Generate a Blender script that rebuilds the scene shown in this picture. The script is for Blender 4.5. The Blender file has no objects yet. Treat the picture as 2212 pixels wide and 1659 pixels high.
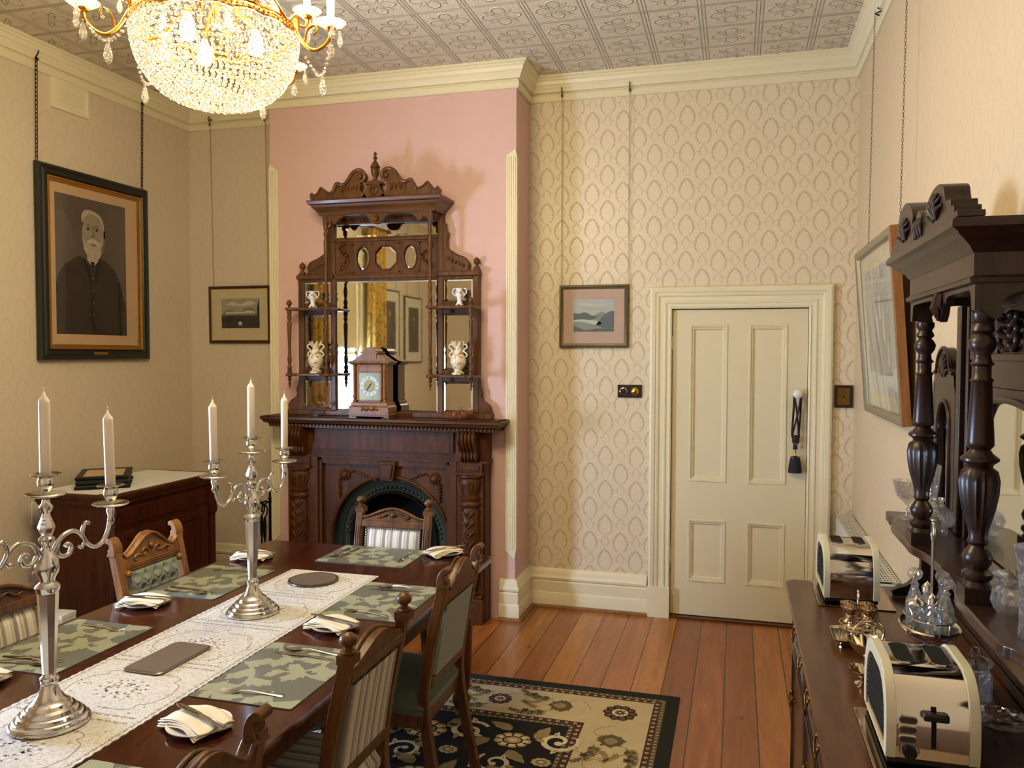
import bpy, math, random
from math import sin, cos, pi, radians, sqrt
from mathutils import Vector, Matrix
import bmesh
R = random.Random(7)
scn = bpy.context.scene
COL = scn.collection

# ------------------------------------------------------------ materials
def lin(h):
    if isinstance(h, str):
        h = h.lstrip('#'); c = [int(h[i:i+2], 16)/255 for i in (0, 2, 4)]
        return tuple((x/12.92 if x <= .04045 else ((x+.055)/1.055)**2.4) for x in c) + (1,)
    return tuple(h) + ((1,) if len(h) == 3 else ())
MATS = {}
class NT:
    def __init__(s, name):
        s.m = bpy.data.materials.new(name); s.m.use_nodes = True
        s.t = s.m.node_tree; s.t.nodes.clear()
        s.out = s.n('ShaderNodeOutputMaterial')
    def n(s, typ, **kw):
        nd = s.t.nodes.new(typ)
        for k, v in kw.items(): setattr(nd, k, v)
        return nd
    def l(s, a, b): s.t.links.new(a, b)
    def val(s, x):
        return x
    def setin(s, sock, x):
        if isinstance(x, bpy.types.NodeSocket): s.l(x, sock)
        elif x is not None: sock.default_value = x
    def math(s, op, a, b=None, c=None, clamp=False):
        nd = s.n('ShaderNodeMath', operation=op); nd.use_clamp = clamp
        s.setin(nd.inputs[0], a)
        if b is not None: s.setin(nd.inputs[1], b)
        if c is not None: s.setin(nd.inputs[2], c)
        return nd.outputs[0]
    def mix(s, f, a, b, blend='MIX'):
        nd = s.n('ShaderNodeMix', data_type='RGBA', blend_type=blend)
        s.setin(nd.inputs[0], f); s.setin(nd.inputs[6], a); s.setin(nd.inputs[7], b)
        return nd.outputs[2]
    def ramp(s, f, stops, interp='LINEAR'):
        nd = s.n('ShaderNodeValToRGB'); cr = nd.color_ramp; cr.interpolation = interp
        while len(cr.elements) < len(stops): cr.elements.new(.5)
        for e, (p, c) in zip(cr.elements, stops): e.position = p; e.color = c if len(c) == 4 else tuple(c)+(1,)
        s.setin(nd.inputs[0], f); return nd.outputs[0]
    def coord(s, kind='Object', scale=(1, 1, 1), loc=(0, 0, 0), rot=(0, 0, 0)):
        tc = s.n('ShaderNodeTexCoord'); mp = s.n('ShaderNodeMapping')
        mp.inputs['Scale'].default_value = scale; mp.inputs['Location'].default_value = loc; mp.inputs['Rotation'].default_value = rot
        s.l(tc.outputs[kind], mp.inputs[0]); return mp.outputs[0]
    def noise(s, vec, scale=5, detail=4, rough=.5, dist=0, out=0):
        nd = s.n('ShaderNodeTexNoise'); s.l(vec, nd.inputs['Vector'])
        nd.inputs['Scale'].default_value = scale; nd.inputs['Detail'].default_value = detail
        nd.inputs['Roughness'].default_value = rough; nd.inputs['Distortion'].default_value = dist
        return nd.outputs[out]
    def voro(s, vec, scale=5, feature='F1', out='Distance', rnd=1):
        nd = s.n('ShaderNodeTexVoronoi', feature=feature); s.l(vec, nd.inputs['Vector'])
        nd.inputs['Scale'].default_value = scale; nd.inputs['Randomness'].default_value = rnd
        return nd.outputs[out]
    def wave(s, vec, scale=5, dist=2, detail=2, dscale=1, typ='BANDS', direction='X'):
        nd = s.n('ShaderNodeTexWave', wave_type=typ); s.l(vec, nd.inputs['Vector'])
        if typ == 'BANDS': nd.bands_direction = direction
        nd.inputs['Scale'].default_value = scale; nd.inputs['Distortion'].default_value = dist
        nd.inputs['Detail'].default_value = detail; nd.inputs['Detail Scale'].default_value = dscale
        return nd.outputs['Fac']
    def sep(s, vec):
        nd = s.n('ShaderNodeSeparateXYZ'); s.l(vec, nd.inputs[0]); return nd.outputs
    def bump(s, h, strength=.3, dist=.002):
        nd = s.n('ShaderNodeBump'); nd.inputs['Strength'].default_value = strength
        nd.inputs['Distance'].default_value = dist; s.l(h, nd.inputs['Height']); return nd.outputs[0]
    def bsdf(s, col, rough=.5, metal=0, normal=None, **kw):
        b = s.n('ShaderNodeBsdfPrincipled')
        s.setin(b.inputs['Base Color'], col); s.setin(b.inputs['Roughness'], rough); s.setin(b.inputs['Metallic'], metal)
        if normal is not None: s.l(normal, b.inputs['Normal'])
        for k, v in kw.items(): s.setin(b.inputs[k.replace('_', ' ')], v)
        s.l(b.outputs[0], s.out.inputs[0]); return b
def M(name): return MATS[name]
def simple(name, col, rough=.5, metal=0, bumpn=0, var=.06, **kw):
    t = NT(name); v = t.coord(); c = lin(col)
    nz = t.noise(v, 14, 3)
    dark = tuple(x*(1-var*2) for x in c[:3])+(1,)
    cc = t.mix(nz, dark, c)
    nrm = t.bump(t.noise(v, bumpn, 3), .3, .001) if bumpn else None
    t.bsdf(cc, rough, metal, nrm, **kw); MATS[name] = t.m; return t.m
def wood(name, dark, light, rough=.3, axis='z', coat=.3, sc=1.0, bump=.15, spec=.5):
    t = NT(name); k = {'x': (1.2, 14, 14), 'y': (14, 1.2, 14), 'z': (14, 14, 1.2)}[axis]
    v = t.coord(scale=tuple(a*sc for a in k))
    n1 = t.noise(v, 1.6, 6, .6, 1.2)
    n2 = t.noise(v, 7, 4, .6, .4)
    f = t.math('ADD', t.math('MULTIPLY', n1, .75), t.math('MULTIPLY', n2, .3))
    d, l = lin(dark), lin(light)
    c = t.ramp(f, [(.32, d), (.52, tuple((a+b)/2 for a, b in zip(d, l))), (.72, l)])
    t.bsdf(c, rough, 0, t.bump(n2, bump, .0008), Coat_Weight=coat, Coat_Roughness=.12, Specular_IOR_Level=spec)
    MATS[name] = t.m
def metal(name, col, rough=.2, var=.15):
    t = NT(name); v = t.coord(); n = t.noise(v, 9, 4)
    r = t.math('ADD', rough*(1-var), t.math('MULTIPLY', n, rough*var*2+.02))
    t.bsdf(lin(col), r, 1, t.bump(n, .05, .001)); MATS[name] = t.m
def glassm(name, col=(1, 1, 1), rough=.03, ior=1.5, facets=0):
    t = NT(name); nrm = None
    if facets:
        v = t.coord(); nrm = t.bump(t.voro(v, facets), .6, .004)
    t.bsdf(lin(col), rough, 0, nrm, Transmission_Weight=1.0, IOR=ior); MATS[name] = t.m

# ------------------------------------------------------------ mesh builder
class MB:
    def __init__(s): s.v = []; s.f = []; s.m = []
    def add(s, vs, fs, mat=0, T=None):
        o = len(s.v)
        for p in vs:
            p = Vector(p)
            s.v.append(tuple(T @ p) if T is not None else tuple(p))
        for f in fs: s.f.append([o+i for i in f]); s.m.append(mat)
        return s
    def box(s, x0, y0, z0, x1, y1, z1, mat=0, T=None):
        v = [(x, y, z) for z in (z0, z1) for y in (y0, y1) for x in (x0, x1)]
        return s.add(v, [(0, 2, 3, 1), (4, 5, 7, 6), (0, 1, 5, 4), (2, 6, 7, 3), (0, 4, 6, 2), (1, 3, 7, 5)], mat, T)
    def cbox(s, c, d, mat=0, T=None):
        return s.box(c[0]-d[0]/2, c[1]-d[1]/2, c[2]-d[2]/2, c[0]+d[0]/2, c[1]+d[1]/2, c[2]+d[2]/2, mat, T)
    def lathe(s, prof, c=(0, 0, 0), n=24, mat=0, T=None, flute=None, cap=True, square=False, sx=1, sy=1):
        vs, fs = [], []; m = len(prof)
        for (r, z) in prof:
            for i in range(n):
                a = 2*pi*i/n + (pi/4 if n == 4 else 0); rr = r
                if flute and flute[2] <= z <= flute[3]: rr = r*(1-flute[1]*(.5+.5*cos(flute[0]*a)))
                vs.append((c[0]+rr*cos(a)*sx, c[1]+rr*sin(a)*sy, c[2]+z))
        for j in range(m-1):
            for i in range(n):
                k = (i+1) % n
                fs.append((j*n+i, j*n+k, (j+1)*n+k, (j+1)*n+i))
        if cap:
            if prof[0][0] > 1e-5: fs.append(tuple(range(n))[::-1])
            if prof[-1][0] > 1e-5: fs.append(tuple((m-1)*n+i for i in range(n)))
        return s.add(vs, fs, mat, T)
    def tube(s, path, r, n=8, mat=0, T=None, closed=False, flat=1.0, cap=True):
        P = [Vector(p) for p in path]; m = len(P)
        rr = r if isinstance(r, (list, tuple)) else [r]*m
        vs, fs = [], []; up = Vector((0, 0, 1)); prev = None
        for i, p in enumerate(P):
            if closed: t = P[(i+1) % m]-P[i-1]
            else: t = P[min(i+1, m-1)]-P[max(i-1, 0)]
            if t.length < 1e-9: t = Vector((0, 0, 1))
            t.normalize()
            if prev is None:
                a = up if abs(t.z) < .9 else Vector((1, 0, 0)); u = t.cross(a).normalized()
            else:
                u = prev-t*prev.dot(t)
                u = u.normalized() if u.length > 1e-6 else t.cross(up).normalized()
            prev = u; w = t.cross(u)
            for k in range(n):
                a = 2*pi*k/n + (pi/4 if n == 4 else 0)
                vs.append(p+(u*cos(a)+w*sin(a)*flat)*rr[i])
        for j in range(m if closed else m-1):
            for k in range(n):
                q = (k+1) % n; j2 = (j+1) % m
                fs.append((j*n+k, j*n+q, j2*n+q, j2*n+k))
        if cap and not closed: fs.append(tuple(range(n))[::-1]); fs.append(tuple((m-1)*n+k for k in range(n)))
        return s.add(vs, fs, mat, T)
    def prism(s, poly, t0, t1, plane='xz', mat=0, T=None):
        """poly 2D extruded along the third axis"""
        n = len(poly)
        def mp(a, b, t): return {'xz': (a, t, b), 'xy': (a, b, t), 'yz': (t, a, b)}[plane]
        vs = [mp(a, b, t0) for a, b in poly]+[mp(a, b, t1) for a, b in poly]
        fs = [tuple(range(n)), tuple(range(2*n-1, n-1, -1))]+[(i, (i+1) % n, n+(i+1) % n, n+i) for i in range(n)]
        return s.add(vs, fs, mat, T)
    def ring(s, outer, inner, t0, t1, plane='xz', mat=0, T=None):
        n = len(outer)
        def mp(a, b, t): return {'xz': (a, t, b), 'xy': (a, b, t), 'yz': (t, a, b)}[plane]
        vs = [mp(a, b, t) for L in (outer, inner) for t in (t0, t1) for a, b in L]
        fs = []
        for i in range(n):
            k = (i+1) % n
            fs += [(i, k, 2*n+k, 2*n+i), (n+i, n+k, 3*n+k, 3*n+i), (i, k, n+k, n+i), (2*n+i, 2*n+k, 3*n+k, 3*n+i)]
        return s.add(vs, fs, mat, T)
    def sweep(s, path, prof, mp, closed=False, side=1, mat=0, T=None, caps=True):
        """path 2D, prof [(offset,height)], mp(u,v,w)->xyz ; offset goes to right of travel (side=1)"""
        n = len(path); m = len(prof); vs, fs = [], []
        for i in range(n):
            p = Vector(path[i])
            a = Vector(path[i-1]) if (closed or i > 0) else None
            b = Vector(path[(i+1) % n]) if (closed or i < n-1) else None
            def nr(d): d = d.normalized(); return Vector((d.y, -d.x))*side
            if a is None: mm = nr(b-p)
            elif b is None: mm = nr(p-a)
            else:
                n1, n2 = nr(p-a), nr(b-p); mm = (n1+n2)
                mm = mm/max(mm.dot(n1), .2)
            for (o, h) in prof:
                q = p+mm*o; vs.append(mp(q.x, q.y, h))
        for i in range(n if closed else n-1):
            k = (i+1) % n
            for j in range(m-1): fs.append((i*m+j, i*m+j+1, k*m+j+1, k*m+j))
        if not closed and caps and m > 2: fs.append(tuple(range(m))); fs.append(tuple((n-1)*m+j for j in range(m)))
        return s.add(vs, fs, mat, T)
    def poly(s, pts, z, mat=0, T=None, plane='xy'):
        def mp(a, b, t): return {'xz': (a, t, b), 'xy': (a, b, t), 'yz': (t, a, b)}[plane]
        if len(pts) < 3: return s
        return s.add([mp(a, b, z) for a, b in pts], [tuple(range(len(pts)))], mat, T)
    def sphere(s, c, r, n=12, m=8, mat=0, T=None, sz=1.0):
        pr = [(r*sin(pi*j/m) if 0 < j < m else 1e-6, -r*cos(pi*j/m)*sz) for j in range(m+1)]
        return s.lathe(pr, c, n, mat, T, cap=False)
    def build(s, name, mats, parent=None, smooth=35, bev=0, seg=2, recalc=True, loc=None):
        me = bpy.data.meshes.new(name)
        me.from_pydata(s.v, [], s.f)
        if not isinstance(mats, (list, tuple)): mats = [mats]
        for mt in mats: me.materials.append(M(mt) if isinstance(mt, str) else mt)
        if len(mats) > 1: me.polygons.foreach_set('material_index', s.m)
        if recalc:
            bm = bmesh.new(); bm.from_mesh(me); bmesh.ops.recalc_face_normals(bm, faces=bm.faces); bm.to_mesh(me); bm.free()
        me.update()
        if smooth:
            me.shade_smooth(); me.set_sharp_from_angle(angle=radians(smooth))
        o = bpy.data.objects.new(name, me); COL.objects.link(o)
        if parent is not None: o.parent = parent
        if loc is not None: o.location = loc
        if bev:
            b = o.modifiers.new('bevel', 'BEVEL'); b.width = bev; b.segments = seg; b.limit_method = 'ANGLE'; b.angle_limit = radians(40)
            b.harden_normals = False
        return o
def thing(name, label, cat, loc=(0, 0, 0), rz=0, group=None, rot=None):
    o = bpy.data.objects.new(name, None); COL.objects.link(o); o.empty_display_size = .05
    o.location = loc; o.rotation_euler = rot if rot else (0, 0, rz)
    o['label'] = label; o['category'] = cat
    if group: o['group'] = group
    return o
def tag(o, label, cat, group=None, kind=None):
    o['label'] = label; o['category'] = cat
    if group: o['group'] = group
    if kind: o['kind'] = kind
    return o
def struct(o): o['kind'] = 'structure'; return o
def dup(root, loc, rz=None, label=None, group=None):
    def rec(o, parent):
        c = o.copy(); COL.objects.link(c)
        if parent is not None: c.parent = parent
        for ch in list(o.children): rec(ch, c)
        return c
    r = rec(root, None); r.location = loc
    if rz is not None: r.rotation_euler = (0, 0, rz)
    if label: r['label'] = label
    if group: r['group'] = group
    return r
def TR(x=0, y=0, z=0, rz=0, rx=0, ry=0, s=1):
    return Matrix.Translation((x, y, z)) @ Matrix.Rotation(rz, 4, 'Z') @ Matrix.Rotation(ry, 4, 'Y') @ Matrix.Rotation(rx, 4, 'X') @ Matrix.Scale(s, 4)
def spline(pts, k=6):
    """Catmull-Rom through the points"""
    P = [Vector(p) for p in pts]; out = []
    for i in range(len(P)-1):
        p0 = P[max(i-1, 0)]; p1 = P[i]; p2 = P[i+1]; p3 = P[min(i+2, len(P)-1)]
        for j in range(k):
            t = j/k
            out.append(.5*((2*p1)+(p2-p0)*t+(2*p0-5*p1+4*p2-p3)*t*t+(3*p1-p0-3*p2+p3)*t**3))
    out.append(P[-1]); return out
def sp2(pts, k=6): return [(p.x, p.y) for p in spline([(a, b, 0) for a, b in pts], k)]
def ell(cx, cy, rx, ry, n=24, a0=0): return [(cx+rx*cos(a0+2*pi*i/n), cy+ry*sin(a0+2*pi*i/n)) for i in range(n)]
def mir(pts): return pts+[(-a, b) for a, b in reversed(pts) if abs(a) > 1e-6]
def clip(poly, x0, y0, x1, y1):
    for ax, lim, sg in ((0, x0, 1), (0, x1, -1), (1, y0, 1), (1, y1, -1)):
        out = []; n = len(poly)
        for i in range(n):
            a, b = poly[i-1], poly[i]
            ia, ib = sg*(a[ax]-lim) >= 0, sg*(b[ax]-lim) >= 0
            if ia != ib:
                t = (lim-a[ax])/(b[ax]-a[ax]); out.append((a[0]+(b[0]-a[0])*t, a[1]+(b[1]-a[1])*t))
            if ib: out.append(b)
        poly = out
        if len(poly) < 3: return []
    return poly
def ribbon(path, w):
    """2D tapered strip as quads"""
    out = []; n = len(path)
    L = []
    for i, (x, y) in enumerate(path):
        a = path[max(i-1, 0)]; b = path[min(i+1, n-1)]
        dx, dy = b[0]-a[0], b[1]-a[1]; d = math.hypot(dx, dy) or 1
        ww = (w[i] if isinstance(w, list) else w)/2
        L.append(((x-dy/d*ww, y+dx/d*ww), (x+dy/d*ww, y-dx/d*ww)))
    for a, b in zip(L, L[1:]): out.append([a[0], b[0], b[1], a[1]])
    return out
def leaf2(cx, cy, ang, ln, wd, bend=.3, lobes=0):
    """leaf outline as a polygon, optional lobed edge"""
    n = 10; L, Rr = [], []
    for i in range(n+1):
        t = i/n; a = ang+bend*t*2; 
        x = ln*t; y = bend*ln*t*t*.6
        w = wd*.5*sin(pi*t**.8)*(1+(.35*abs(sin(lobes*pi*t)) if lobes else 0))
        L.append((x, y+w)); Rr.append((x, y-w))
    pts = L+Rr[::-1]
    return [(cx+x*cos(ang)-y*sin(ang), cy+x*sin(ang)+y*cos(ang)) for x, y in pts]
def scroll2(cx, cy, ang, size, turns=1.4, sgn=1, n=26):
    """spiral path: starts wide at (cx,cy) heading ang, curls in"""
    pts = []
    for i in range(n):
        t = i/(n-1); r = size*(1-t)**.8*.5+size*.05; a = t*turns*2*pi
        pts.append((r*sin(a), sgn*(size*.55-r*cos(a))-sgn*0))
    return [(cx+x*cos(ang)-y*sin(ang), cy+x*sin(ang)+y*cos(ang)) for x, y in pts]
# ------------------------------------------------------------ materials
wood('mahogany', '#2e1606', '#643913', .42, 'z', .0, spec=.25)
wood('mahogany_x', '#2e1606', '#643913', .40, 'x', .03, spec=.3)
wood('walnut', '#351d0a', '#72461b', .38, 'z', .06, spec=.35)
wood('walnut_x', '#351d0a', '#72461b', .38, 'x', .15)
wood('oak', '#5c3515', '#9c6830', .38, 'z', .2)
wood('oak_y', '#5c3515', '#9c6830', .38, 'y', .2)
wood('table_wood', '#260e07', '#4d2010', .15, 'y', .35, .7, .06)
wood('dark_oak', '#170d07', '#3a2112', .36, 'z', .08, spec=.4)
wood('dark_oak_y', '#1b100a', '#41261a', .3, 'y', .3)
wood('sideboard_top_wood', '#34190a', '#663815', .27, 'y', .06, .7, .08)
wood('light_oak_frame', '#6a3f1c', '#a06a34', .4, 'z', .1)
wood('cabinet_red', '#240d04', '#52220c', .38, 'z', .03, spec=.3)
simple('cream_paint', '#e9dfbd', .42, var=.02)
simple('door_paint', '#e2d7b4', .38, var=.02, bumpn=30)
simple('pink_paint', '#dab5ad', .7, var=.03, bumpn=40)
simple('black_iron', '#15150f', .45, .6, bumpn=60)
simple('green_iron', '#25322a', .4, .5, bumpn=40)
simple('patterned_iron', '#3c4234', .4, .5, bumpn=90)
simple('soot', '#050505', .95)
simple('dark_green_frame', '#20231a', .35, bumpn=50, var=.2)
simple('gilt', '#b98a3c', .35, .8, bumpn=50)
simple('brass', '#c9a24c', .25, 1)
simple('dark_brass', '#8a6a38', .3, 1, bumpn=60)
simple('dark_brown_frame', '#4a2a18', .35, var=.15)
simple('bronze_frame', '#5c4d2e', .35, .4, var=.15)
simple('mount_tan', '#c8a67c', .8)
simple('mount_cream', '#cdbd94', .8)
simple('mount_pink', '#c3a794', .8)
simple('mount_white', '#d8d0bc', .8)
simple('silver_frame', '#9c8f70', .35, .6)
simple('wax', '#f1ead6', .35, var=.01, Subsurface_Weight=.25, Subsurface_Scale=.02)
simple('wick', '#e8e0cc', .8)
simple('white_cloth', '#e6e2da', .9, bumpn=220, var=.04)
simple('napkin', '#e9dcc4', .9, bumpn=240, var=.03)
simple('china', '#e8e6e2', .15, var=.01)
simple('white_plastic', '#dcd8cc', .4, var=.01)
simple('black_plastic', '#0b0b0b', .3)
simple('brown_plastic', '#2a130c', .25)
simple('cream_enamel', '#e6e0c4', .15, var=.01)
simple('dark_void', '#060504', .95)
simple('cork', '#6d5f54', .5, bumpn=60)
simple('pewter', '#6d6762', .3, .7, bumpn=20, var=.2)
simple('navy_tassel', '#1a1e28', .8, bumpn=200, var=.2)
simple('plum_cord', '#2e1820', .8, bumpn=200, var=.2)
simple('green_velvet', '#55604c', .95, bumpn=260, var=.12, Sheen_Weight=.4)
simple('tuft_fabric', '#848c80', .8, bumpn=240, var=.06, Sheen_Weight=.3)
simple('chain_metal', '#2c2620', .4, .8)
simple('cord', '#97825f', .8)
simple('cream_ceramic', '#e9dcbc', .2, var=.03)
simple('steel_grey', '#5b5b5b', .35, .8)
metal('silver', '#d7d3cc', .13)
metal('old_silver', '#e6d6ba', .09)
metal('chrome', '#d6d2ca', .06)
metal('gold_metal', '#d99a35', .22)
metal('mirror', '#e6e6e0', .015, 0)
metal('tray_metal', '#8a827a', .3)

def thin_glass(name, col, body, ior, facets, rough=.04):
    t = NT(name); v = t.coord(); nrm = t.bump(t.voro(v, facets), .8, .004) if facets else None
    tr = t.n('ShaderNodeBsdfTransparent'); tr.inputs[0].default_value = lin(col); gl = t.n('ShaderNodeBsdfGlossy'); gl.inputs['Roughness'].default_value = rough
    df = t.n('ShaderNodeBsdfTranslucent'); df.inputs[0].default_value = lin(col); fr = t.n('ShaderNodeFresnel'); fr.inputs[0].default_value = ior
    if nrm: t.l(nrm, gl.inputs['Normal']); t.l(nrm, fr.inputs['Normal'])
    gm = t.n('ShaderNodeNewGeometry'); f = t.math('MULTIPLY', fr.outputs[0], t.math('SUBTRACT', 1.0, t.math('MULTIPLY', gm.outputs['Backfacing'], .8)))
    m1 = t.n('ShaderNodeMixShader'); m1.inputs[0].default_value = body; t.l(tr.outputs[0], m1.inputs[1]); t.l(df.outputs[0], m1.inputs[2])
    m2 = t.n('ShaderNodeMixShader'); t.l(f, m2.inputs[0]); t.l(m1.outputs[0], m2.inputs[1]); t.l(gl.outputs[0], m2.inputs[2]); t.l(m2.outputs[0], t.out.inputs[0]); MATS[name] = t.m
thin_glass('glass', (.97, .97, .96), .06, 1.7, 0); thin_glass('cut_glass', (.97, .97, .97), .2, 2.6, 60); thin_glass('pink_glass', (.95, .78, .72), .35, 1.7, 40); thin_glass('orange_glass', (.95, .62, .42), .5, 1.7, 40)
def mk_picture_glass():
    t = NT('picture_glass'); tr = t.n('ShaderNodeBsdfTransparent'); gl = t.n('ShaderNodeBsdfGlossy')
    gl.inputs['Roughness'].default_value = .03; mx = t.n('ShaderNodeMixShader')
    lw = t.n('ShaderNodeFresnel'); lw.inputs[0].default_value = 1.45
    gm = t.n('ShaderNodeNewGeometry'); t.l(t.math('MULTIPLY', lw.outputs[0], t.math('SUBTRACT', 1.0, gm.outputs['Backfacing'])), mx.inputs[0]); t.l(tr.outputs[0], mx.inputs[1]); t.l(gl.outputs[0], mx.inputs[2]); t.l(mx.outputs[0], t.out.inputs[0])
    MATS['picture_glass'] = t.m
mk_picture_glass()
def mk_crystal():
    t = NT('crystal'); v = t.coord()
    nrm = t.bump(t.voro(v, 160), .9, .004)
    g = t.n('ShaderNodeBsdfGlossy'); g.inputs['Roughness'].default_value = .06; t.l(nrm, g.inputs['Normal'])
    tr = t.n('ShaderNodeBsdfTransparent'); tr.inputs[0].default_value = (1, .97, .92, 1)
    tl = t.n('ShaderNodeBsdfTranslucent'); tl.inputs[0].default_value = (1, .86, .6, 1); t.l(nrm, tl.inputs['Normal'])
    df = t.n('ShaderNodeBsdfDiffuse'); df.inputs[0].default_value = (.9, .74, .5, 1)
    m1 = t.n('ShaderNodeMixShader'); m1.inputs[0].default_value = .5; t.l(tl.outputs[0], m1.inputs[1]); t.l(df.outputs[0], m1.inputs[2])
    m2 = t.n('ShaderNodeMixShader'); m2.inputs[0].default_value = .13; t.l(tr.outputs[0], m2.inputs[1]); t.l(m1.outputs[0], m2.inputs[2])
    fr = t.n('ShaderNodeFresnel'); fr.inputs[0].default_value = 1.7; t.l(nrm, fr.inputs['Normal'])
    m3 = t.n('ShaderNodeMixShader'); t.l(fr.outputs[0], m3.inputs[0]); t.l(m2.outputs[0], m3.inputs[1]); t.l(g.outputs[0], m3.inputs[2])
    t.l(m3.outputs[0], t.out.inputs[0]); MATS['crystal'] = t.m
mk_crystal()
def emis(name, col, st):
    t = NT(name); e = t.n('ShaderNodeEmission'); e.inputs[0].default_value = lin(col); e.inputs[1].default_value = st
    t.l(e.outputs[0], t.out.inputs[0]); MATS[name] = t.m
emis('bulb_glow', '#ffe6b4', 26)

def wallpaper(name, axis, base='#dfcdb4', line='#b9a184', amt=1.0, shine=.25):
    """ogee damask: pointed ovals on a half-drop lattice, metallic ground"""
    t = NT(name); v = t.coord('Object'); S = t.sep(v); u = S[axis]; z = S[2]
    wob = t.noise(v, 95, 2); wobb = t.math('MULTIPLY', t.math('SUBTRACT', wob, .5), .034)
    W, H = .207, .235
    def cell(du, dz):
        a = t.math('ADD', t.math('DIVIDE', u, W), du); b = t.math('ADD', t.math('DIVIDE', z, H), dz)
        fa = t.math('SUBTRACT', t.math('FRACT', t.math('ADD', a, 100)), .5); fb = t.math('SUBTRACT', t.math('FRACT', t.math('ADD', b, 100)), .5)
        return t.math('MULTIPLY', t.math('ABSOLUTE', fa), W), t.math('MULTIPLY', fb, H)
    def pear(au, bz, hgt, half, th):
        tt = t.math('DIVIDE', t.math('ADD', bz, hgt*.5), hgt, clamp=True)
        wd = t.math('MULTIPLY', t.math('MULTIPLY', t.math('POWER', tt, .6), t.math('POWER', t.math('SUBTRACT', 1.0, tt), .8)), half/.385)
        d = t.math('SUBTRACT', au, wd)
        w = t.math('ADD', th*.55, t.math('MULTIPLY', tt, th*.75))
        o = t.math('MULTIPLY', t.math('SUBTRACT', 1.0, t.math('DIVIDE', t.math('ABSOLUTE', d), w), clamp=True), 1.6, clamp=True)
        o = t.math('MULTIPLY', o, t.math('LESS_THAN', t.math('ABSOLUTE', bz), hgt*.5+.004))
        return o
    def motif(du, dz):
        au, bz = cell(du, dz); au = t.math('ADD', au, wobb)
        au2, bz2 = cell(du, dz+.5); au2 = t.math('ADD', au2, wobb)
        big = pear(au, bz, .138, .046, .011); small = t.math('MULTIPLY', pear(au2, t.math('SUBTRACT', bz2, .006), .07, .024, .007), .75)
        dot = t.math('MULTIPLY', t.math('LESS_THAN', t.math('ADD', t.math('POWER', t.math('SUBTRACT', au2, .036), 2.0), t.math('POWER', t.math('SUBTRACT', bz2, .006), 2.0)), .00002), .8)
        return t.math('MAXIMUM', t.math('MAXIMUM', big, small), dot)
    pat = t.math('MAXIMUM', motif(0, 0), motif(.5, .5))
    fine = t.math('GREATER_THAN', t.noise(v, 150, 3), .54)
    pat = t.math('MULTIPLY', pat, t.math('ADD', .35, t.math('MULTIPLY', t.noise(v, 110, 2), .9)))
    pat = t.math('MAXIMUM', pat, t.math('MULTIPLY', fine, .26))
    pat = t.math('MULTIPLY', pat, amt)
    c = t.mix(pat, lin(base), lin(line))
    rg = t.math('SUBTRACT', .62, t.math('MULTIPLY', t.math('SUBTRACT', 1.0, pat), shine))
    t.bsdf(c, rg, .0); MATS[name] = t.m
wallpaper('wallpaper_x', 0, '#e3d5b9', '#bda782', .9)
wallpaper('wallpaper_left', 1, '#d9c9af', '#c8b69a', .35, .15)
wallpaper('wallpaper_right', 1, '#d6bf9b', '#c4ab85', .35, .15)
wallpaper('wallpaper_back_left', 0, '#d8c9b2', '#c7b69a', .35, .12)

def mk_ceiling():
    t = NT('pressed_ceiling'); v = t.coord('Object'); S = t.sep(v); P = .305
    def fr(s, k=P, o=0.0): return t.math('SUBTRACT', t.math('FRACT', t.math('ADD', t.math('DIVIDE', s, k), 100.5+o)), .5)
    a, b = fr(S[0]), fr(S[1])                       # 0 at the grid line, +-.5 mid tile
    aa, ab = t.math('ABSOLUTE', a), t.math('ABSOLUTE', b)
    def band(x, c, w): return t.math('SUBTRACT', 1.0, t.math('DIVIDE', t.math('ABSOLUTE', t.math('SUBTRACT', x, c)), w), clamp=True)
    lines = t.math('MAXIMUM', t.math('MAXIMUM', band(aa, .0, .018), band(aa, .06, .014)), t.math('MAXIMUM', band(ab, .0, .014), band(ab, .035, .012)))
    ca, cb = t.math('SUBTRACT', .5, aa), t.math('SUBTRACT', .5, ab)   # distance from the tile middle
    r = t.math('SQRT', t.math('ADD', t.math('POWER', ca, 2.0), t.math('POWER', cb, 2.0)))
    th = t.math('ARCTAN2', cb, ca)
    pet = t.math('ABSOLUTE', t.math('COSINE', t.math('MULTIPLY', th, 2.0)))
    tgt = t.math('ADD', .1, t.math('MULTIPLY', pet, .26))
    flo = band(r, tgt, .035) if False else t.math('SUBTRACT', 1.0, t.math('DIVIDE', t.math('ABSOLUTE', t.math('SUBTRACT', r, tgt)), .035), clamp=True)
    tgt2 = t.math('ADD', .05, t.math('MULTIPLY', t.math('SUBTRACT', 1.0, pet), .3))
    flo2 = t.math('SUBTRACT', 1.0, t.math('DIVIDE', t.math('ABSOLUTE', t.math('SUBTRACT', r, tgt2)), .03), clamp=True)
    orn = t.math('MAXIMUM', flo, flo2)
    orn = t.math('MULTIPLY', orn, t.math('LESS_THAN', r, .42))
    sw = t.noise(v, 26, 3, .6, 2.5)
    h = t.math('ADD', t.math('MAXIMUM', lines, orn), t.math('MULTIPLY', sw, .8))
    c = t.mix(t.noise(v, 3, 3), lin('#d6cab6'), lin('#e4d9c6'))
    t.bsdf(c, .5, 0, t.bump(h, 1.0, .009)); MATS['pressed_ceiling'] = t.m
mk_ceiling()
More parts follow.
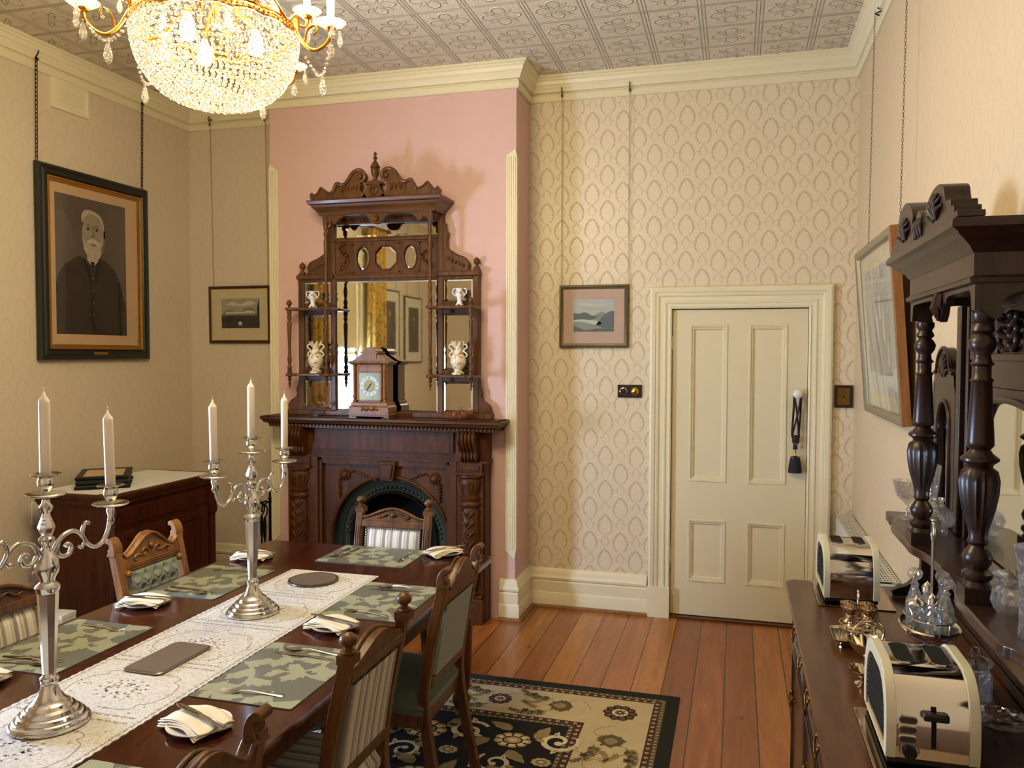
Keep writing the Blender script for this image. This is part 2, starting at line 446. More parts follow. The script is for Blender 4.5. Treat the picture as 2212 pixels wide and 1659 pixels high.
def mk_floor():
    t = NT('floor_boards'); v = t.coord('Object'); S = t.sep(v); W = .157
    s = t.math('DIVIDE', t.math('ADD', S[0], 20*W+.119), W); idx = t.math('FLOOR', s); f = t.math('FRACT', s)
    wn = t.n('ShaderNodeTexWhiteNoise', noise_dimensions='1D'); t.l(idx, wn.inputs['W']); rnd = wn.outputs[0]
    cmb = t.n('ShaderNodeCombineXYZ'); t.l(t.math('MULTIPLY', S[0], 16.0), cmb.inputs[0]); t.l(t.math('ADD', t.math('MULTIPLY', S[1], 1.3), t.math('MULTIPLY', rnd, 40.0)), cmb.inputs[1]); t.l(t.math('MULTIPLY', rnd, 9.0), cmb.inputs[2])
    g = t.noise(cmb.outputs[0], 1.0, 6, .6, 1.0)
    base = t.ramp(rnd, [(0, lin('#a45c24')), (.3, lin('#bd7830')), (.45, lin('#88442a')), (.6, lin('#955a26')), (.75, lin('#c88236')), (1, lin('#a85c2e'))])
    c = t.mix(t.math('MULTIPLY', g, .5), base, t.mix(rnd, lin('#c98744'), lin('#7c4426')))
    streak = t.ramp(g, [(.38, (1, 1, 1, 1)), (.62, (.72, .66, .62, 1))])
    c = t.mix(1.0, c, streak, 'MULTIPLY')
    kc = t.n('ShaderNodeCombineXYZ'); t.l(S[0], kc.inputs[0]); t.l(t.math('MULTIPLY', S[1], .55), kc.inputs[1])
    k = t.voro(kc.outputs[0], 5.5); kn = t.ramp(k, [(.03, (.25, .2, .18, 1)), (.10, (1, 1, 1, 1))])
    c = t.mix(.8, c, kn, 'MULTIPLY')
    gap = t.math('LESS_THAN', t.math('SUBTRACT', .5, t.math('ABSOLUTE', t.math('SUBTRACT', f, .5))), .017)
    c = t.mix(gap, c, lin('#1a0a05'))
    h = t.math('SUBTRACT', t.math('MULTIPLY', g, .2), gap)
    t.bsdf(c, t.math('ADD', .22, t.math('MULTIPLY', g, .15)), 0, None, Coat_Weight=.18, Coat_Roughness=.12); MATS['floor_boards'] = t.m
mk_floor()

# ------------------------------------------------------------ room
XL, XR, YF, YB, H = -4.81, 0.0, 0.0, -6.1, 3.608
CX0, CX1, CD = -3.883, -2.089, -.349
DX0, DX1, DH = -1.124, -.265, 2.05
def wallplane(name, quads, mat):
    m = MB()
    for q in quads: m.box(*q)
    return struct(m.build(name, mat, smooth=0))
T = .12
struct(MB().box(XL-T, YB-T, -.1, XR+T, YF+1.2, 0).build('floor', 'floor_boards', smooth=0))
struct(MB().box(XL-T, YB-T, H, XR+T, YF+T, H+.1).build('ceiling', 'pressed_ceiling', smooth=0))
WY0, WY1, WZ0, WZ1 = -3.72, -2.83, .75, 2.75      # left window opening
wallplane('wall_left', [(XL-T, YB-T, 0, XL, WY0, H), (XL-T, WY1, 0, XL, YF+T, H), (XL-T, WY0, 0, XL, WY1, WZ0), (XL-T, WY0, WZ1, XL, WY1, H)], 'wallpaper_left')
wallplane('wall_right', [(XR, YB-T, 0, XR+T, YF+T, H)], 'wallpaper_right')
wallplane('wall_rear', [(XL, YB-T, 0, XR, YB, H)], 'wallpaper_left')
wallplane('wall_front_left', [(XL, 0, 0, CX0, T, H)], 'wallpaper_back_left')
wallplane('wall_front', [(CX1, 0, 0, DX0, T, H), (DX1, 0, 0, XR, T, H), (DX0, 0, DH, DX1, T, H)], 'wallpaper_x')
m = MB().box(CX0, CD, 0, -3.44, T, H).box(-2.50, CD, 0, CX1, T, H).box(-3.44, CD, .98, -2.50, T, H)
struct(m.build('wall_chimney', 'pink_paint', smooth=0))
struct(MB().box(-3.44, .0, 0, -2.50, T, .98).build('wall_hearth', 'soot', smooth=0))
struct(MB().box(DX0-.02, T, 0, DX1+.02, T+.02, DH+.02).build('wall_dark_backing', 'dark_void', smooth=0))  # near-black sheet added behind the leaf: shade in the door gaps put into colour
# cornice
corn = [(0, 3.449), (.014, 3.449), (.02, 3.456), (.02, 3.492), (.012, 3.498), (.012, 3.503), (.03, 3.508), (.034, 3.52), (.045, 3.535), (.045, 3.545), (.054, 3.552), (.06, 3.572), (.07, 3.58), (.07, 3.59), (.085, 3.596), (.085, 3.608)]
mpz = lambda u, v, w: (u, v, w)
plan = [(XL, YB), (XL, YF), (CX0, YF), (CX0, CD), (CX1, CD), (CX1, YF), (XR, YF), (XR, YB)]
struct(MB().sweep(plan, corn, mpz).build('trim_1', 'cream_paint', smooth=25))
base = [(.0, 0), (.034, 0), (.034, .095), (.03, .105), (.026, .108), (.026, .178), (.02, .186), (.03, .195), (.032, .21), (.022, .228), (.02, .245), (.012, .262), (0, .269)]
bead = [(.034, 0), (.058, 0), (.056, .012), (.048, .02), (.034, .022)]
def skirting(name, paths):
    m = MB()
    for p in paths: m.sweep(p, base, mpz, mat=0); m.sweep(p, bead, mpz, mat=1)
    return struct(m.build(name, ['cream_paint', 'oak'], smooth=25))
skirting('baseboard_left', [[(XL, YB), (XL, YF)]])
skirting('baseboard_back', [[(XL, YF), (CX0, YF), (CX0, CD), (-3.745, CD)], [(-2.19, CD), (CX1, CD), (CX1, YF), (-1.268, YF)], [(-.116, YF), (XR, YF)]])
skirting('baseboard_right', [[(XR, YF), (XR, YB)]])
# corner guards on the chimney breast (ribbed cream strips)
for nm, xc, sg in (('trim_2', CX1, 1), ('trim_3', CX0, -1)):
    m = MB(); z0, z1 = .46, 3.02
    for k in range(5):
        a = xc-sg*(.004+.0125*k); m.box(min(a, a-sg*.009), CD-.009, z0, max(a, a-sg*.009), CD, z1)
    m.box(min(xc-sg*.065, xc), CD-.005, z0, max(xc-sg*.065, xc), CD, z1)
    xo = xc+sg*.006
    m.box(min(xc, xo), CD-.005, z0, max(xc, xo), CD+.03, z1)
    m.prism([(xc-sg*.066, z1), (xc+sg*.006, z1), (xc-sg*.004, z1+.045)], CD-.008, CD, 'xz')
    m.prism([(xc-sg*.066, z0), (xc+sg*.006, z0), (xc-sg*.004, z0-.06)], CD-.008, CD, 'xz')
    struct(m.build(nm, 'cream_paint', smooth=0))
# door casing
arch = [(0, .0), (0, .018), (-.008, .022), (-.016, .016), (-.03, .016), (-.034, .022), (-.044, .024), (-.05, .018), (-.075, .018), (-.08, .026), (-.092, .03), (-.10, .028), (-.104, .036), (-.125, .04), (-.138, .034), (-.142, .0)]
mpd = lambda u, v, w: (u, -w, v)
p = [(DX0+.004, .0), (DX0+.004, DH-.004), (DX1-.004, DH-.004), (DX1-.004, .0)]
m = MB().sweep(p, [(a, b) for a, b in arch], mpd)
for x0, x1 in ((DX0-.143, DX0+.006), (DX1-.006, DX1+.143)): m.box(x0, -.043, 0, x1, 0, .2)
m.box(DX0, 0, 0, DX0+.006, T, DH).box(DX1-.006, 0, 0, DX1, T, DH).box(DX0, 0, DH-.006, DX1, T, DH)
struct(m.build('trim_4', 'cream_paint', smooth=25))
struct(MB().box(DX0, -.03, 0, DX1, T, .014).build('trim_5', 'walnut_x', smooth=0))
# door leaf
door = thing('door_1', '', ''); del door['label']; del door['category']; door['kind'] = 'structure'; door.location = (DX0, .012, .02)
dw, dh = DX1-DX0, DH-.032
m = MB(); px = [(.119, .362), (.491, .730)]; pz = [(.225, .64), (.89, 1.92)]
xs = [.009, px[0][0], px[0][1], px[1][0], px[1][1], dw-.009]; zs = [0, pz[0][0], pz[0][1], pz[1][0], pz[1][1], dh]
for i in range(5):
    for j in range(5):
        rec = (i in (1, 3)) and (j in (1, 3))
        m.box(xs[i], .016 if rec else 0, zs[j], xs[i+1], .04, zs[j+1])
pm = [(0, .0), (.004, -.006), (.014, -.004), (.018, .004), (.026, .004), (.03, .010), (.036, .016)]
for a, b in px:
    for c, d in pz:
        m.sweep([(a, c), (a, d), (b, d), (b, c)], [(o, -h) for o, h in pm], lambda u, v, w: (u, -w, v), closed=True)
struct(m.build('door_leaf', 'door_paint', door, smooth=20))
for z in (.40, 1.80):
    hm = MB().lathe([(.007, -.045), (.007, .045)], (.004, -.006, z), 10).box(.0, -.003, z-.045, .02, .0, z+.045)
    hm.build('hinge', 'cream_paint', door)
kn = MB().lathe([(.016, .0), (.016, .006), (.008, .012), (.008, .026), (.02, .034), (.029, .048), (.029, .056), (.02, .066), (.0001, .071)], n=24, T=TR(dw-.068, 0, 1.48, rx=pi/2))
kn.build('door_knob', 'china', door)
MB().lathe([(.004, 0), (.004, .004)], n=10, T=TR(dw-.068, -.001, 1.39, rx=pi/2)).build('keyhole_cover', 'dark_brass', door)

# left window (out of frame; seen in the mirrors, source of the daylight)
win = thing('window_1', '', ''); del win['label']; del win['category']; win['kind'] = 'structure'; win.location = (XL, (WY0+WY1)/2, WZ0)
ww, wh = WY1-WY0, WZ1-WZ0
m = MB()
for a, b, c, d in ((-ww/2, -ww/2+.05, 0, wh), (ww/2-.05, ww/2, 0, wh), (-ww/2, ww/2, 0, .06), (-ww/2, ww/2, wh-.05, wh), (-ww/2, ww/2, wh/2-.02, wh/2+.02)):
    m.box(-.09, a, c, -.04, b, d)
m.sweep([(-ww/2, 0), (-ww/2, wh), (ww/2, wh), (ww/2, 0)], [(a, b*.8) for a, b in arch], lambda u, v, w: (w, u, v))
m.box(-.1, -ww/2-.12, -.05, .06, ww/2+.12, 0)
struct(m.build('window_frame', 'cream_paint', win, smooth=25))
struct(MB().box(-.068, -ww/2+.03, .03, -.064, ww/2-.03, wh-.03).build('window_pane', 'picture_glass', win, smooth=0))
o = MB().box(-.03, -ww/2+.02, wh-.95, -.026, ww/2-.02, wh).build('roller_blind', 'mount_cream', smooth=0, loc=(XL, (WY0+WY1)/2, WZ0))
tag(o, 'cream roller blind half drawn over the left wall window', 'blind')
# curtains (seen in the mirror)
def mk_curtain_mat():
    t = NT('curtain_fabric'); v = t.coord(scale=(1, 1, 1)); n = t.noise(v, 9, 4, .6, 1.5)
    w = t.voro(v, 14)
    c = t.ramp(n, [(.40, lin('#c79a3c')), (.52, lin('#d8b258')), (.56, lin('#5a4a28')), (.62, lin('#d6ac50'))])
    t.bsdf(c, .7, 0); MATS['curtain_fabric'] = t.m
mk_curtain_mat()
def curtain(y0, y1, lab):
    n = 60; z0, z1 = .05, 3.15; vs, fs = [], []
    for j, z in enumerate((z0, 1.2, 1.35, 2.2, z1)):
        for i in range(n+1):
            t = i/n; sq = (.75 if z == 1.2 else 1); y = (y0+y1)/2+(y1-y0)*(t-.5)*sq
            vs.append((XL+.12+.035*sin(t*pi*2*7)+.01*sin(t*31), y, z))
    for j in range(4):
        for i in range(n): fs.append((j*(n+1)+i, j*(n+1)+i+1, (j+1)*(n+1)+i+1, (j+1)*(n+1)+i))
    o = MB().add(vs, fs).build('curtain', 'curtain_fabric', smooth=60, recalc=False)
    sd = o.modifiers.new('thick', 'SOLIDIFY'); sd.thickness = .004
    return tag(o, lab, 'curtain', 'gold patterned curtains at the left wall window')
curtain(WY0-.38, WY0-.03, 'gold patterned curtain at the left wall window, on the side away from the fireplace')
curtain(WY1+.03, WY1+.28, 'gold patterned curtain at the left wall window, on the fireplace side')
rod = MB().tube([(XL+.12, WY0-.5, 3.17), (XL+.12, WY1+.4, 3.17)], .018, 12).sphere((XL+.12, WY0-.52, 3.17), .035).sphere((XL+.12, WY1+.42, 3.17), .035)
for yy in (WY0-.42, WY1+.32): rod.box(XL, yy-.01, 3.15, XL+.13, yy+.01, 3.17)
tag(rod.build('curtain_rod', 'walnut'), 'wooden curtain rod above the left wall window', 'curtain rod')
# ------------------------------------------------------------ mantelpiece (local: x centre, y=0 wall, -y outwards)
MX, MY = -2.97, CD
ms = thing('mantelpiece', 'carved dark wood mantelpiece around the arched fireplace on the pink wall', 'mantelpiece', (MX, MY, 0))
SZ = 1.32
# shelf
m = MB(); sh = [(0, SZ), (.0, SZ)]
prof = [(-.03, SZ), (.0, SZ), (.004, SZ-.004), (.004, SZ-.02), (-.006, SZ-.026), (-.012, SZ-.04), (-.03, SZ-.048), (-.045, SZ-.06), (-.045, SZ-.07)]
pth = [(-.86, -.002), (-.86, -.225), (.84, -.225), (.84, -.002)]
m.sweep(pth, prof, mpz, side=1)
m.box(-.856, -.221, SZ-.024, .836, 0, SZ)
for i in range(60):
    x = -.80+i*.0268; m.box(x, -.197, SZ-.066, x+.013, -.18, SZ-.052)
m.box(-.82, -.187, SZ-.072, .80, 0, SZ-.02)
m.build('shelf', 'mahogany_x', ms, smooth=30)
# frieze board and body
m = MB()
m.box(-.72, -.12, 1.05, .72, 0, 1.25)
m.box(-.73, -.135, 1.04, .73, 0, 1.055); m.box(-.70, -.128, 1.075, .70, 0, 1.085)
m.box(-.50, -.135, 1.10, .50, 0, 1.235)
# inner strips
for sx in (-1, 1):
    m.box(sx*.50-.025, -.145, 0, sx*.50+.025, 0, 1.05); m.box(sx*.465-.012, -.13, 0, sx*.465+.012, 0, 1.02)
    m.box(min(sx*.715, sx*.525), -.12, 0, max(sx*.715, sx*.525), 0, 1.05)
# arched face panel
ax, az, ar = .035, .50, .425
arcp = [(ax+ar*cos(a), az+ar*sin(a)) for a in [pi*i/28 for i in range(29)]]
outer = [(.455, az)]+[(.455, az+(1.02-az)*i/7) for i in range(1, 8)]+[(.455-.91*i/14, 1.02) for i in range(1, 15)]+[(-.455, 1.02-(1.02-az)*i/7) for i in range(1, 8)]
out = outer[:29]; 
for i in range(28):
    m.add([(arcp[i][0], -.10, arcp[i][1]), (arcp[i+1][0], -.10, arcp[i+1][1]), (out[i+1][0], -.10, out[i+1][1]), (out[i][0], -.10, out[i][1])], [(0, 1, 2, 3)])
    m.add([(arcp[i][0], -.10, arcp[i][1]), (arcp[i+1][0], -.10, arcp[i+1][1]), (arcp[i+1][0], -.02, arcp[i+1][1]), (arcp[i][0], -.02, arcp[i][1])], [(0, 1, 2, 3)])
for s0, s1 in ((-.455, ax-ar), (ax+ar, .46)): m.box(s0, -.10, 0, s1, 0, az)
m.tube([(x, -.102, z) for x, z in arcp], .012, 8)
m.box(-.455, -.125, 1.0, .455, 0, 1.04)
m.build('surround', 'mahogany', ms, smooth=30)
# keystone
m = MB(); m.prism([(-.012, .90), (.082, .90), (.10, 1.03), (-.03, 1.03)], -.15, -.09)
m.prism([(.0, .915), (.07, .915), (.082, 1.015), (-.012, 1.015)], -.16, -.14)
m.build('keystone', 'mahogany', ms, bev=.006)
# spandrel carvings
for sx in (-1, 1):
    m = MB(); cx = ax+sx*.325
    m.sphere((cx, -.104, .925), .03, 12, 8)
    for k in range(10):
        a = 2*pi*k/10; m.sphere((cx+.03*cos(a), -.104, .925+.03*sin(a)), .012, 8, 6)
    for k in range(6):
        m.tube([(cx-sx*(.04+.03*k), -.103, .935+.02*sin(k)), (cx-sx*(.07+.03*k), -.108, .955-.012*k), (cx-sx*(.09+.03*k), -.103, .945-.01*k)], [.004, .008, .002], 6)
        m.tube([(cx+sx*.02, -.103, .90-.022*k), (cx+sx*.045, -.108, .89-.022*k), (cx+sx*.03, -.103, .87-.022*k)], [.004, .008, .002], 6)
    m.build('carved_spandrel', 'mahogany', ms, smooth=60)
# pilasters
for sx in (-1, 1):
    pc = sx*.615
    m = MB(); m.box(pc-.095, -.165, 0, pc+.095, 0, .16); m.box(pc-.085, -.155, .16, pc+.085, 0, .185)
    m.box(pc-.085, -.15, .98, pc+.085, 0, 1.045); m.box(pc-.095, -.168, .965, pc+.095, 0, .985); m.box(pc-.07, -.156, .995, pc+.07, 0, 1.03)
    m.box(pc-.09, -.14, .18, pc+.09, 0, .97)
    pl = m.build('pilaster', 'mahogany', ms, bev=.004)
    # carved half column
    prof = [(.055, .185), (.06, .20), (.045, .215), (.05, .23), (.062, .25), (.064, .6), (.06, .74), (.05, .755), (.068, .77), (.07, .785), (.055, .80), (.066, .81), (.066, .825), (.05, .835), (.055, .85), (.07, .90), (.074, .93), (.06, .945), (.078, .955), (.078, .968)]
    MB().lathe(prof, (pc, -.14, 0), 28, flute=(14, .12, .84, .94), sy=.75).build('carved_column', 'mahogany', pl, smooth=50)
    m = MB()   # foliage on the shaft
    for k in range(7):
        z = .30+k*.065
        for s2 in (-1, 1):
            m.tube([(pc, -.185, z), (pc+s2*.022, -.19, z+.028), (pc+s2*.042, -.176, z+.05), (pc+s2*.03, -.182, z+.062)], [.006, .009, .006, .002], 6)
        m.sphere((pc, -.187, z+.03), .009, 8, 6)
    m.build('foliage_carving', 'mahogany', pl, smooth=60)
    # scrolled acanthus corbel
    prof2 = sp2([(-.12, 1.25), (-.20, 1.245), (-.225, 1.21), (-.205, 1.16), (-.17, 1.12), (-.172, 1.085), (-.155, 1.06), (-.12, 1.055)], 5)
    m = MB().prism(prof2, pc-.055, pc+.055, 'yz')
    for k in range(5):
        x = pc-.048+k*.024
        m.tube([(x, y-.004, z) for y, z in prof2[2:-2]], [.007+.006*sin(pi*i/(len(prof2)-5)) for i in range(len(prof2)-4)], 6)
    m.build('corbel', 'mahogany', pl, smooth=50)

# ------------------------------------------------------------ cast iron insert
fi = thing('fireplace_insert', 'black and green cast iron arched fireplace insert within the wooden mantelpiece', 'fireplace', (MX+ax, MY, 0))
def archband(r0, r1, y, mat, nm, par=fi, straight=True, dy=.03):
    a = [(pi*i/40) for i in range(41)]
    O = [(r1*cos(t), az+r1*sin(t)) for t in a]; I = [(r0*cos(t), az+r0*sin(t)) for t in a]
    m = MB(); n = len(O)
    if straight: O = [(r1, .02)]+O+[(-r1, .02)]; I = [(r0, .02)]+I+[(-r0, .02)]
    n = len(O)
    for i in range(n-1):
        m.add([(O[i][0], y, O[i][1]), (O[i+1][0], y, O[i+1][1]), (I[i+1][0], y+dy*.3, I[i+1][1]), (I[i][0], y+dy*.3, I[i][1])], [(0, 1, 2, 3)])
        m.add([(I[i][0], y+dy*.3, I[i][1]), (I[i+1][0], y+dy*.3, I[i+1][1]), (I[i+1][0], y+.12, I[i+1][1]), (I[i][0], y+.12, I[i][1])], [(0, 1, 2, 3)])
    return m.build(nm, mat, par, smooth=40)
archband(.37, .424, -.055, 'green_iron', 'outer_band')
archband(.315, .372, -.035, 'patterned_iron', 'leaf_band')
m = MB()
for k in range(34):
    t = pi*(k+.5)/34; m.sphere((.343*cos(t), -.030, az+.343*sin(t)), .013, 8, 6, T=None)
m.build('leaf_beading', 'patterned_iron', fi, smooth=60)
archband(.30, .318, -.05, 'black_iron', 'inner_band', dy=.02)
m = MB().add([(.30*cos(pi*i/20), .25, az+.30*sin(pi*i/20)) for i in range(21)]+[(-.30, .25, .02), (.30, .25, .02)], [tuple(range(23))])
m.box(-.30, .0, .02, .30, .25, .04)
m.build('firebox', 'soot', fi)
m = MB()
for k in range(9): m.tube([(-.24+.06*k, -.01, .10), (-.24+.06*k, -.03, .22), (-.24+.06*k, -.01, .30)], .007, 6)
m.tube([(-.27, -.01, .30), (.27, -.01, .30)], .009, 8).tube([(-.27, -.01, .10), (.27, -.01, .10)], .009, 8)
m.box(-.28, 0, .04, -.26, .02, .31).box(.26, 0, .04, .28, .02, .31)
m.build('fire_grate', 'black_iron', fi)

# ------------------------------------------------------------ overmantel (local: x centre, y=0 wall, z=0 shelf top)
om = thing('overmantel_mirror', 'tall carved walnut overmantel with mirrors, shelves and spindles on the mantelpiece', 'overmantel mirror', (-2.98, CD, SZ))
def Z(z): return z-SZ
FR = 'walnut'
yB = -.055     # face of the back frame
m = MB()
def fb(x0, z0, x1, z1, d=yB, y1=0): m.box(x0, d, Z(z0), x1, y1, Z(z1))
# base
fb(-.745, SZ, .745, 1.355, -.068); 
# stiles
for sx in (-1, 1):
    for a, b, zt in ((.372, .408, 2.66), (.615, .655, 2.30)): fb(min(sx*a, sx*b), 1.355, max(sx*a, sx*b), zt)
    for z0, z1 in ((2.01, 2.09), (1.56, 1.64), (1.35, 1.365), (2.235, 2.265)): fb(min(sx*.408, sx*.615), z0, max(sx*.408, sx*.615), z1)
    fb(min(sx*.66, sx*.38), 2.255, max(sx*.66, sx*.38), 2.285, -.075)
# centre rails
fb(-.375, 2.235, .375, 2.292); fb(-.375, 2.25, .375, 2.28, -.066); fb(-.375, 2.485, .375, 2.53); fb(-.375, 2.50, .375, 2.52, -.068); fb(-.375, 2.62, .375, 2.68)
m.build('frame', FR, om, bev=.004)
# finials of the outer stiles
for sx in (-1, 1):
    MB().lathe([(.02, 0), (.02, .01), (.009, .018), (.009, .026), (.019, .036), (.022, .05), (.017, .064), (.006, .072), (.0001, .08)], (sx*.635, -.03, Z(2.30)), 14).build('finial', FR, om, smooth=60)
# mirrors
def mirror(poly, name='mirror_panel'):
    cx = sum(a for a, b in poly)/len(poly); cz = sum(b for a, b in poly)/len(poly)
    hw = max(abs(a-cx) for a, b in poly); s = 1-.014/hw
    hh = max(abs(b-cz) for a, b in poly); s2 = 1-.014/hh
    inn = [(cx+(a-cx)*s, cz+(b-cz)*s2) for a, b in poly]; n = len(poly); mm = MB()
    mm.add([(a, -.046, Z(b)) for a, b in inn], [tuple(range(n))])
    mm.add([(a, -.0435, Z(b)) for a, b in poly]+[(a, -.046, Z(b)) for a, b in inn], [(i, (i+1) % n, n+(i+1) % n, n+i) for i in range(n)])
    mm.build(name, 'mirror', om, smooth=0)
def rect(x0, z0, x1, z1): return [(x0, z0), (x1, z0), (x1, z1), (x0, z1)]
mirror(rect(-.372, 1.355, .372, 2.238)); mirror(rect(-.372, 2.53, .372, 2.62))
for sx in (-1, 1):
    for z0, z1 in ((2.09, 2.237), (1.64, 2.012), (1.362, 1.562)):
        mirror(rect(min(sx*.408, sx*.615), z0, max(sx*.408, sx*.615), z1))
# oval panel with carved boards
oc = 2.388
panels = [(-.168, .052, .082, 'e'), (.0, .084, .084, 'o'), (.175, .05, .082, 'e')]
cells = [(-.245, -.095), (-.095, .095), (.095, .245)]
m = MB()
for (cx, rx, rz_, k), (c0, c1) in zip(panels, cells):
    nn = 32
    if k == 'e': inn = ell(cx, oc, rx, rz_, nn)
    else:
        oct_ = [(cx+.0885*cos(pi/8+pi/4*i), oc+.0885*sin(pi/8+pi/4*i)) for i in range(8)]; inn = []
        for i in range(8):
            a, b = oct_[i], oct_[(i+1) % 8]
            for j in range(4): inn.append((a[0]+(b[0]-a[0])*j/4, a[1]+(b[1]-a[1])*j/4))
    outp = []
    for (px_, pz_) in inn:
        dx, dz = px_-cx, pz_-oc
        k1 = min(((c1-cx) if dx > 0 else (cx-c0))/max(abs(dx), 1e-6), .098/max(abs(dz), 1e-6))
        outp.append((cx+dx*k1, oc+dz*k1))
    m.ring([(a, Z(b)) for a, b in outp], [(a, Z(b)) for a, b in inn], -.052, -.04)
    m.tube([(a, -.053, Z(b)) for a, b in inn], .006, 6, closed=True)
m.build('oval_mirror_board', FR, om, smooth=40)
mirror(ell(-.168, oc, .052, .082, 32)); mirror(ell(.175, oc, .05, .082, 32)); mirror([(.0885*cos(pi/8+pi/4*i), oc+.0885*sin(pi/8+pi/4*i)) for i in range(8)])
for sx in (-1, 1):       # carved leaf panels either side
    m = MB(); m.box(min(sx*.245, sx*.372), -.048, Z(2.29), max(sx*.245, sx*.372), 0, Z(2.486))
    for k in range(9):
        a = k*.7; cx = sx*(.30+.03*cos(a*1.3)); cz = 2.31+.02*k
        m.tube([(cx-.02, -.05, Z(cz)), (cx, -.058, Z(cz+.02)), (cx+.022*cos(a), -.05, Z(cz+.012))], [.003, .008, .003], 6)
        m.sphere((cx, -.05, Z(cz)), .009, 8, 6)
    m.build('carved_panel', FR, om, smooth=60)
# shelves
for sx in (-1, 1):
    for z in (2.055, 1.61):
        pts = [(sx*.345, -.055), (sx*.345, -.20), (sx*.37, -.215), (sx*.40, -.205), (sx*.43, -.18), (sx*.60, -.18), (sx*.625, -.205), (sx*.65, -.215), (sx*.672, -.20), (sx*.672, -.055)]
        m = MB().prism([(a, b) for a, b in pts], Z(z)-.018, Z(z), 'xy')
        m.build('shelf', 'walnut_x', om, bev=.004)
# spindles
def spindle(z0, z1, x, y, top_ball=False, drop=False, r=.012, full=False):
    L = z1-z0; b = []
    def seg(t, k): b.append((r*k, z0+L*t))
    for t, k in ((0, 1.3), (.04, 1.3), (.05, .8), (.07, 1.2), (.10, 1.3), (.13, .7), (.16, .9), (.22, 1.25), (.28, .95), (.30, .6), (.32, .95), (.34, .8), (.55, .95), (.70, 1.15), (.80, 1.3), (.84, .7), (.87, 1.2), (.90, 1.3), (.92, .8), (.95, 1.3), (1, 1.3)): seg(t, k)
    m = MB().lathe([(a, c) for a, c in b], (x, y, 0), 14)
    if top_ball: m.lathe([(r*.9, z1+.018), (r*.6, z1+.028), (r*1.5, z1+.04), (r*1.6, z1+.052), (r*.9, z1+.066), (.0001, z1+.07)], (x, y, 0), 14)
    if drop: m.lathe([(.0001, z0-.10), (r*.5, z0-.095), (r*.35, z0-.085), (r*.9, z0-.07), (r*.5, z0-.055), (r*1.2, z0-.04), (r*.7, z0-.03), (r*1.2, z0-.018)], (x, y, 0), 14)
    m.build('spindle', FR, om, smooth=50)
for sx in (-1, 1):
    spindle(Z(1.61), Z(2.037), sx*.648, -.185, True, True)
    spindle(Z(1.61), Z(2.037), sx*.37, -.185, False, True)
    spindle(Z(2.055), Z(2.60), sx*.37, -.185)
# curved side brackets (upper leaf scrolls and feet)
for sx in (-1, 1):
    up = sp2([(.408, 2.60), (.42, 2.605), (.425, 2.56), (.44, 2.54), (.432, 2.50), (.44, 2.44), (.50, 2.395), (.56, 2.37), (.585, 2.335), (.58, 2.30), (.60, 2.285)], 4)+[(.408, 2.285)]
    m = MB().prism([(sx*a, Z(b)) for a, b in up], -.05, -.01)
    m.tube([(sx*a, -.045, Z(b)) for a, b in up[:-2]], .007, 6)
    for k in range(5): m.sphere((sx*(.445+.026*k), -.05, Z(2.37-.012*k)), .012, 8, 6)
    m.build('side_scroll', FR, om, smooth=40)
    lo = sp2([(.65, 1.56), (.665, 1.52), (.675, 1.49), (.67, 1.465), (.685, 1.44), (.72, 1.415), (.738, 1.385), (.735, 1.36), (.75, 1.35)], 4)+[(.65, 1.35)]
    m = MB().prism([(sx*a, Z(b)) for a, b in lo], -.05, -.01); m.tube([(sx*a, -.045, Z(b)) for a, b in lo[:-2]], .006, 6)
    m.build('foot_scroll', FR, om, smooth=40)
# canopy: valance, cornice
m = MB()
for sx in (-1, 1): m.box(min(sx*.355, sx*.385), -.20, Z(2.60), max(sx*.355, sx*.385), -.165, Z(2.70))
val = [(-.385, 2.69), (.385, 2.69)]+sp2([(.355, 2.615), (.33, 2.625), (.30, 2.60), (.27, 2.63), (.22, 2.655), (.10, 2.655), (.06, 2.635), (.035, 2.60), (.0, 2.59), (-.035, 2.60), (-.06, 2.635), (-.10, 2.655), (-.22, 2.655), (-.27, 2.63), (-.30, 2.60), (-.33, 2.625), (-.355, 2.615)], 3)
m.prism([(a, Z(b)) for a, b in val], -.195, -.175)
for sx in (-1, 1):
    m.prism([(-.195, Z(2.69)), (-.195, Z(2.62)), (-.14, Z(2.655)), (-.06, Z(2.62)), (0, Z(2.62)), (0, Z(2.69))], sx*.378-.008, sx*.378+.008, 'yz')
m.sphere((0, -.2, Z(2.625)), .018, 10, 8)
m.build('valance', FR, om, smooth=30)
cp = [(0, 2.66), (.006, 2.668), (.012, 2.68), (.03, 2.70), (.038, 2.706), (.044, 2.72), (.06, 2.728), (.066, 2.745), (.062, 2.752), (0, 2.755), (-.05, 2.755)]
m = MB()
m.sweep([(.405, 0), (.405, -.20), (-.405, -.20), (-.405, 0)], [(a, Z(b)) for a, b in cp], mpz, side=-1)
m.box(-.41, -.20, Z(2.66), .41, 0, Z(2.7545))
m.build('cornice', 'walnut_x', om, smooth=30)
